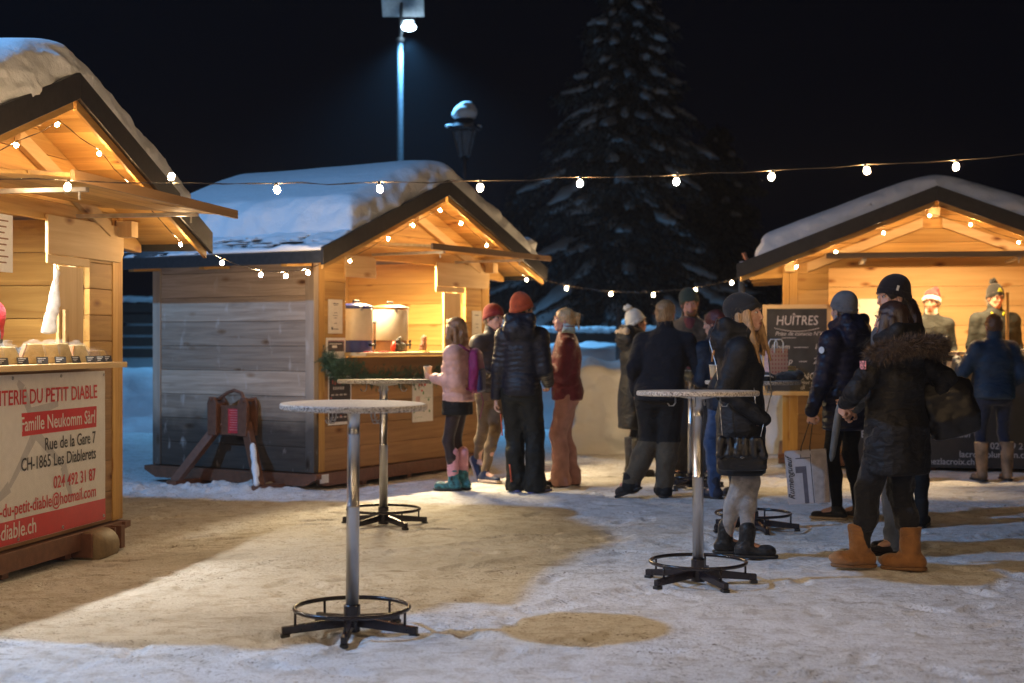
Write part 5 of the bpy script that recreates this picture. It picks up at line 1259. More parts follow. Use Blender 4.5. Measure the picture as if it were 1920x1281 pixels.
def hair_mat(name, c):
    m, nt, ns, ls, b = newmat(name)
    tc = node(ns, 'ShaderNodeTexCoord'); mp = node(ns, 'ShaderNodeMapping'); mp.inputs['Scale'].default_value = (190, 190, 9); ls.new(tc.outputs['Object'], mp.inputs['Vector'])
    nz = node(ns, 'ShaderNodeTexNoise'); nz.inputs['Scale'].default_value = 1.0; nz.inputs['Detail'].default_value = 3; ls.new(mp.outputs['Vector'], nz.inputs['Vector'])
    r = ramp(ns, [(0.3, tuple(x * 0.45 for x in c)), (0.7, tuple(min(1, x * 1.35) for x in c))]); ls.new(nz.outputs['Fac'], r.inputs['Fac']); ls.new(r.outputs['Color'], b.inputs['Base Color'])
    setin(b, Roughness=0.42); bp = node(ns, 'ShaderNodeBump'); bp.inputs['Strength'].default_value = 0.7; bp.inputs['Distance'].default_value = 0.004
    ls.new(nz.outputs['Fac'], bp.inputs['Height']); ls.new(bp.outputs['Normal'], b.inputs['Normal']); return m
def V3(*a): return np.array(a, float)
def nrm(v): v = np.array(v, float); return v / (np.linalg.norm(v) + 1e-9)
def ik(a, b, l1, l2, pole):
    """middle joint of a two-bone chain from a to b bending towards pole"""
    a = np.array(a, float); b = np.array(b, float); d = b - a; L = np.linalg.norm(d)
    if L > (l1 + l2) * 0.995: b = a + d / L * (l1 + l2) * 0.995; d = b - a; L = np.linalg.norm(d)
    x = (l1 * l1 - l2 * l2 + L * L) / (2 * L); h = math.sqrt(max(0, l1 * l1 - x * x)); u = d / L
    p = np.array(pole, float); p = p - u * p.dot(u); return a + u * x + nrm(p) * h, b
def rotm(yaw, pitch=0.0, roll=0.0):
    return np.array((Matrix.Rotation(yaw, 3, 'Z') @ Matrix.Rotation(pitch, 3, 'X') @ Matrix.Rotation(roll, 3, 'Y')))

def hand_prims(f, wrist, dirv, palm_n, side, curl=0.5, sc=1.0, spread=1.0):
    """palm, four unequal fingers and a thumb rooted in the side of the palm; palm_n points out of the palm"""
    d = nrm(dirv); n = nrm(np.array(palm_n) - d * np.dot(palm_n, d)); s = np.cross(d, n) * side      # s: towards the thumb
    w = np.array(wrist, float); P = lambda a, b, c: w + (d * a + s * b + n * c) * sc
    for k, o in enumerate((-0.026, -0.009, 0.009, 0.026)):
        f.cap(P(0.01, o * 0.6, 0), P(0.082, o, 0), 0.013 * sc, 0.011 * sc, k=0.010)
    L = (0.052, 0.068, 0.073, 0.066)
    for k, o in enumerate((-0.031, -0.0105, 0.0105, 0.031)):
        c = curl * (1 + 0.12 * (k - 1.5)); a0 = P(0.084, o, 0); ln = L[k]
        d1 = nrm(d * math.cos(c) + n * math.sin(c) + s * (k - 1.5) * 0.05 * spread); a1 = a0 + d1 * ln * 0.45 * sc
        d2 = nrm(d * math.cos(c * 2.1) + n * math.sin(c * 2.1)); a2 = a1 + d2 * ln * 0.32 * sc
        d3 = nrm(d * math.cos(c * 2.9) + n * math.sin(c * 2.9)); a3 = a2 + d3 * ln * 0.25 * sc
        f.cap(a0, a1, 0.0095 * sc, 0.0088 * sc, k=0.004); f.cap(a1, a2, 0.0088 * sc, 0.008 * sc, k=0.003); f.cap(a2, a3, 0.008 * sc, 0.007 * sc, k=0.003)
    t0 = P(0.022, 0.026, 0.004); t1 = P(0.052, 0.052, 0.014 + 0.012 * curl); t2 = P(0.080, 0.052 - 0.02 * curl, 0.03 + 0.02 * curl)
    f.cap(t0, t1, 0.013 * sc, 0.0105 * sc, k=0.008); f.cap(t1, t2, 0.010 * sc, 0.008 * sc, k=0.004)

def person(label, X, Y, face, H=1.72, h=0.009, wid=1.0, fat=1.0, feet=((-0.10, 0.0), (0.10, 0.0)), footz=(0, 0), fyaw=(0.12, -0.12), hip=(0, 0), lean=(0, 0),
           head=(0, 0, 0), headoff=(0, 0), wr=None, wdir=None, palm=None, curl=(0.4, 0.4), elbow=None, trousers='normal', tmat=None, jacket='puffer', jmat=None, hem=0.80, jfat=1.0,
           rib=None, shoe='boot', smat=None, solemat=None, hat=None, hmat=None, hair=None, hairmat=None, hood=None, collar=0.0, skin=None, kneeback=(0, 0), z0=None, knees=None,
           skirt=None, skirtmat=None, cuff=None, cuffmat=None, legpatch=None, beard=None, glasses=False, female=False, sleeve=0.0, facing_extra=None, hidefeet=False, foottilt=(0, 0), wrinkle=0.007, bellow=0.0, pelvis=1.0, hs=None):
    s = H / 1.75
    rz = math.atan2(-face[0], face[1])
    gz = float(ground_h(np.array(float(X)), np.array(float(Y)))) if z0 is None else z0
    t = empty('person', (X, Y, gz), rz, label, 'person')
    hx, hy = hip
    pel = V3(hx, hy, 0.935 * s)
    hipj = [pel + V3(-0.088 * s * wid, 0, 0), pel + V3(0.088 * s * wid, 0, 0)]
    ank = [V3(feet[i][0], feet[i][1], 0.085 * s + footz[i]) for i in (0, 1)]
    knee = []
    for i in (0, 1):
        k_, a_ = ik(hipj[i], ank[i], 0.435 * s, 0.425 * s, (0.12 * (1 if i else -1), 1.0, 0) if knees is None else knees[i])
        knee.append(k_); ank[i] = a_
    shc = V3(hx + lean[0], hy + lean[1], 1.43 * s - 0.25 * (lean[0] ** 2 + lean[1] ** 2))
    sh = [shc + V3(-0.172 * s * wid, 0, -0.040 * s), shc + V3(0.172 * s * wid, 0, -0.040 * s)]
    neck = shc + V3(lean[0] * 0.12, lean[1] * 0.12 + 0.005, 0.05 * s)
    hc = neck + V3(headoff[0], headoff[1] + 0.02 * s, 0.145 * s)
    Rm = rotm(*head); Rl = [list(r) for r in Rm]
    hs = (s * 0.5 + 0.5) * (0.97 if female else 1.0) if hs is None else hs
    HP = lambda x, y, z: hc + Rm @ (np.array([x, y, z]) * hs)
    wrists = []; elbows = []
    for i in (0, 1):
        w = (V3(0.30 * (1 if i else -1) * s * wid, 0.06, 0.80 * s) + V3(hx, hy, 0)) if (wr is None or wr[i] is None) else V3(*wr[i])
        e, w = ik(sh[i], w, 0.295 * s, 0.265 * s, ((0.22 * (1 if i else -1), -0.85, -0.6)) if (elbow is None or elbow[i] is None) else elbow[i])
        wrists.append(w); elbows.append(e)
    reach = 0.62 * s
    bx0 = min(p[0] for p in ank + wrists + elbows + sh + knee + [hc, pel]) - 0.30; bx1 = max(p[0] for p in ank + wrists + elbows + sh + knee + [hc, pel]) + 0.30
    by0 = min(p[1] for p in ank + wrists + elbows + sh + knee + [hc, pel]) - 0.30; by1 = max(p[1] for p in ank + wrists + elbows + sh + knee + [hc, pel]) + 0.34
    skin = skin or SKIN
    # ---- body: one continuous surface, head to feet
    f = SDF((bx0, by0, -0.03), (bx1, by1, hc[2] + 0.24), h)
    f.loft([(pel[2] - 0.07 * s, pel[0], pel[1], 0.12 * s, 0.08 * s), (pel[2] + 0.10 * s, (pel[0] * 2 + shc[0]) / 3, (pel[1] * 2 + shc[1]) / 3, 0.125 * s, 0.085 * s), (shc[2] - 0.02, shc[0], shc[1], 0.15 * s, 0.085 * s)], k=0.05)
    for i in (0, 1):
        f.cap(hipj[i], knee[i], 0.070 * s, 0.046 * s, k=0.04); f.cap(knee[i], ank[i], 0.045 * s, 0.032 * s, k=0.02)
        f.cap(ank[i], ank[i] + V3(-math.sin(fyaw[i]) * 0.1, math.cos(fyaw[i]) * 0.1, -0.03), 0.03, 0.025, k=0.02)
        f.cap(sh[i], elbows[i], 0.046 * s, 0.038 * s, k=0.04); f.cap(elbows[i], wrists[i], 0.036 * s, 0.026 * s, k=0.02)
        dv = nrm(wrists[i] - elbows[i]) if (wdir is None or wdir[i] is None) else nrm(wdir[i])
        pn = (-1 if i else 1, 0.0, 0.0) if (palm is None or palm[i] is None) else palm[i]
        hand_prims(f, wrists[i], dv, pn, (-1 if i else 1) * (1 if True else 1), curl[i], (0.93 if female else 1.02) * s)
    f.cap(neck - V3(0, 0, 0.04), HP(0, -0.02, -0.06), 0.056 * s, 0.052 * s, k=0.03)
    # head
    f.ell(HP(0, -0.012, 0.032), np.array([0.074, 0.093, 0.085]) * hs, k=0.02, Rm=Rl)
    f.ell(HP(0, 0.020, -0.028), np.array([0.058, 0.070, 0.078]) * hs, k=0.02, Rm=Rl)
    f.ell(HP(0, 0.056, -0.090), np.array([0.026, 0.026, 0.020]) * hs, k=0.022, Rm=Rl)
    for q in (-1, 1):
        f.cap(HP(q * 0.052, -0.01, -0.055), HP(q * 0.022, 0.055, -0.088), 0.017 * hs, 0.015 * hs, k=0.02)
        f.ell(HP(q * 0.036, 0.063, -0.022), np.array([0.022, 0.018, 0.018]) * hs, k=0.02, Rm=Rl)
        f.ell(HP(q * 0.076, -0.008, -0.008), np.array([0.008, 0.020, 0.031]) * hs, k=0.006, Rm=Rl)
        f.ell(HP(q * 0.031, 0.099, 0.012), np.array([0.017, 0.016, 0.012]) * hs, k=0.010, op='sub', Rm=Rl)
        f.cap(HP(q * 0.014, 0.092, 0.030), HP(q * 0.046, 0.080, 0.031), 0.008 * hs, 0.006 * hs, k=0.008)
        f.ell(HP(q * 0.010, 0.099, -0.033), np.array([0.008, 0.008, 0.007]) * hs, k=0.005, Rm=Rl)
    f.cap(HP(0, 0.088, 0.018), HP(0, 0.107, -0.026), 0.007 * hs, 0.0095 * hs, k=0.006)
    f.cap(HP(-0.017, 0.086, -0.058), HP(0.017, 0.086, -0.058), 0.007 * hs, k=0.006); f.cap(HP(-0.013, 0.085, -0.068), HP(0.013, 0.085, -0.068), 0.0075 * hs, k=0.005)
    body = f.mesh('body', skin, t)
    # eyes, brows, lips
    Rb = Matrix([list(r) for r in Rm]).to_4x4()
    for q in (-1, 1):
        m = MB(); c = HP(q * 0.031, 0.080, 0.012); m.lathe([(0, -0.0115), (0.008, -0.008), (0.0115, 0), (0.008, 0.008), (0, 0.0115)], 12, M=Matrix.Translation(c) @ Rb @ Matrix.Diagonal((1.1, 0.8, 0.62, 1)) @ Matrix.Rotation(R(-90), 4, 'X')); e = m.build('eye', EYEW, body, 0, True)
        m = MB(); c = HP(q * 0.031, 0.0885, 0.012); m.lathe([(0, 0), (0.006, 0.0004), (0.0045, 0.0018), (0, 0.0022)], 12, M=Matrix.Translation(c) @ Rb @ Matrix.Rotation(R(-90), 4, 'X')); m.build('iris', EYED, e, 0, True)
        m = MB(); m.tube([HP(q * 0.014, 0.0995, 0.034), HP(q * 0.030, 0.0965, 0.040), HP(q * 0.048, 0.082, 0.034)], [0.0026, 0.0034, 0.0018], 6); m.build('eyebrow', hairmat or hair_mat('brow', (0.05, 0.03, 0.02)), t, 0, True)
    m = MB(); m.tube([HP(-0.022, 0.0885, -0.0625), HP(-0.010, 0.0945, -0.060), HP(0, 0.0955, -0.0612), HP(0.010, 0.0945, -0.060), HP(0.022, 0.0885, -0.0625)], [0.0012, 0.0036, 0.003, 0.0036, 0.0012], 6)
    m.tube([HP(-0.020, 0.0885, -0.065), HP(0, 0.095, -0.070), HP(0.020, 0.0885, -0.065)], [0.0012, 0.0046, 0.0012], 6); m.build('lips', LIPS, t, 0, True)
    # ---- trousers
    if trousers:
        th, kn, an = {'slim': (0.088, 0.058, 0.043), 'normal': (0.098, 0.072, 0.062), 'ski': (0.108, 0.086, 0.092), 'baggy': (0.108, 0.092, 0.075), 'tights': (0.084, 0.054, 0.037), 'heavy': (0.118, 0.080, 0.052)}[trousers]
        wrn = 0.0 if trousers == 'tights' else wrinkle * (0.6 if trousers == 'slim' else 1.0)
        f = SDF((bx0, by0, -0.02), (bx1, by1, pel[2] + 0.24), h)
        f.loft([(pel[2] - 0.135 * s, pel[0], pel[1] - 0.01, 0.150 * s * wid * pelvis, 0.108 * s * fat), (pel[2] - 0.06 * s, pel[0], pel[1] - 0.01, 0.155 * s * wid * pelvis, 0.115 * s * fat), (pel[2] + 0.06 * s, pel[0], pel[1] - 0.008, 0.158 * s * wid * pelvis, 0.118 * s * fat), (pel[2] + 0.15 * s, pel[0], pel[1], 0.14 * s * wid, 0.105 * s * fat)], k=0.05)
        for i in (0, 1):
            f.cap(hipj[i] - V3(0, 0.01, 0.03), knee[i], th * s * fat, kn * s * (0.5 + 0.5 * fat), k=0.045, wr=wrn)
            e = ank[i] + V3(0, 0, -0.02 if trousers in ('ski', 'baggy', 'normal') else 0.02); u = nrm(ank[i] - knee[i])
            mid = knee[i] * 0.62 + ank[i] * 0.38 - V3(0, 0.016, 0)
            f.cap(knee[i], mid, kn * s * (0.5 + 0.5 * fat), (kn * 0.96 if trousers not in ('slim', 'tights', 'heavy') else kn * 1.02) * s, k=0.03, wr=wrn)
            f.cap(mid, e, kn * 0.96 * s, an * s, k=0.03, wr=wrn * 1.6)
            if trousers in ('ski', 'baggy'): f.cap(e + V3(0, 0, 0.05), e, an * 1.02 * s, an * 1.12 * s, k=0.02, wr=wrn * 2)
        f.func(lambda x, y, z: 0.012 - z, 'max')
        tr = f.mesh('trousers', tmat, t)
        if legpatch:
            f = SDF((bx0, by0, -0.02), (bx1, by1, pel[2] + 0.1), h); z1 = legpatch[0]
            for i in (0, 1):
                u = nrm(ank[i] - knee[i]); a0 = knee[i] - u * 0.02 if False else knee[i]
                mid = knee[i] * 0.62 + ank[i] * 0.38 - V3(0, 0.016, 0)
                f.cap(hipj[i] * 0.35 + knee[i] * 0.65, knee[i], (kn + 0.004 + (th - kn) * 0.35) * s, (kn + 0.007) * s, k=0.03, wr=wrn)
                f.cap(knee[i], mid, (kn + 0.006) * s, (kn + 0.003) * s, k=0.03, wr=wrn); f.cap(mid, ank[i] - V3(0, 0, 0.0), (kn + 0.003) * s, (an + 0.008) * s, k=0.03, wr=wrn * 1.6)
            f.func(lambda x, y, z: np.maximum(z - z1, 0.03 - z), 'max'); f.mesh('lower_trousers', legpatch[1], t)
    if skirt:
        f = SDF((pel[0] - 0.4, pel[1] - 0.4, skirt - 0.05), (pel[0] + 0.4, pel[1] + 0.4, pel[2] + 0.2), h)
        f.loft([(skirt, pel[0], pel[1] + 0.01, 0.185 * s, 0.150 * s), (skirt + 0.15, pel[0], pel[1] + 0.0, 0.182 * s, 0.145 * s), (pel[2], pel[0], pel[1], 0.168 * s, 0.130 * s), (pel[2] + 0.12, pel[0], pel[1], 0.14 * s, 0.11 * s)], round_=0.01, wr=0.008)
        f.mesh('skirt', skirtmat, t)
    # ---- footwear
    for i in (0, 1):
        if shoe is None: continue
        c, sn = math.cos(fyaw[i]), math.sin(fyaw[i]); ft = foottilt[i]
        a = ank[i]
        FP = lambda x, y, z: a + V3(x * c - (y * math.cos(ft) - z * math.sin(ft)) * sn, x * sn + (y * math.cos(ft) - z * math.sin(ft)) * c, y * math.sin(ft) + z * math.cos(ft))
        zz = -0.085 * s
        fl = s * (0.80 if shoe == 'ugg' else (0.95 if female else 1.05))
        lo = a - 0.36; hi = a + 0.36; hi[2] = a[2] + 0.46
        f = SDF(lo, hi, min(h, 0.008))
        up = V3(0, 0, 1) if ft == 0 else nrm(knee[i] - a)
        if shoe == 'ugg':
            f.cap(FP(0, -0.045, zz + 0.05), FP(0, 0.165 * fl, zz + 0.046), 0.052, 0.048, k=0.03); f.cap(FP(0, 0, zz + 0.07), a + up * 0.17, 0.058, 0.068, k=0.03, wr=0.012)
            f.ell(FP(0, 0.10, zz + 0.05), (0.056, 0.10, 0.042) if abs(sn) < 0.7 else (0.10, 0.056, 0.042), k=0.02)
        elif shoe == 'tall':
            f.cap(FP(0, -0.035, zz + 0.045), FP(0, 0.155 * fl, zz + 0.036), 0.040, 0.034, k=0.03); f.cap(FP(0, -0.01, zz + 0.07), a + up * 0.30, 0.050, 0.070, k=0.03, wr=0.004)
        elif shoe == 'boot':
            f.cap(FP(0, -0.04, zz + 0.048), FP(0, 0.155 * fl, zz + 0.040), 0.044, 0.038, k=0.03, wr=0.003); f.cap(FP(0, -0.01, zz + 0.07), a + up * 0.10, 0.048, 0.054, k=0.03, wr=0.005); f.ell(FP(0, 0.12, zz + 0.05), (0.046, 0.05, 0.036), k=0.02)
        else:
            f.cap(FP(0, -0.045, zz + 0.040), FP(0, 0.165 * fl, zz + 0.030), 0.038, 0.032, k=0.03, wr=0.003); f.cap(FP(0, -0.02, zz + 0.06), a + up * 0.01, 0.042, 0.044, k=0.03)
        nz_ = FP(0, 0, 1) - FP(0, 0, 0); c0 = FP(0, 0, zz + 0.022)
        f.cut(nz_, c0)
        if shoe == 'tall': f.cut(-up, a + up * 0.31)
        if shoe == 'ugg': f.cut(-up, a + up * 0.185)
        so = f.mesh('shoe' if shoe == 'low' else 'boot', smat, t)
        f = SDF(lo, hi, min(h, 0.008)); hw = 0.062 if shoe == 'ugg' else 0.052
        f.cap(FP(0, -0.045, zz + 0.02), FP(0, 0.165 * fl, zz + 0.02), hw - 0.006, hw - 0.008, k=0.01)
        f.cut(nz_, FP(0, 0, zz + 0.001)); f.cut(-nz_, FP(0, 0, zz + 0.024)); f.mesh('sole', solemat or M_BLACK, so)
        if cuff:
            f = SDF(a - 0.15, a + V3(0.15, 0.15, 0.45), h); f.cap(a + up * cuff[0], a + up * cuff[1], 0.056 * s, 0.060 * s, k=0.01, rib=(0.035, 0.006)); f.mesh('leg_warmer', cuffmat, t)
    # ---- jacket
    if jacket:
        rb = rib; wrk = wrinkle if not rb else 0.003
        f = SDF((bx0, by0, hem * s - 0.05), (bx1, by1, neck[2] + 0.25), h)
        T = lambda u: (pel * (1 - u) + shc * u)
        hz = hem * s
        def sec(z, rx, ry, oy=0.0):
            u = (z - pel[2]) / (shc[2] - pel[2]); u_ = max(-0.1, u); c_ = T(u_); return (z, c_[0], c_[1] + oy, rx * s * wid * jfat, ry * s * fat * jfat)
        secs = []
        if hem < 0.86: secs.append(sec(hz, 0.195 + 0.03 * bellow, 0.150 + 0.02 * bellow, -0.01))
        else: secs.append(sec(hz, 0.182, 0.152, -0.010))
        for z, rx, ry, oy in ((0.94, 0.192, 0.156, -0.012), (1.08, 0.176, 0.134, 0.0), (1.25, 0.190, 0.140, 0.0), (1.36, 0.176, 0.128, -0.005), (1.43, 0.135, 0.104, -0.005), (1.49, 0.085, 0.080, 0.0)):
            if z * s > hz + 0.05: secs.append(sec(z * s, rx, ry + (0.012 if female and z == 1.25 else 0), oy))
        f.loft(secs, k=0.04, rib=(rb[0], rb[1], 0.12) if rb else None, wr=wrk, p=2.35, round_=0.022)
        ar = 1.0 if jacket != 'puffer' else 1.12
        for i in (0, 1): f.cap(neck - V3(0, 0, 0.045), sh[i] + V3(0, 0, 0.0), 0.062 * s, 0.070 * s * ar, k=0.04)
        for i in (0, 1):
            f.cap(sh[i] + V3(0, 0, -0.015), elbows[i], 0.078 * s * ar * jfat * (0.55 + 0.45 * fat), 0.064 * s * ar, k=0.045, rib=rb, wr=wrk)
            we = wrists[i] - nrm(wrists[i] - elbows[i]) * (0.0 + sleeve)
            f.cap(elbows[i], we, 0.064 * s * ar, 0.047 * s * ar, k=0.025, rib=rb, wr=wrk * 1.2)
        ch = 0.045 + collar
        f.cap(neck - V3(0, 0.0, 0.03), neck + (HP(0, -0.02, -0.08) - neck) * 0.4 + V3(0, -0.008, ch * 0.55), 0.080 * s, 0.076 * s + 0.15 * collar, k=0.03, wr=wrk)
        # open neck
        f.cap(neck + V3(0, 0.012, 0.05 + collar), neck + V3(0, 0.03, 0.25), 0.058 * s, 0.09, k=0.01, op='sub')
        if hood == 'down':
            bk = shc + V3(0, -0.095 * s, 0.035 * s)
            f.ell(bk + V3(0, -0.02, -0.015), (0.150 * s, 0.085 * s, 0.115 * s), k=0.03, wr=0.012, ws=14)
            for q in (-1, 1): f.cap(bk + V3(q * 0.11, 0.02, 0.05), neck + V3(q * 0.06, 0.07, -0.02), 0.036, 0.026, k=0.03)
            f.cap(bk + V3(-0.10, 0.0, 0.09), bk + V3(0.10, 0.0, 0.09), 0.042, k=0.03)
            for q in (-1, 1): f.cap(bk + V3(q * 0.10, 0.0, 0.09), neck + V3(q * 0.085, 0.06, 0.03), 0.038, 0.03, k=0.03)
        jk = f.mesh('jacket', jmat, t)
        jb = (bx0, by0, bx1, by1)
    # ---- hair
    if hair:
        f = SDF(hc - 0.42, hc + 0.26, min(h, 0.008))
        f.ell(HP(0, -0.018, 0.036), np.array([0.086, 0.102, 0.094]) * hs, k=0.01, Rm=Rl, wr=0.006, ws=30)
        f.ell(HP(0, -0.045, -0.02), np.array([0.078, 0.065, 0.075]) * hs, k=0.02, Rm=Rl, wr=0.006, ws=30)
        # leave the face free
        f.ell(HP(0, 0.10, -0.045), np.array([0.066, 0.085, 0.098]) * hs, k=0.01, op='sub', Rm=Rl)
        f.ell(HP(0, 0.03, -0.14), np.array([0.09, 0.09, 0.075]) * hs, k=0.01, op='sub', Rm=Rl)
        if hair in ('long', 'longfront', 'mid'):
            ln = {'long': 0.30, 'longfront': 0.27, 'mid': 0.20}[hair]
            yy = {'long': -0.05, 'longfront': 0.03, 'mid': -0.03}[hair]
            for k in range(11):
                a = -1.0 + 2.0 * k / 10; x = 0.078 * a
                b0 = HP(x, -0.045 + 0.02 * abs(a), 0.0); drop = ln * (0.85 + 0.2 * math.sin(k * 2.7))
                b1 = b0 + np.array([0, 0, 0]) + Rm @ np.array([0.02 * a, yy * 0.3, 0]) + V3(0, 0, -drop * 0.5); b2 = b1 + Rm @ np.array([0.012 * math.sin(k), -0.01, 0]) + V3(0, 0, -drop * 0.5)
                f.cap(b0, b1, 0.027, 0.026, k=0.008); f.cap(b1, b2, 0.026, 0.012, k=0.008)
            for q in (-1, 1):
                for k in range(3):
                    b0 = HP(q * (0.078 - 0.004 * k), 0.02 + 0.016 * k - 0.012, 0.03); b1 = HP(q * 0.082, 0.03 + 0.014 * k, -0.09); b2 = b1 + Rm @ np.array([q * 0.005, yy + 0.03 * (k - 1), 0]) + V3(0, 0, -ln * (0.55 + 0.12 * k))
                    f.cap(b0, b1, 0.013, 0.018, k=0.012); f.cap(b1, b2, 0.019, 0.009, k=0.012)
        if hair in ('long', 'mid'): f.ell(HP(0, -0.085, -0.07 if hair == 'mid' else -0.12), np.array([0.088, 0.040, 0.11 if hair == 'mid' else 0.16]) * hs, k=0.03, wr=0.010, ws=26)
        if hair == 'bun':
            f.ell(HP(0, -0.125, 0.045), np.array([0.042, 0.042, 0.045]) * hs, k=0.015, wr=0.012, ws=40); f.cap(HP(0.02, -0.13, 0.03), HP(0.03, -0.16, -0.09), 0.022, 0.008, k=0.01, wr=0.006)
            f.cap(HP(-0.02, -0.12, 0.04), HP(-0.02, -0.155, -0.05), 0.018, 0.007, k=0.01, wr=0.006)
        ho_ = f.mesh('hair', hairmat, t)
        # loose strands
        vs = np.empty(len(ho_.data.vertices) * 3, np.float32); ho_.data.vertices.foreach_get('co', vs); vs = vs.reshape(-1, 3); rs = np.random.RandomState(4)
        nn = np.empty(len(vs) * 3, np.float32); ho_.data.vertices.foreach_get('normal', nn); nn = nn.reshape(-1, 3)
        k = rs.randint(0, len(vs), 900 if h < 0.009 else 350); D = nn[k] * 0.35 + rs.randn(len(k), 3) * 0.22; D[:, 2] -= 0.75; D /= np.linalg.norm(D, axis=1)[:, None]
        n_ = len(k); S_ = np.cross(D, rs.randn(n_, 3)); S_ /= np.linalg.norm(S_, axis=1)[:, None]; B = vs[k] - nn[k] * 0.002; Ls = 0.03 + 0.04 * rs.rand(n_)
        Vv = np.empty((n_, 3, 3)); Vv[:, 0] = B - S_ * 0.0014; Vv[:, 1] = B + S_ * 0.0014; Vv[:, 2] = B + D * Ls[:, None]
        np_mesh('strands', Vv.reshape(-1, 3), np.arange(3 * n_).reshape(n_, 3), hairmat, ho_, smooth=False)
    if beard:
        f = SDF(hc - 0.2, hc + 0.2, min(h, 0.007)); f.ell(HP(0, 0.040, -0.078), np.array([0.054, 0.062, 0.046]) * hs, k=0.01, Rm=Rl, wr=0.004, ws=60); f.ell(HP(0, 0.10, -0.02), np.array([0.05, 0.05, 0.055]) * hs, k=0.005, op='sub', Rm=Rl)
        f.ell(HP(0, 0.105, -0.062), np.array([0.020, 0.02, 0.009]) * hs, k=0.003, op='sub', Rm=Rl); f.mesh('beard', beard, t)
    # ---- hats
    if hat:
        f = SDF(hc - 0.22, hc + 0.34, min(h, 0.008)); slo = {'beanie': 0.0, 'slouch': 0.035, 'santa': 0.0, 'bobble': 0.01, 'tall': 0.03}[hat]
        f.ell(HP(0, -0.016, 0.045), np.array([0.089, 0.106, 0.092]) * hs, k=0.01, Rm=Rl)
        f.ell(HP(0, -0.035, 0.0), np.array([0.084, 0.092, 0.08]) * hs, k=0.02, Rm=Rl)
        if hat == 'slouch': f.ell(HP(0, -0.070, 0.060), np.array([0.092, 0.098, 0.092]) * hs, k=0.05, Rm=Rl, wr=0.004, ws=14)
        if hat in ('tall', 'bobble'): f.ell(HP(0, -0.03, 0.090), np.array([0.070, 0.075, 0.075]) * hs, k=0.05, Rm=Rl)
        if hat == 'beanie': f.ell(HP(0, -0.035, 0.080), np.array([0.074, 0.082, 0.066]) * hs, k=0.05, Rm=Rl)
        n_ = Rm @ np.array([0, -0.36, 1.0]); f.cut(n_, HP(0, 0.09, 0.040))
        if hat == 'santa':
            f.cap(HP(0.02, -0.03, 0.10), HP(-0.03, -0.08, 0.15), 0.06, 0.035, k=0.03); f.cap(HP(-0.03, -0.08, 0.15), HP(-0.06, -0.14, 0.08), 0.035, 0.015, k=0.02)
        hto = f.mesh('hat', hmat, t)
        f = SDF(hc - 0.22, hc + 0.3, min(h, 0.008)); ex = 0.010 if hat == 'santa' else 0.004
        f.ell(HP(0, -0.016, 0.042), np.array([0.092 + ex, 0.109 + ex, 0.096]) * hs, k=0.01, Rm=Rl, wr=0.006 if hat == 'santa' else 0.0, ws=50)
        f.ell(HP(0, -0.03, 0.0), np.array([0.088 + ex, 0.098 + ex, 0.08]) * hs, k=0.02, Rm=Rl); f.cut(n_, HP(0, 0.092, 0.036)); f.cut(-n_, HP(0, 0.092, 0.088 if hat == 'santa' else 0.080))
        f.mesh('hat_cuff', M_FLUFF if hat == 'santa' else hmat, hto)
        if hat in ('bobble',):
            c = HP(0, -0.075, 0.175); f = SDF(c - 0.09, c + 0.09, 0.007); f.ell(c, (0.043, 0.043, 0.040), wr=0.012, ws=60); f.mesh('bobble', hmat, hto)
    if glasses:
        m = MB()
        for q in (-1, 1):
            c = HP(q * 0.031, 0.106, 0.010); ax_x = Rm @ np.array([1, 0, 0]); ax_z = Rm @ np.array([0, 0, 1])
            m.tube([tuple(c + ax_x * 0.023 * math.cos(a) + ax_z * 0.017 * math.sin(a)) for a in np.linspace(0, 2 * PI, 17)[:-1]], 0.0018, 6, closed=True); m.tube([HP(q * 0.054, 0.104, 0.014), HP(q * 0.080, 0.0, 0.012)], 0.0018, 6)
        m.tube([HP(-0.008, 0.107, 0.013), HP(0.008, 0.107, 0.013)], 0.0018, 6); m.build('glasses', M_BLACK, t, 0, True)
    t['_'] = 0; del t['_']
    return dict(root=t, wr=wrists, el=elbows, sh=sh, shc=shc, neck=neck, hc=hc, HP=HP, pel=pel, knee=knee, ank=ank, Rm=Rm, s=s, rz=rz,
                W=lambda p: Matrix.Translation((X, Y, gz)) @ Matrix.Rotation(rz, 4, 'Z') @ Vector(tuple(p)))
M_FLUFF = cloth('white_fluff', (0.8, 0.78, 0.76), 0.95, bump=0.8, bscale=90)
def zp(px, Y): return (px - 960) / F * Y
NAVY = cloth('navy_nylon', (0.011, 0.012, 0.030), 0.42, sheen=0.0, bump=0.12); NAVYD = cloth('ink_nylon', (0.012, 0.013, 0.022), 0.45, bump=0.12, sheen=0); BLK = cloth('black_cloth', (0.008, 0.008, 0.009), 0.8, sheen=0); BLKP = cloth('black_parka', (0.009, 0.009, 0.011), 0.62, bump=0.3, bscale=60, sheen=0)
PARKA = cloth('dark_parka', (0.009, 0.011, 0.016), 0.62, bump=0.25, bscale=60, sheen=0)
GREYJ = cloth('grey_jeans', (0.32, 0.30, 0.29), 0.85, vary=0.2); BLUEJ = cloth('blue_jeans', (0.035, 0.07, 0.16), 0.85, vary=0.2); LBLUEJ = cloth('pale_jeans', (0.16, 0.20, 0.28), 0.85, vary=0.25, scale=6); DJ = cloth('dark_jeans', (0.014, 0.02, 0.045), 0.8)

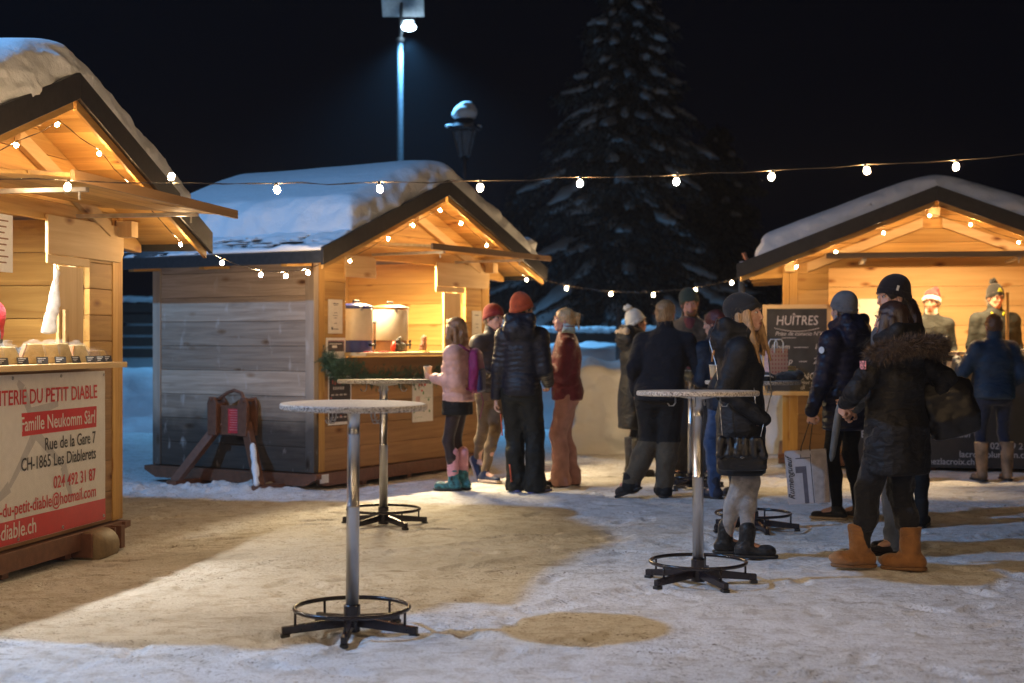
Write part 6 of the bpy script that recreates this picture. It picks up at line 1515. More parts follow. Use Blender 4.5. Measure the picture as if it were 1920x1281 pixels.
# 1 woman in pink at the drinks counter
p1 = person('woman in pale pink puffer jacket, black skirt and turquoise boots holding a paper cup', zp(858, 13.15), 13.15, (-1, 0.28), H=1.60, female=True, jfat=1.04, jmat=cloth('pink_nylon', (0.62, 0.37, 0.33), 0.5, bump=0.1), rib=(0.062, 0.008), hem=0.90,
       skirt=0.70, skirtmat=BLK, trousers='tights', tmat=cloth('sheer_black_tights', (0.022, 0.012, 0.016), 0.5), feet=((-0.05, 0.03), (0.06, -0.03)), shoe='boot', smat=cloth('turquoise_boot', (0.03, 0.14, 0.18), 0.6, vary=0.6, scale=25), cuff=(0.08, 0.27), cuffmat=cloth('pink_knit', (0.62, 0.30, 0.36), 0.9, bump=0.6, bscale=80),
       hair='long', hairmat=hair_mat('chestnut_hair', (0.22, 0.11, 0.045)), hood=None, wr=((-0.10, 0.20, 1.04), (0.06, 0.18, 1.03)), wdir=((0.2, 1, 0.25), (-0.25, 1, 0.25)), palm=((0.9, 0, 0.2), (-0.9, 0, 0.2)), curl=(0.55, 0.55), head=(0, -0.03, 0))
c = cup(p1['W']((-0.018, 0.285, 1.045)), 0.10, 'paper cup held by the woman in the pink jacket', band=False)
def backpack(p, z=1.20):
    t = empty('backpack', p['W']((0, -0.175, z)), p['rz'], 'magenta and navy backpack on the pink jacket', 'backpack')
    f = SDF((-0.25, -0.25, -0.35), (0.25, 0.25, 0.32), 0.010); f.loft([(-0.26, 0, 0, 0.15, 0.07), (0.0, 0, -0.01, 0.155, 0.085), (0.18, 0, 0, 0.13, 0.07), (0.24, 0, 0.01, 0.08, 0.045)], wr=0.006, round_=0.05, p=3); f.mesh('bag_body', cloth('magenta_nylon', (0.20, 0.010, 0.10), 0.5), t)
    f = SDF((-0.25, -0.25, -0.35), (0.25, 0.25, 0.32), 0.010); f.loft([(-0.25, 0, -0.055, 0.12, 0.06), (0.02, 0, -0.065, 0.12, 0.05)], wr=0.005, round_=0.04, p=3); f.mesh('front_pocket', cloth('navy_nylon_bag', (0.03, 0.03, 0.12), 0.5), t)
    for q in (-1, 1):
        m = MB(); m.tube([(q * 0.10, 0.05, 0.20), (q * 0.115, 0.18, 0.27), (q * 0.12, 0.30, 0.16), (q * 0.13, 0.33, -0.02), (q * 0.13, 0.20, -0.16), (q * 0.12, 0.05, -0.22)], 0.014, 8); m.build('strap', MATS['magenta_nylon'], t, 0, True)
    m = MB(); m.tube([(0.12, -0.02, -0.24), (0.13, -0.06, -0.36), (0.10, -0.02, -0.55)], 0.006, 6); m.build('dangling_strap', MATS['magenta_nylon'], t, 0, True)
    t.scale = (0.80, 0.72, 0.84)
_bp = backpack(p1, 1.12)
# 2 young man, burgundy beanie
p2 = person('smiling young man in burgundy beanie, glasses and dark puffer, one foot raised behind', zp(922, 13.9), 13.9, (0.62, -0.78), H=1.72, jmat=cloth('charcoal_nylon', (0.035, 0.03, 0.028), 0.5), rib=(0.065, 0.008), hem=0.90, trousers='slim', tmat=cloth('khaki_cotton', (0.13, 0.085, 0.045), 0.8),
       feet=((0.08, 0.0), (-0.10, -0.36)), footz=(0.0, 0.10), foottilt=(0, -1.0), fyaw=(0.1, -0.1), shoe='low', smat=cloth('navy_shoe', (0.012, 0.025, 0.07), 0.5), solemat=plain('pale_sole', (0.55, 0.42, 0.34), 0.6), hat='beanie', hmat=cloth('burgundy_knit', (0.22, 0.022, 0.022), 0.9, bump=0.6, bscale=90), hair='short', hairmat=hair_mat('brown_hair', (0.08, 0.04, 0.02)),
       glasses=True, wr=((-0.18, 0.17, 1.00), (0.16, 0.20, 1.02)), curl=(0.8, 0.8), head=(0.1, -0.02, -0.1), lean=(0.02, 0.04))
m = MB(); sh_ = p2['ank'][1]; 
# 3 man in ribbed navy puffer seen from behind
p3 = person('man in dark ribbed puffer jacket and orange beanie seen from behind', zp(978, 13.0), 13.0, (0.22, 1), H=1.80, jmat=NAVYD, rib=(0.048, 0.007), hem=0.86, jfat=0.96, wid=0.93, trousers='ski', tmat=cloth('black_ski', (0.009, 0.010, 0.009), 0.65, sheen=0), feet=((-0.06, 0.05), (0.13, -0.02)), fyaw=(0.3, -0.5), shoe='low', smat=cloth('trail_shoe', (0.05, 0.04, 0.05), 0.6, vary=0.9, scale=30), solemat=plain('blue_red_sole', (0.10, 0.12, 0.35), 0.5, vary=0.6, scale=30),
       hat='tall', hmat=cloth('orange_knit', (0.52, 0.09, 0.03), 0.9, bump=0.7, bscale=90), hair='short', hairmat=hair_mat('dark_hair', (0.05, 0.03, 0.02)), glasses=True, hood='down', collar=0.02, head=(-0.75, 0, 0), wr=((-0.25, 0.05, 0.84), (0.20, 0.24, 1.00)), curl=(0.5, 0.6), lean=(0.0, 0.02))
m = MB(); 
for (x, z0_, z1_, y_) in ((-0.19, 0.72, 0.52, -0.03), (-0.10, 0.26, 0.10, -0.055)):
    m.tube([(x, y_, z0_), (x + 0.02, y_ - 0.015, z1_)], 0.006, 6)
m.build('orange_piping', plain('orange_tape', (0.60, 0.09, 0.03), 0.5), p3['root'], 0, True)
# 4 woman in maroon
p4 = person('woman in maroon jacket and dusty pink ski trousers with blond ponytail', zp(1062, 13.55), 13.55, (-1, -0.02), H=1.70, female=True, jmat=cloth('maroon_nylon', (0.16, 0.018, 0.028), 0.5, bump=0.15), jacket='shell', hem=0.84, jfat=1.02, trousers='ski', tmat=cloth('dusty_pink', (0.50, 0.26, 0.21), 0.7), pelvis=1.05, feet=((-0.08, 0.06), (0.09, -0.05)),
       shoe='low', smat=BLK, hair='bun', hairmat=hair_mat('blond_hair', (0.66, 0.42, 0.20)), skin=SKINR, collar=0.05, wr=((-0.05, 0.27, 1.12), (0.10, 0.25, 1.16)), wdir=((0.6, 0.5, 0.3), (-0.7, 0.4, 0.3)), curl=(0.9, 0.9), head=(0, 0.05, 0), elbow=((-0.4, -1, -0.8), (0.5, -1, -0.8)))
f = SDF(p4['hc'] - 0.2, p4['hc'] + 0.1, 0.01); f.cap(p4['HP'](0, -0.03, -0.10), p4['HP'](0, -0.03, -0.055), 0.088, 0.080, wr=0.006); f.cap(p4['HP'](0, 0.02, -0.2), p4['HP'](0, 0.05, 0.03), 0.062, 0.068, op='sub', k=0.01); f.mesh('neck_warmer', cloth('ice_fleece', (0.45, 0.58, 0.60), 0.9), p4['root'])
# 5 woman with white bobble hat
p5 = person('woman in long black coat and white bobble hat seen half behind the broad man', zp(1190, 14.7), 14.7, (0.80, 0.25), H=1.70, female=True, jacket='coat', jmat=BLKP, hem=0.50, bellow=0.5, trousers='slim', tmat=cloth('navy_leggings', (0.012, 0.016, 0.03), 0.8), shoe='tall', smat=cloth('black_leather_boot', (0.02, 0.018, 0.02), 0.4), hat='bobble', hmat=cloth('white_knit', (0.66, 0.65, 0.60), 0.95, bump=0.8, bscale=60), hair='short', hairmat=hair_mat('dark_hair2', (0.05, 0.03, 0.02)),
       skin=SKINR, hood='down', collar=0.03, wr=((-0.12, 0.24, 1.05), (0.14, 0.27, 1.08)), curl=(0.7, 0.7), head=(0, 0.18, 0))
f = SDF(p5['shc'] - 0.28, p5['shc'] + 0.28, 0.012); b5 = p5['shc'] + V3(0, -0.12, 0.03)
f.cap(b5 + V3(-0.13, -0.02, 0.07), b5 + V3(0.13, -0.02, 0.07), 0.035, wr=0.02); f.mesh('fur_trim', cloth('beige_fur', (0.42, 0.33, 0.24), 0.95, bump=1, bscale=50), p5['root'])
# 6 broad man from behind, leaning
p6 = person('broad man in black fleece and olive work trousers leaning on the far table, back turned', zp(1243, 12.45), 12.45, (0.25, 1), H=1.74, wid=1.16, fat=1.12, jacket='fleece', jmat=cloth('black_fleece', (0.011, 0.011, 0.016), 0.9, sheen=0.05), hem=0.86, trousers='baggy', tmat=cloth('charcoal_work', (0.016, 0.015, 0.015), 0.8, sheen=0), legpatch=(0.50, cloth('olive_work', (0.095, 0.075, 0.05), 0.85)),
       feet=((-0.27, -0.05), (0.00, 0.06)), fyaw=(1.1, 0.05), footz=(0.05, 0), foottilt=(-0.35, 0), knees=((0.75, 1.0, 0), (0.05, 1, 0)), hip=(-0.03, 0.0), lean=(0.03, 0.12), shoe='boot', smat=cloth('work_boot', (0.02, 0.018, 0.018), 0.6), hair='short', hairmat=hair_mat('sandy_hair', (0.38, 0.23, 0.11)), head=(-0.25, -0.05, 0),
       wr=((-0.26, 0.10, 0.92), (0.32, 0.36, 1.10)), curl=(0.5, 0.5), skin=SKINR)
# 7 tall man facing the camera
p7 = person('tall bearded man in brown jacket over maroon shirt and green beanie facing the square', zp(1300, 14.35), 14.35, (-0.15, -1), H=1.90, wid=1.08, jacket='shell', jmat=cloth('brown_waxed', (0.085, 0.06, 0.04), 0.7, vary=0.5, scale=9), hem=0.84, jfat=1.08, trousers='baggy', tmat=cloth('dark_work2', (0.03, 0.028, 0.03), 0.8), shoe='tall', smat=plain('rubber_boot', (0.10, 0.09, 0.075), 0.35),
       hat='beanie', hmat=cloth('green_knit', (0.045, 0.065, 0.05), 0.9, bump=0.6, bscale=90), beard=hair_mat('ginger_beard', (0.20, 0.10, 0.05)), hair='short', hairmat=hair_mat('fair_brown', (0.14, 0.08, 0.04)), skin=SKINR, head=(0.12, -0.16, 0.14), lean=(0.03, 0.10), wr=((-0.20, 0.34, 1.12), (0.22, 0.32, 1.12)), curl=(0.6, 0.6), feet=((-0.14, 0), (0.14, 0.05)))
f = SDF(p7['shc'] + V3(-0.25, -0.2, -0.55), p7['shc'] + V3(0.25, 0.35, 0.25), 0.010)
f.loft([(1.10, 0.02, 0.06, 0.07, 0.145), (1.40, 0.03, 0.085, 0.085, 0.135), (p7['neck'][2] + 0.02, p7['neck'][0], p7['neck'][1] + 0.03, 0.075, 0.085)], round_=0.03, wr=0.006); f.mesh('shirt', cloth('maroon_shirt', (0.13, 0.03, 0.035), 0.8), p7['root'])
# 8 person with auburn hair
p8 = person('person with auburn hair in dark blue jacket and jeans bending over the far tables', zp(1362, 12.5), 12.5, (-0.55, 0.85), H=1.66, female=True, jacket='shell', jmat=cloth('petrol_nylon', (0.010, 0.020, 0.040), 0.55, sheen=0), hem=0.82, jfat=1.05, trousers='normal', tmat=BLUEJ, shoe='boot', smat=cloth('navy_boot', (0.015, 0.02, 0.04), 0.5), hair='short', hairmat=hair_mat('auburn_hair', (0.14, 0.035, 0.03)), lean=(-0.02, 0.10), head=(0.5, -0.12, 0), collar=0.04,
       wr=((-0.18, 0.32, 1.08), (0.10, 0.34, 1.10)), feet=((-0.12, 0.02), (0.10, -0.02)), curl=(0.6, 0.6))
# 9 woman in parka, main figure
p9 = person('woman in black parka, dark beanie and grey jeans with long fair hair, looking right', zp(1392, 9.05), 9.05, (0.95, -0.10), H=1.665, h=0.007, female=True, jacket='parka', jmat=PARKA, hem=0.56, jfat=1.06, bellow=0.2, trousers='slim', tmat=GREYJ, shoe='boot', smat=cloth('black_snow_boot', (0.012, 0.012, 0.013), 0.45, vary=0.8, scale=40, bump=0.6, bscale=40),
       feet=((0.05, 0.03), (-0.07, -0.10)), fyaw=(-0.05, 0.0), hat='slouch', hmat=cloth('black_fine_knit', (0.018, 0.019, 0.022), 0.85, bump=0.4, bscale=150), hair='longfront', hairmat=hair_mat('ombre_hair', (0.44, 0.26, 0.12)), hood='down', collar=0.05, head=(-0.50, 0.06, 0.05), headoff=(0, 0.030),
       wr=((-0.20, 0.06, 0.93), (0.205, 0.08, 0.92)), wdir=((0.5, 0.2, -0.8), (-0.5, 0.2, -0.8)), curl=(0.7, 0.7), lean=(0, -0.02), sleeve=-0.05)
# 10 man in navy puffer with the paper carrier
p10 = person('man in navy ribbed puffer and grey beanie carrying a printed paper bag, turned away', zp(1585, 10.95), 10.95, (-0.62, 0.80), H=1.74, jmat=NAVY, rib=(0.058, 0.008), hem=0.70, jfat=1.0, bellow=0.2, trousers='slim', tmat=BLK, shoe='low', smat=cloth('black_leather_shoe', (0.015, 0.014, 0.015), 0.4), solemat=plain('tan_sole', (0.32, 0.24, 0.16), 0.6),
       feet=((-0.04, 0.05), (0.13, -0.02)), fyaw=(0.45, 0.1), hat='beanie', hmat=cloth('grey_knit', (0.15, 0.15, 0.16), 0.9, bump=0.5, bscale=90), hair='short', hairmat=hair_mat('dark_hair3', (0.05, 0.03, 0.02)), hood='down', collar=0.03, head=(-0.1, -0.02, 0), wr=((-0.27, 0.12, 0.80), (0.26, 0.1, 0.86)), wdir=((0, 0.1, -1), None), curl=(1.0, 0.5))
f = SDF(p10['shc'] + V3(-0.3, -0.3, -0.2), p10['shc'] + V3(0.3, 0.2, 0.3), 0.010); f.ell(p10['shc'] + V3(0, -0.09, 0.065), (0.11, 0.07, 0.065), wr=0.01, ws=14); f.cap(p10['neck'] + V3(0, 0.01, 0.02), p10['neck'] + V3(0, 0, 0.075), 0.085, 0.08, wr=0.01); f.mesh('sweatshirt_hood', cloth('grey_marl', (0.22, 0.24, 0.27), 0.9), p10['root'])
m = MB(); m.lathe([(0, 0), (0.026, 0.001), (0.026, 0.003), (0, 0.004)], 20, M=Matrix.Translation(tuple(p10['sh'][0] * 0.75 + p10['el'][0] * 0.25 + V3(-0.095, -0.01, 0))) @ Matrix.Rotation(R(-90), 4, 'Y')); m.build('sleeve_badge', M_WHITEP, p10['root'])
# 11 man in profile behind the fur hood
p11 = person('man in black beanie and grey jacket with pale jeans facing left', zp(1680, 9.35), 9.35, (-1, -0.18), H=1.80, h=0.007, jacket='shell', jmat=cloth('slate_soft', (0.10, 0.115, 0.135), 0.8), hem=0.88, trousers='normal', tmat=LBLUEJ, shoe='low', smat=cloth('black_trainer', (0.016, 0.012, 0.014), 0.6), feet=((-0.10, 0.06), (0.10, -0.08)), fyaw=(0.2, 0.0),
       hat='beanie', hmat=cloth('black_knit_cap', (0.016, 0.012, 0.015), 0.9, bump=0.5, bscale=100), hair='short', hairmat=hair_mat('dark_hair4', (0.035, 0.025, 0.02)), head=(0.12, -0.10, 0), wr=((-0.13, 0.33, 1.02), (0.12, 0.24, 0.95)), curl=(0.6, 0.6))
m = MB(); m.box(-0.001, 0.001, -0.008, 0.008, -0.017, 0.017, M=Matrix.Translation(tuple(p11['HP'](-0.0985, 0.015, 0.060))) @ Matrix.Rotation(0.3, 4, 'X')); m.build('cap_tag', M_WHITEP, p11['root'])
# 12 woman with fur hood and tan boots, nearest figure
p12 = person('woman in black parka with brown fur hood and tan sheepskin boots, back turned', zp(1678, 8.55), 8.55, (-0.66, 0.75), H=1.615, h=0.007, female=True, jacket='parka', jmat=BLKP, hem=0.63, jfat=1.10, wid=1.03, fat=1.10, bellow=0.5, trousers='heavy', tmat=cloth('black_leggings', (0.010, 0.010, 0.013), 0.75), pelvis=1.06,
       feet=((-0.13, 0.16), (0.07, -0.06)), fyaw=(0.72, 0.55), shoe='ugg', smat=cloth('tan_suede', (0.30, 0.135, 0.045), 0.85, vary=0.12, bump=0.5, bscale=70, sheen=0.3), solemat=plain('gum_sole', (0.20, 0.10, 0.04), 0.7), hair='long', hairmat=hair_mat('dark_brown_hair', (0.035, 0.018, 0.014)), hood='down', collar=0.03, head=(0.35, -0.05, 0.05),
       wr=((-0.20, 0.22, 1.0), (0.34, -0.02, 0.93)), wdir=((0.2, 0.5, -0.9), (0.1, 0.2, -1)), elbow=((-1.0, -0.5, -0.3), (1, -0.6, -0.2)), curl=(0.9, 0.9), wrinkle=0.011)
def fur_ring(p, mat, r=0.215, n=12000, cz=0.05, name='fur_trim'):
    c = p['shc'] + V3(0, -0.085, cz); rs = np.random.RandomState(8); P = []
    path = [c + V3(0.0 + r * 1.12 * math.cos(a), r * 0.75 * math.sin(a), -0.055 + 0.045 * math.sin(a + PI)) for a in np.linspace(0, 2 * PI, 49)[:-1]]
    m = SDF(c - 0.34, c + 0.34, 0.010)
    for i in range(48): m.cap(path[i], path[(i + 1) % 48], 0.050, 0.050, k=0.01, wr=0.014)
    core = m.mesh(name, mat, p['root'])
    i = rs.randint(0, 48, n); j = (i + 1) % 48; u = rs.rand(n)[:, None]; A = np.array(path); B0 = A[i] * (1 - u) + A[j] * u
    d = rs.randn(n, 3); d /= np.linalg.norm(d, axis=1)[:, None]; B = B0 + d * 0.044; D = d + rs.randn(n, 3) * 0.35 + np.array([0, 0, -0.25]); D /= np.linalg.norm(D, axis=1)[:, None]
    o = tri_cloud('fur_hairs', B, D, 0.03 + 0.035 * rs.rand(n), np.full(n, 0.0017), rs.rand(n), M_FUR, core)
M_FUR = needle_mat('brown_fur', (0.02, 0.012, 0.008), (0.15, 0.10, 0.065))
fur_ring(p12, plain('dark_brown_fur', (0.03, 0.018, 0.012), 0.9))
m = MB(); m.box(-0.03, 0.03, -0.002, 0.002, -0.025, 0.025, M=Matrix.Translation(tuple(p12['sh'][0] * 0.72 + p12['el'][0] * 0.28 + V3(-0.105, -0.005, 0.01))) @ Matrix.Rotation(R(70), 4, 'Z')); m.build('sleeve_badge', plain('red_white_badge', (0.5, 0.2, 0.2), 0.6, vary=0.6, scale=70), p12['root'])
# 13 dark haired woman behind
p13 = person('woman with dark hair in dark jacket mostly hidden behind the fur hood', zp(1701, 10.6), 10.6, (0.35, 0.95), H=1.71, wid=0.88, female=True, jacket='shell', jmat=cloth('dark_slate', (0.028, 0.032, 0.04), 0.7), hem=0.82, trousers='slim', tmat=BLK, shoe='boot', smat=BLK, hair='mid', hairmat=hair_mat('dark_red_hair', (0.05, 0.022, 0.018)), wr=((-0.16, 0.25, 1.0), (0.16, 0.25, 1.0)), curl=(0.6, 0.6))
# 14, 15 men behind the oyster counter
def st(S, x, y): v = in_stall(S, (x, y, 0)); return v.x, v.y
x, y = st(S3, 0.06, 0.80)
p14 = person('man in santa hat and grey jacket behind the oyster counter', x, y, (-0.05, -1), H=1.74, z0=0.2, jacket='shell', jmat=cloth('grey_softshell', (0.034, 0.038, 0.038), 0.8, sheen=0), hem=0.84, wid=1.06, trousers='normal', tmat=BLK, shoe='low', smat=BLK, hat='santa', hmat=cloth('santa_red', (0.50, 0.012, 0.015), 0.85), hair='short', hairmat=hair_mat('grey_hair', (0.25, 0.22, 0.2)), skin=SKINR, head=(-0.45, 0.02, 0), wr=((-0.22, 0.22, 0.98), (0.22, 0.22, 0.98)), collar=0.02)
f = SDF(p14['neck'] - 0.15, p14['neck'] + 0.2, 0.01); f.cap(p14['neck'] + V3(0, 0.015, 0.03), p14['neck'] + V3(0, 0.02, 0.065), 0.072, 0.070, wr=0.004); f.mesh('roll_neck', M_FLUFF, p14['root'])
x, y = st(S3, 0.76, 0.90)
p15 = person('man in black bobble beanie, glasses and grey jacket behind the oyster counter', x, y, (0.02, -1), H=1.80, z0=0.2, jacket='shell', jmat=cloth('grey_softshell2', (0.032, 0.037, 0.038), 0.8, sheen=0), hem=0.84, wid=1.12, jfat=1.08, trousers='normal', tmat=BLK, shoe='low', smat=BLK, hat='bobble', hmat=cloth('black_knit2', (0.014, 0.014, 0.016), 0.9, bump=0.6, bscale=90), hair='short', hairmat=hair_mat('grey_hair2', (0.2, 0.18, 0.16)), skin=SKINR, head=(0.12, -0.10, 0), glasses=True, wr=((-0.24, 0.22, 1.0), (0.24, 0.22, 1.0)), collar=0.02)
m = MB(); 
for i in range(5): m.tube([p15['HP'](-0.028 + 0.004 * i, 0.094 - 0.0015 * i, 0.078 + 0.008 * i), p15['HP'](0.028 - 0.004 * i, 0.094 - 0.0015 * i, 0.082 + 0.008 * i)], 0.0032, 5)
m.build('yellow_emblem', plain('yellow_thread', (0.55, 0.55, 0.03), 0.7), p15['root'])
m = MB(); m.tube([p15['neck'] + V3(-0.075, 0.085, -0.01), p15['neck'] + V3(-0.05, 0.105, -0.045)], 0.010, 6); m.tube([p15['neck'] + V3(0.075, 0.085, -0.01), p15['neck'] + V3(0.05, 0.105, -0.045)], 0.010, 6); m.build('collar_tabs', MATS['yellow_thread'], p15['root'])
# 16 woman in blue at the oyster counter
p16 = person('woman in blue quilted jacket, dark jeans and tall beige boots at the oyster counter', zp(1864, 14.15), 14.15, (-0.08, 1), H=1.66, female=True, wid=1.05, jmat=cloth('teal_blue_nylon', (0.012, 0.035, 0.075), 0.5, sheen=0), rib=(0.09, 0.006), hem=0.86, jfat=1.05, trousers='slim', tmat=DJ, shoe='tall', smat=plain('beige_brown_boot', (0.20, 0.13, 0.08), 0.6, vary=0.5, scale=8), feet=((-0.13, 0.0), (0.14, 0.02)),
       hair='short', hairmat=hair_mat('copper_brown', (0.12, 0.055, 0.025)), collar=0.03, wr=((-0.27, 0.26, 1.20), (0.22, 0.14, 0.95)), wdir=((0.1, 0.8, 0.6), None), elbow=((-0.5, -0.3, -1), (0.4, -0.5, -1)), curl=(0.8, 0.6))
# 17 cheese seller, only a sleeve in view
x, y = st(S1, 0.50, 0.50)
p17 = person('cheese seller in red and dark jacket at the left edge inside the stall', x, y, (0.97, -0.26), H=1.72, z0=0.2, jacket='shell', jmat=cloth('anthracite_soft', (0.035, 0.04, 0.05), 0.6), hem=0.84, trousers='normal', tmat=BLK, shoe='low', smat=BLK, hair='short', hairmat=hair_mat('brown_hair5', (0.10, 0.06, 0.03)), wr=((-0.25, 0.22, 1.1), (0.36, 0.20, 1.12)))
f = SDF(p17['shc'] - 0.42, p17['shc'] + 0.36, 0.011)
for i in (0, 1): f.cap(p17['sh'][i] + V3(0, 0, -0.01), p17['sh'][i] * 0.55 + p17['el'][i] * 0.45, 0.086, 0.080, k=0.04, wr=0.005)
f.cap(p17['sh'][0], p17['sh'][1], 0.09, 0.09, k=0.05); f.mesh('red_yoke', cloth('red_softshell', (0.50, 0.02, 0.04), 0.6), p17['root'])

# ------------------------------------------------------------ bags carried by people
def leather(name='black_leather'): return plain(name, (0.008, 0.008, 0.010), 0.36, vary=0.2, bump=0.06, bscale=45)
M_LEA = leather()
def shoulder_bag(p):
    c = V3(0.25, -0.02, 0.70); t = empty('handbag', p['W'](c), p['rz'], 'black quilted leather handbag on a chain at the hip of the woman in grey jeans', 'handbag')
    t.rotation_euler[2] -= R(90)
    f = SDF((-0.25, -0.12, -0.22), (0.25, 0.12, 0.2), 0.0065)
    f.loft([(-0.125, 0, 0, 0.152, 0.045), (-0.05, 0, 0, 0.155, 0.055), (0.03, 0, 0, 0.14, 0.05), (0.075, 0, 0, 0.115, 0.035)], round_=0.02, p=3, wr=0.007)
    f.mesh('bag_body', M_LEA, t)
    f = SDF((-0.25, -0.12, -0.22), (0.25, 0.12, 0.2), 0.0065)
    for i in range(6): f.cap((-0.12 + 0.048 * i, 0.036, 0.07), (-0.135 + 0.054 * i, 0.048, -0.02), 0.024, 0.028, k=0.02, wr=0.008)
    f.mesh('flap', M_LEA, t)
    m = MB(); m.tube([(-0.012, 0.082, -0.035), (0.0, 0.085, -0.03), (0.012, 0.082, -0.035), (0, 0.083, -0.042)], 0.0028, 6, closed=True); m.build('clasp', M_STEEL, t, 0, True)
    iv = (Matrix.Translation(t.location) @ Matrix.Rotation(t.rotation_euler[2], 4, 'Z')).inverted()
    def wp(v): return iv @ p['W'](v)
    b = p['sh'][1]; chain = [Vector((0.115, 0, 0.07)), wp((0.215, -0.15, 0.98)), wp((0.17, -0.17, 1.22)), wp((0.08, -0.21, 1.38)), wp((-0.02, -0.16, 1.52)), wp((-0.08, 0.02, 1.50)), wp((-0.05, 0.165, 1.32)), wp((0.10, 0.175, 1.05)), wp((0.24, 0.115, 0.86)), Vector((-0.115, 0, 0.07))]
    pts = []
    for a, b_ in zip(chain[:-1], chain[1:]):
        n = max(2, int((b_ - a).length / 0.02)); pts += [a.lerp(b_, i / n) for i in range(n)]
    pts.append(chain[-1])
    m = MB(); m.tube([q + Vector((0, 0, 0.002 * (-1) ** i)) for i, q in enumerate(pts)], [0.0042 if i % 2 else 0.0026 for i in range(len(pts))], 6); m.build('chain', M_STEEL, t, 0, True)
shoulder_bag(p9)
m = MB(); a = p9['shc']; W0 = a + V3(0.135, -0.165, -0.04)
m.tube([W0, W0 + V3(-0.02, -0.01, -0.07)], 0.008, 6); m.build('hood_toggle', plain('tan_leather', (0.40, 0.20, 0.08), 0.6), p9['root'], 0, True)
f = SDF(p9['shc'] - 0.3, p9['shc'] + 0.3, 0.009); bk = p9['shc'] + V3(0, -0.10, 0.115); f.cap(bk + V3(-0.075, 0.02, 0.0), bk + V3(0.075, 0.02, 0.0), 0.014, wr=0.006); f.mesh('fleece_lining', M_FLUFF, p9['root'])
m = MB(); m.tube([p9['pel'] + V3(0.205, 0.06, 0.20), p9['pel'] + V3(0.218, 0.075, 0.02)], 0.004, 6); m.build('pocket_zip', M_STEEL, p9['root'], 0, True)
m = MB(); m.lathe([(0, 0), (0.008, 0.001), (0.005, 0.004), (0, 0.005)], 8, M=Matrix.Translation(tuple(p9['HP'](0.094, -0.03, 0.055))) @ Matrix.Rotation(R(90), 4, 'Y')); m.build('cap_stud', plain('gold_stud', (0.6, 0.4, 0.15), 0.3, 0.9), p9['root'])

def carrier(p):
    w = p['W'](p['wr'][0] + V3(0, 0.0, -0.10)); t = empty('paper_bag', (w.x - 0.02, w.y - 0.03, w.z - 0.60), R(-14), 'printed paper carrier bag with black handles hanging from the hand of the navy puffer man', 'paper bag'); t.rotation_euler[1] = R(-5)
    m = MB(); m.box(-0.155, 0.155, -0.065, -0.063, 0, 0.40); m.box(-0.155, 0.155, 0.063, 0.065, 0, 0.40); m.box(-0.155, -0.153, -0.062, 0.062, 0, 0.40); m.box(0.153, 0.155, -0.062, 0.062, 0, 0.40); m.box(-0.15, 0.15, -0.062, 0.062, 0, 0.002)
    b = m.build('bag_body', plain('white_kraft', (0.55, 0.50, 0.50), 0.6, vary=0.04), t)
    def rect(x0, x1, z0, z1, mt, k, nm): 
        q = MB(); q.box(x0, x1, -0.0660 - 0.0006 * k, -0.0655 - 0.0006 * k, z0, z1); q.build(nm, mt, b)
    rect(0.045, 0.153, 0.003, 0.397, plain('taupe_print', (0.42, 0.35, 0.31), 0.6), 0, 'printed_panel')
    rect(-0.075, 0.040, 0.003, 0.35, plain('dark_line', (0.09, 0.08, 0.09), 0.6), 0, 'frame_line'); rect(-0.082, 0.034, 0.003, 0.342, MATS['white_kraft'], 1, 'paper_ground')
    rect(-0.082, 0.000, 0.003, 0.285, plain('plum_band', (0.14, 0.12, 0.14), 0.6), 2, 'band'); rect(-0.094, -0.032, 0.003, 0.235, MATS['white_kraft'], 3, 'paper_ground')
    o = lettering('lettering', 'Rumengueuf', 0.064, M_INK, b, Matrix.Translation((-0.105, -0.0685, 0.035)) @ Matrix.Rotation(R(90), 4, 'X') @ Matrix.Rotation(R(90), 4, 'Z'), 'LEFT', 0.45, 0.0002, 0.0005)
    q = MB()
    for i in range(7): a = 0.9 * i; q.tube([(-0.062 + 0.012 * math.cos(a + j * 0.5), -0.069, 0.03 + 0.028 * i + 0.010 * math.sin(a + j * 0.5)) for j in range(6)], 0.0011, 4)
    q.build('line_drawing', M_GREYP, b)
    wl = (Matrix.Translation(t.location) @ Matrix.Rotation(R(-14), 4, 'Z') @ Matrix.Rotation(R(-5), 4, 'Y')).inverted() @ p['W'](p['wr'][0] + V3(0, 0.005, -0.085))
    for y in (-0.068, 0.068):
        q = MB(); q.tube([(-0.035, y, 0.35), (-0.03, y * 0.8, 0.42), wl + Vector((-0.012, 0, 0)), wl + Vector((0.012, 0, 0)), (0.035, y * 0.8, 0.42), (0.04, y, 0.35)], 0.0028, 6); q.build('handle', M_BLACK, t, 0, True)
carrier(p10)
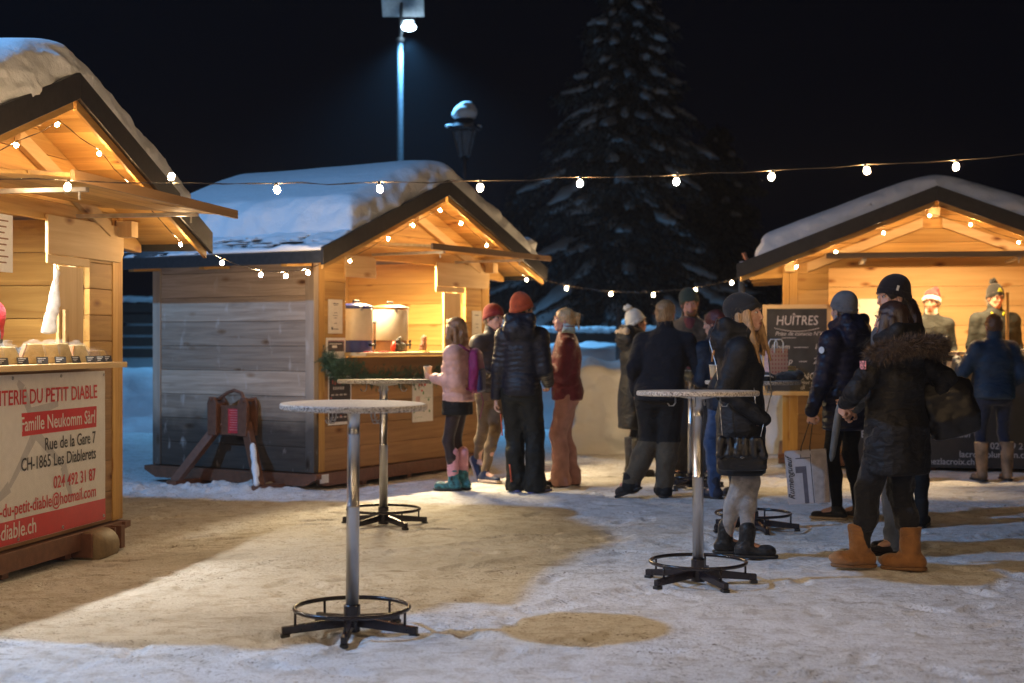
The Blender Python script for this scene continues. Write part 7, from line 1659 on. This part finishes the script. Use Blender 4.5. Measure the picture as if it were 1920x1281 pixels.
def tote(p):
    c = V3(0.40, -0.10, 0.98); t = empty('tote_bag', p['W'](c), p['rz'] + R(-38), 'large black leather tote hanging from the shoulder of the fur hood woman', 'tote bag')
    f = SDF((-0.32, -0.16, -0.32), (0.34, 0.16, 0.26), 0.008)
    f.loft([(-0.20, 0.02, 0, 0.15, 0.055), (-0.08, 0.02, 0, 0.18, 0.070), (0.08, 0.0, 0, 0.175, 0.055), (0.17, -0.02, 0, 0.165, 0.030)], round_=0.02, p=2.8, wr=0.007)
    o = f.mesh('bag_body', M_LEA, t); o.rotation_euler = (0, R(-14), 0)
    iv = (Matrix.Translation(t.location) @ Matrix.Rotation(t.rotation_euler[2], 4, 'Z')).inverted()
    for k in (-0.03, 0.03):
        a0, a1 = iv @ p['W'](p['sh'][1] + V3(0.045, k, 0.085)), None
        m = MB(); m.tube([(-0.09, k, 0.12), a0 + Vector((-0.05, 0, -0.10)), a0, a0 + Vector((0.04, 0, -0.10)), (0.06, k, 0.14)], 0.009, 8); m.build('handle', M_LEA, t, 0, True)
tote(p12)
# grey folded umbrella held by the fur hood woman
u0 = p12['W'](p12['wr'][0] + V3(0.02, 0.06, -0.06)); m = MB()
m.tube([(0, 0, 0.10), (0, 0, 0.02), (0.004, 0, -0.10), (0.006, 0, -0.27), (0.006, 0, -0.30)], [0.008, 0.020, 0.024, 0.018, 0.005], 10); um = m.build('folded_umbrella', plain('grey_nylon', (0.09, 0.10, 0.11), 0.4, bump=0.3), None, 0, True); um.location = u0; um.rotation_euler = (R(6), R(8), 0); tag(um, 'folded grey umbrella held against the black parka', 'umbrella')
# brown paper bag held by the woman in blue
w = p16['W'](V3(-0.34, 0.16, 0.86)); t = empty('paper_bag', w, R(10), 'plain tan paper bag hanging at the side of the woman in blue', 'paper bag')
m = MB(); m.box(-0.12, 0.12, -0.05, -0.048, -0.02, 0.31); m.box(-0.12, 0.12, 0.048, 0.05, -0.02, 0.31); m.box(-0.12, -0.118, -0.047, 0.047, -0.02, 0.31); m.box(0.118, 0.12, -0.047, 0.047, -0.02, 0.31); m.box(-0.117, 0.117, -0.047, 0.047, -0.02, -0.018)
m.build('bag_body', plain('tan_kraft', (0.46, 0.32, 0.17), 0.6, bump=0.2), t); t.rotation_euler[1] = R(12)
for y_ in (-0.045, 0.045):
    q = MB(); q.tube([(-0.04, y_, 0.30), (-0.03, y_ * 0.5, 0.37), (0.03, y_ * 0.5, 0.37), (0.04, y_, 0.30)], 0.004, 6); q.build('handle', MATS['tan_kraft'], t, 0, True)
# ------------------------------------------------------------ cold night air
def haze():
    m = bpy.data.materials.new('night_haze'); m.use_nodes = True; nt = m.node_tree
    nt.nodes.remove(nt.nodes['Principled BSDF'])
    v = nt.nodes.new('ShaderNodeVolumePrincipled'); v.inputs['Color'].default_value = (0.85, 0.9, 1.0, 1); v.inputs['Density'].default_value = 0.0010
    v.inputs['Anisotropy'].default_value = 0.3
    nt.links.new(v.outputs['Volume'], nt.nodes['Material Output'].inputs['Volume'])
    mb = MB(); mb.box(-45, 45, -14, 60, -2.0, 14.0); o = mb.build('haze', m); tag(o, 'thin cold night air over the market', 'haze', kind='stuff')
haze()
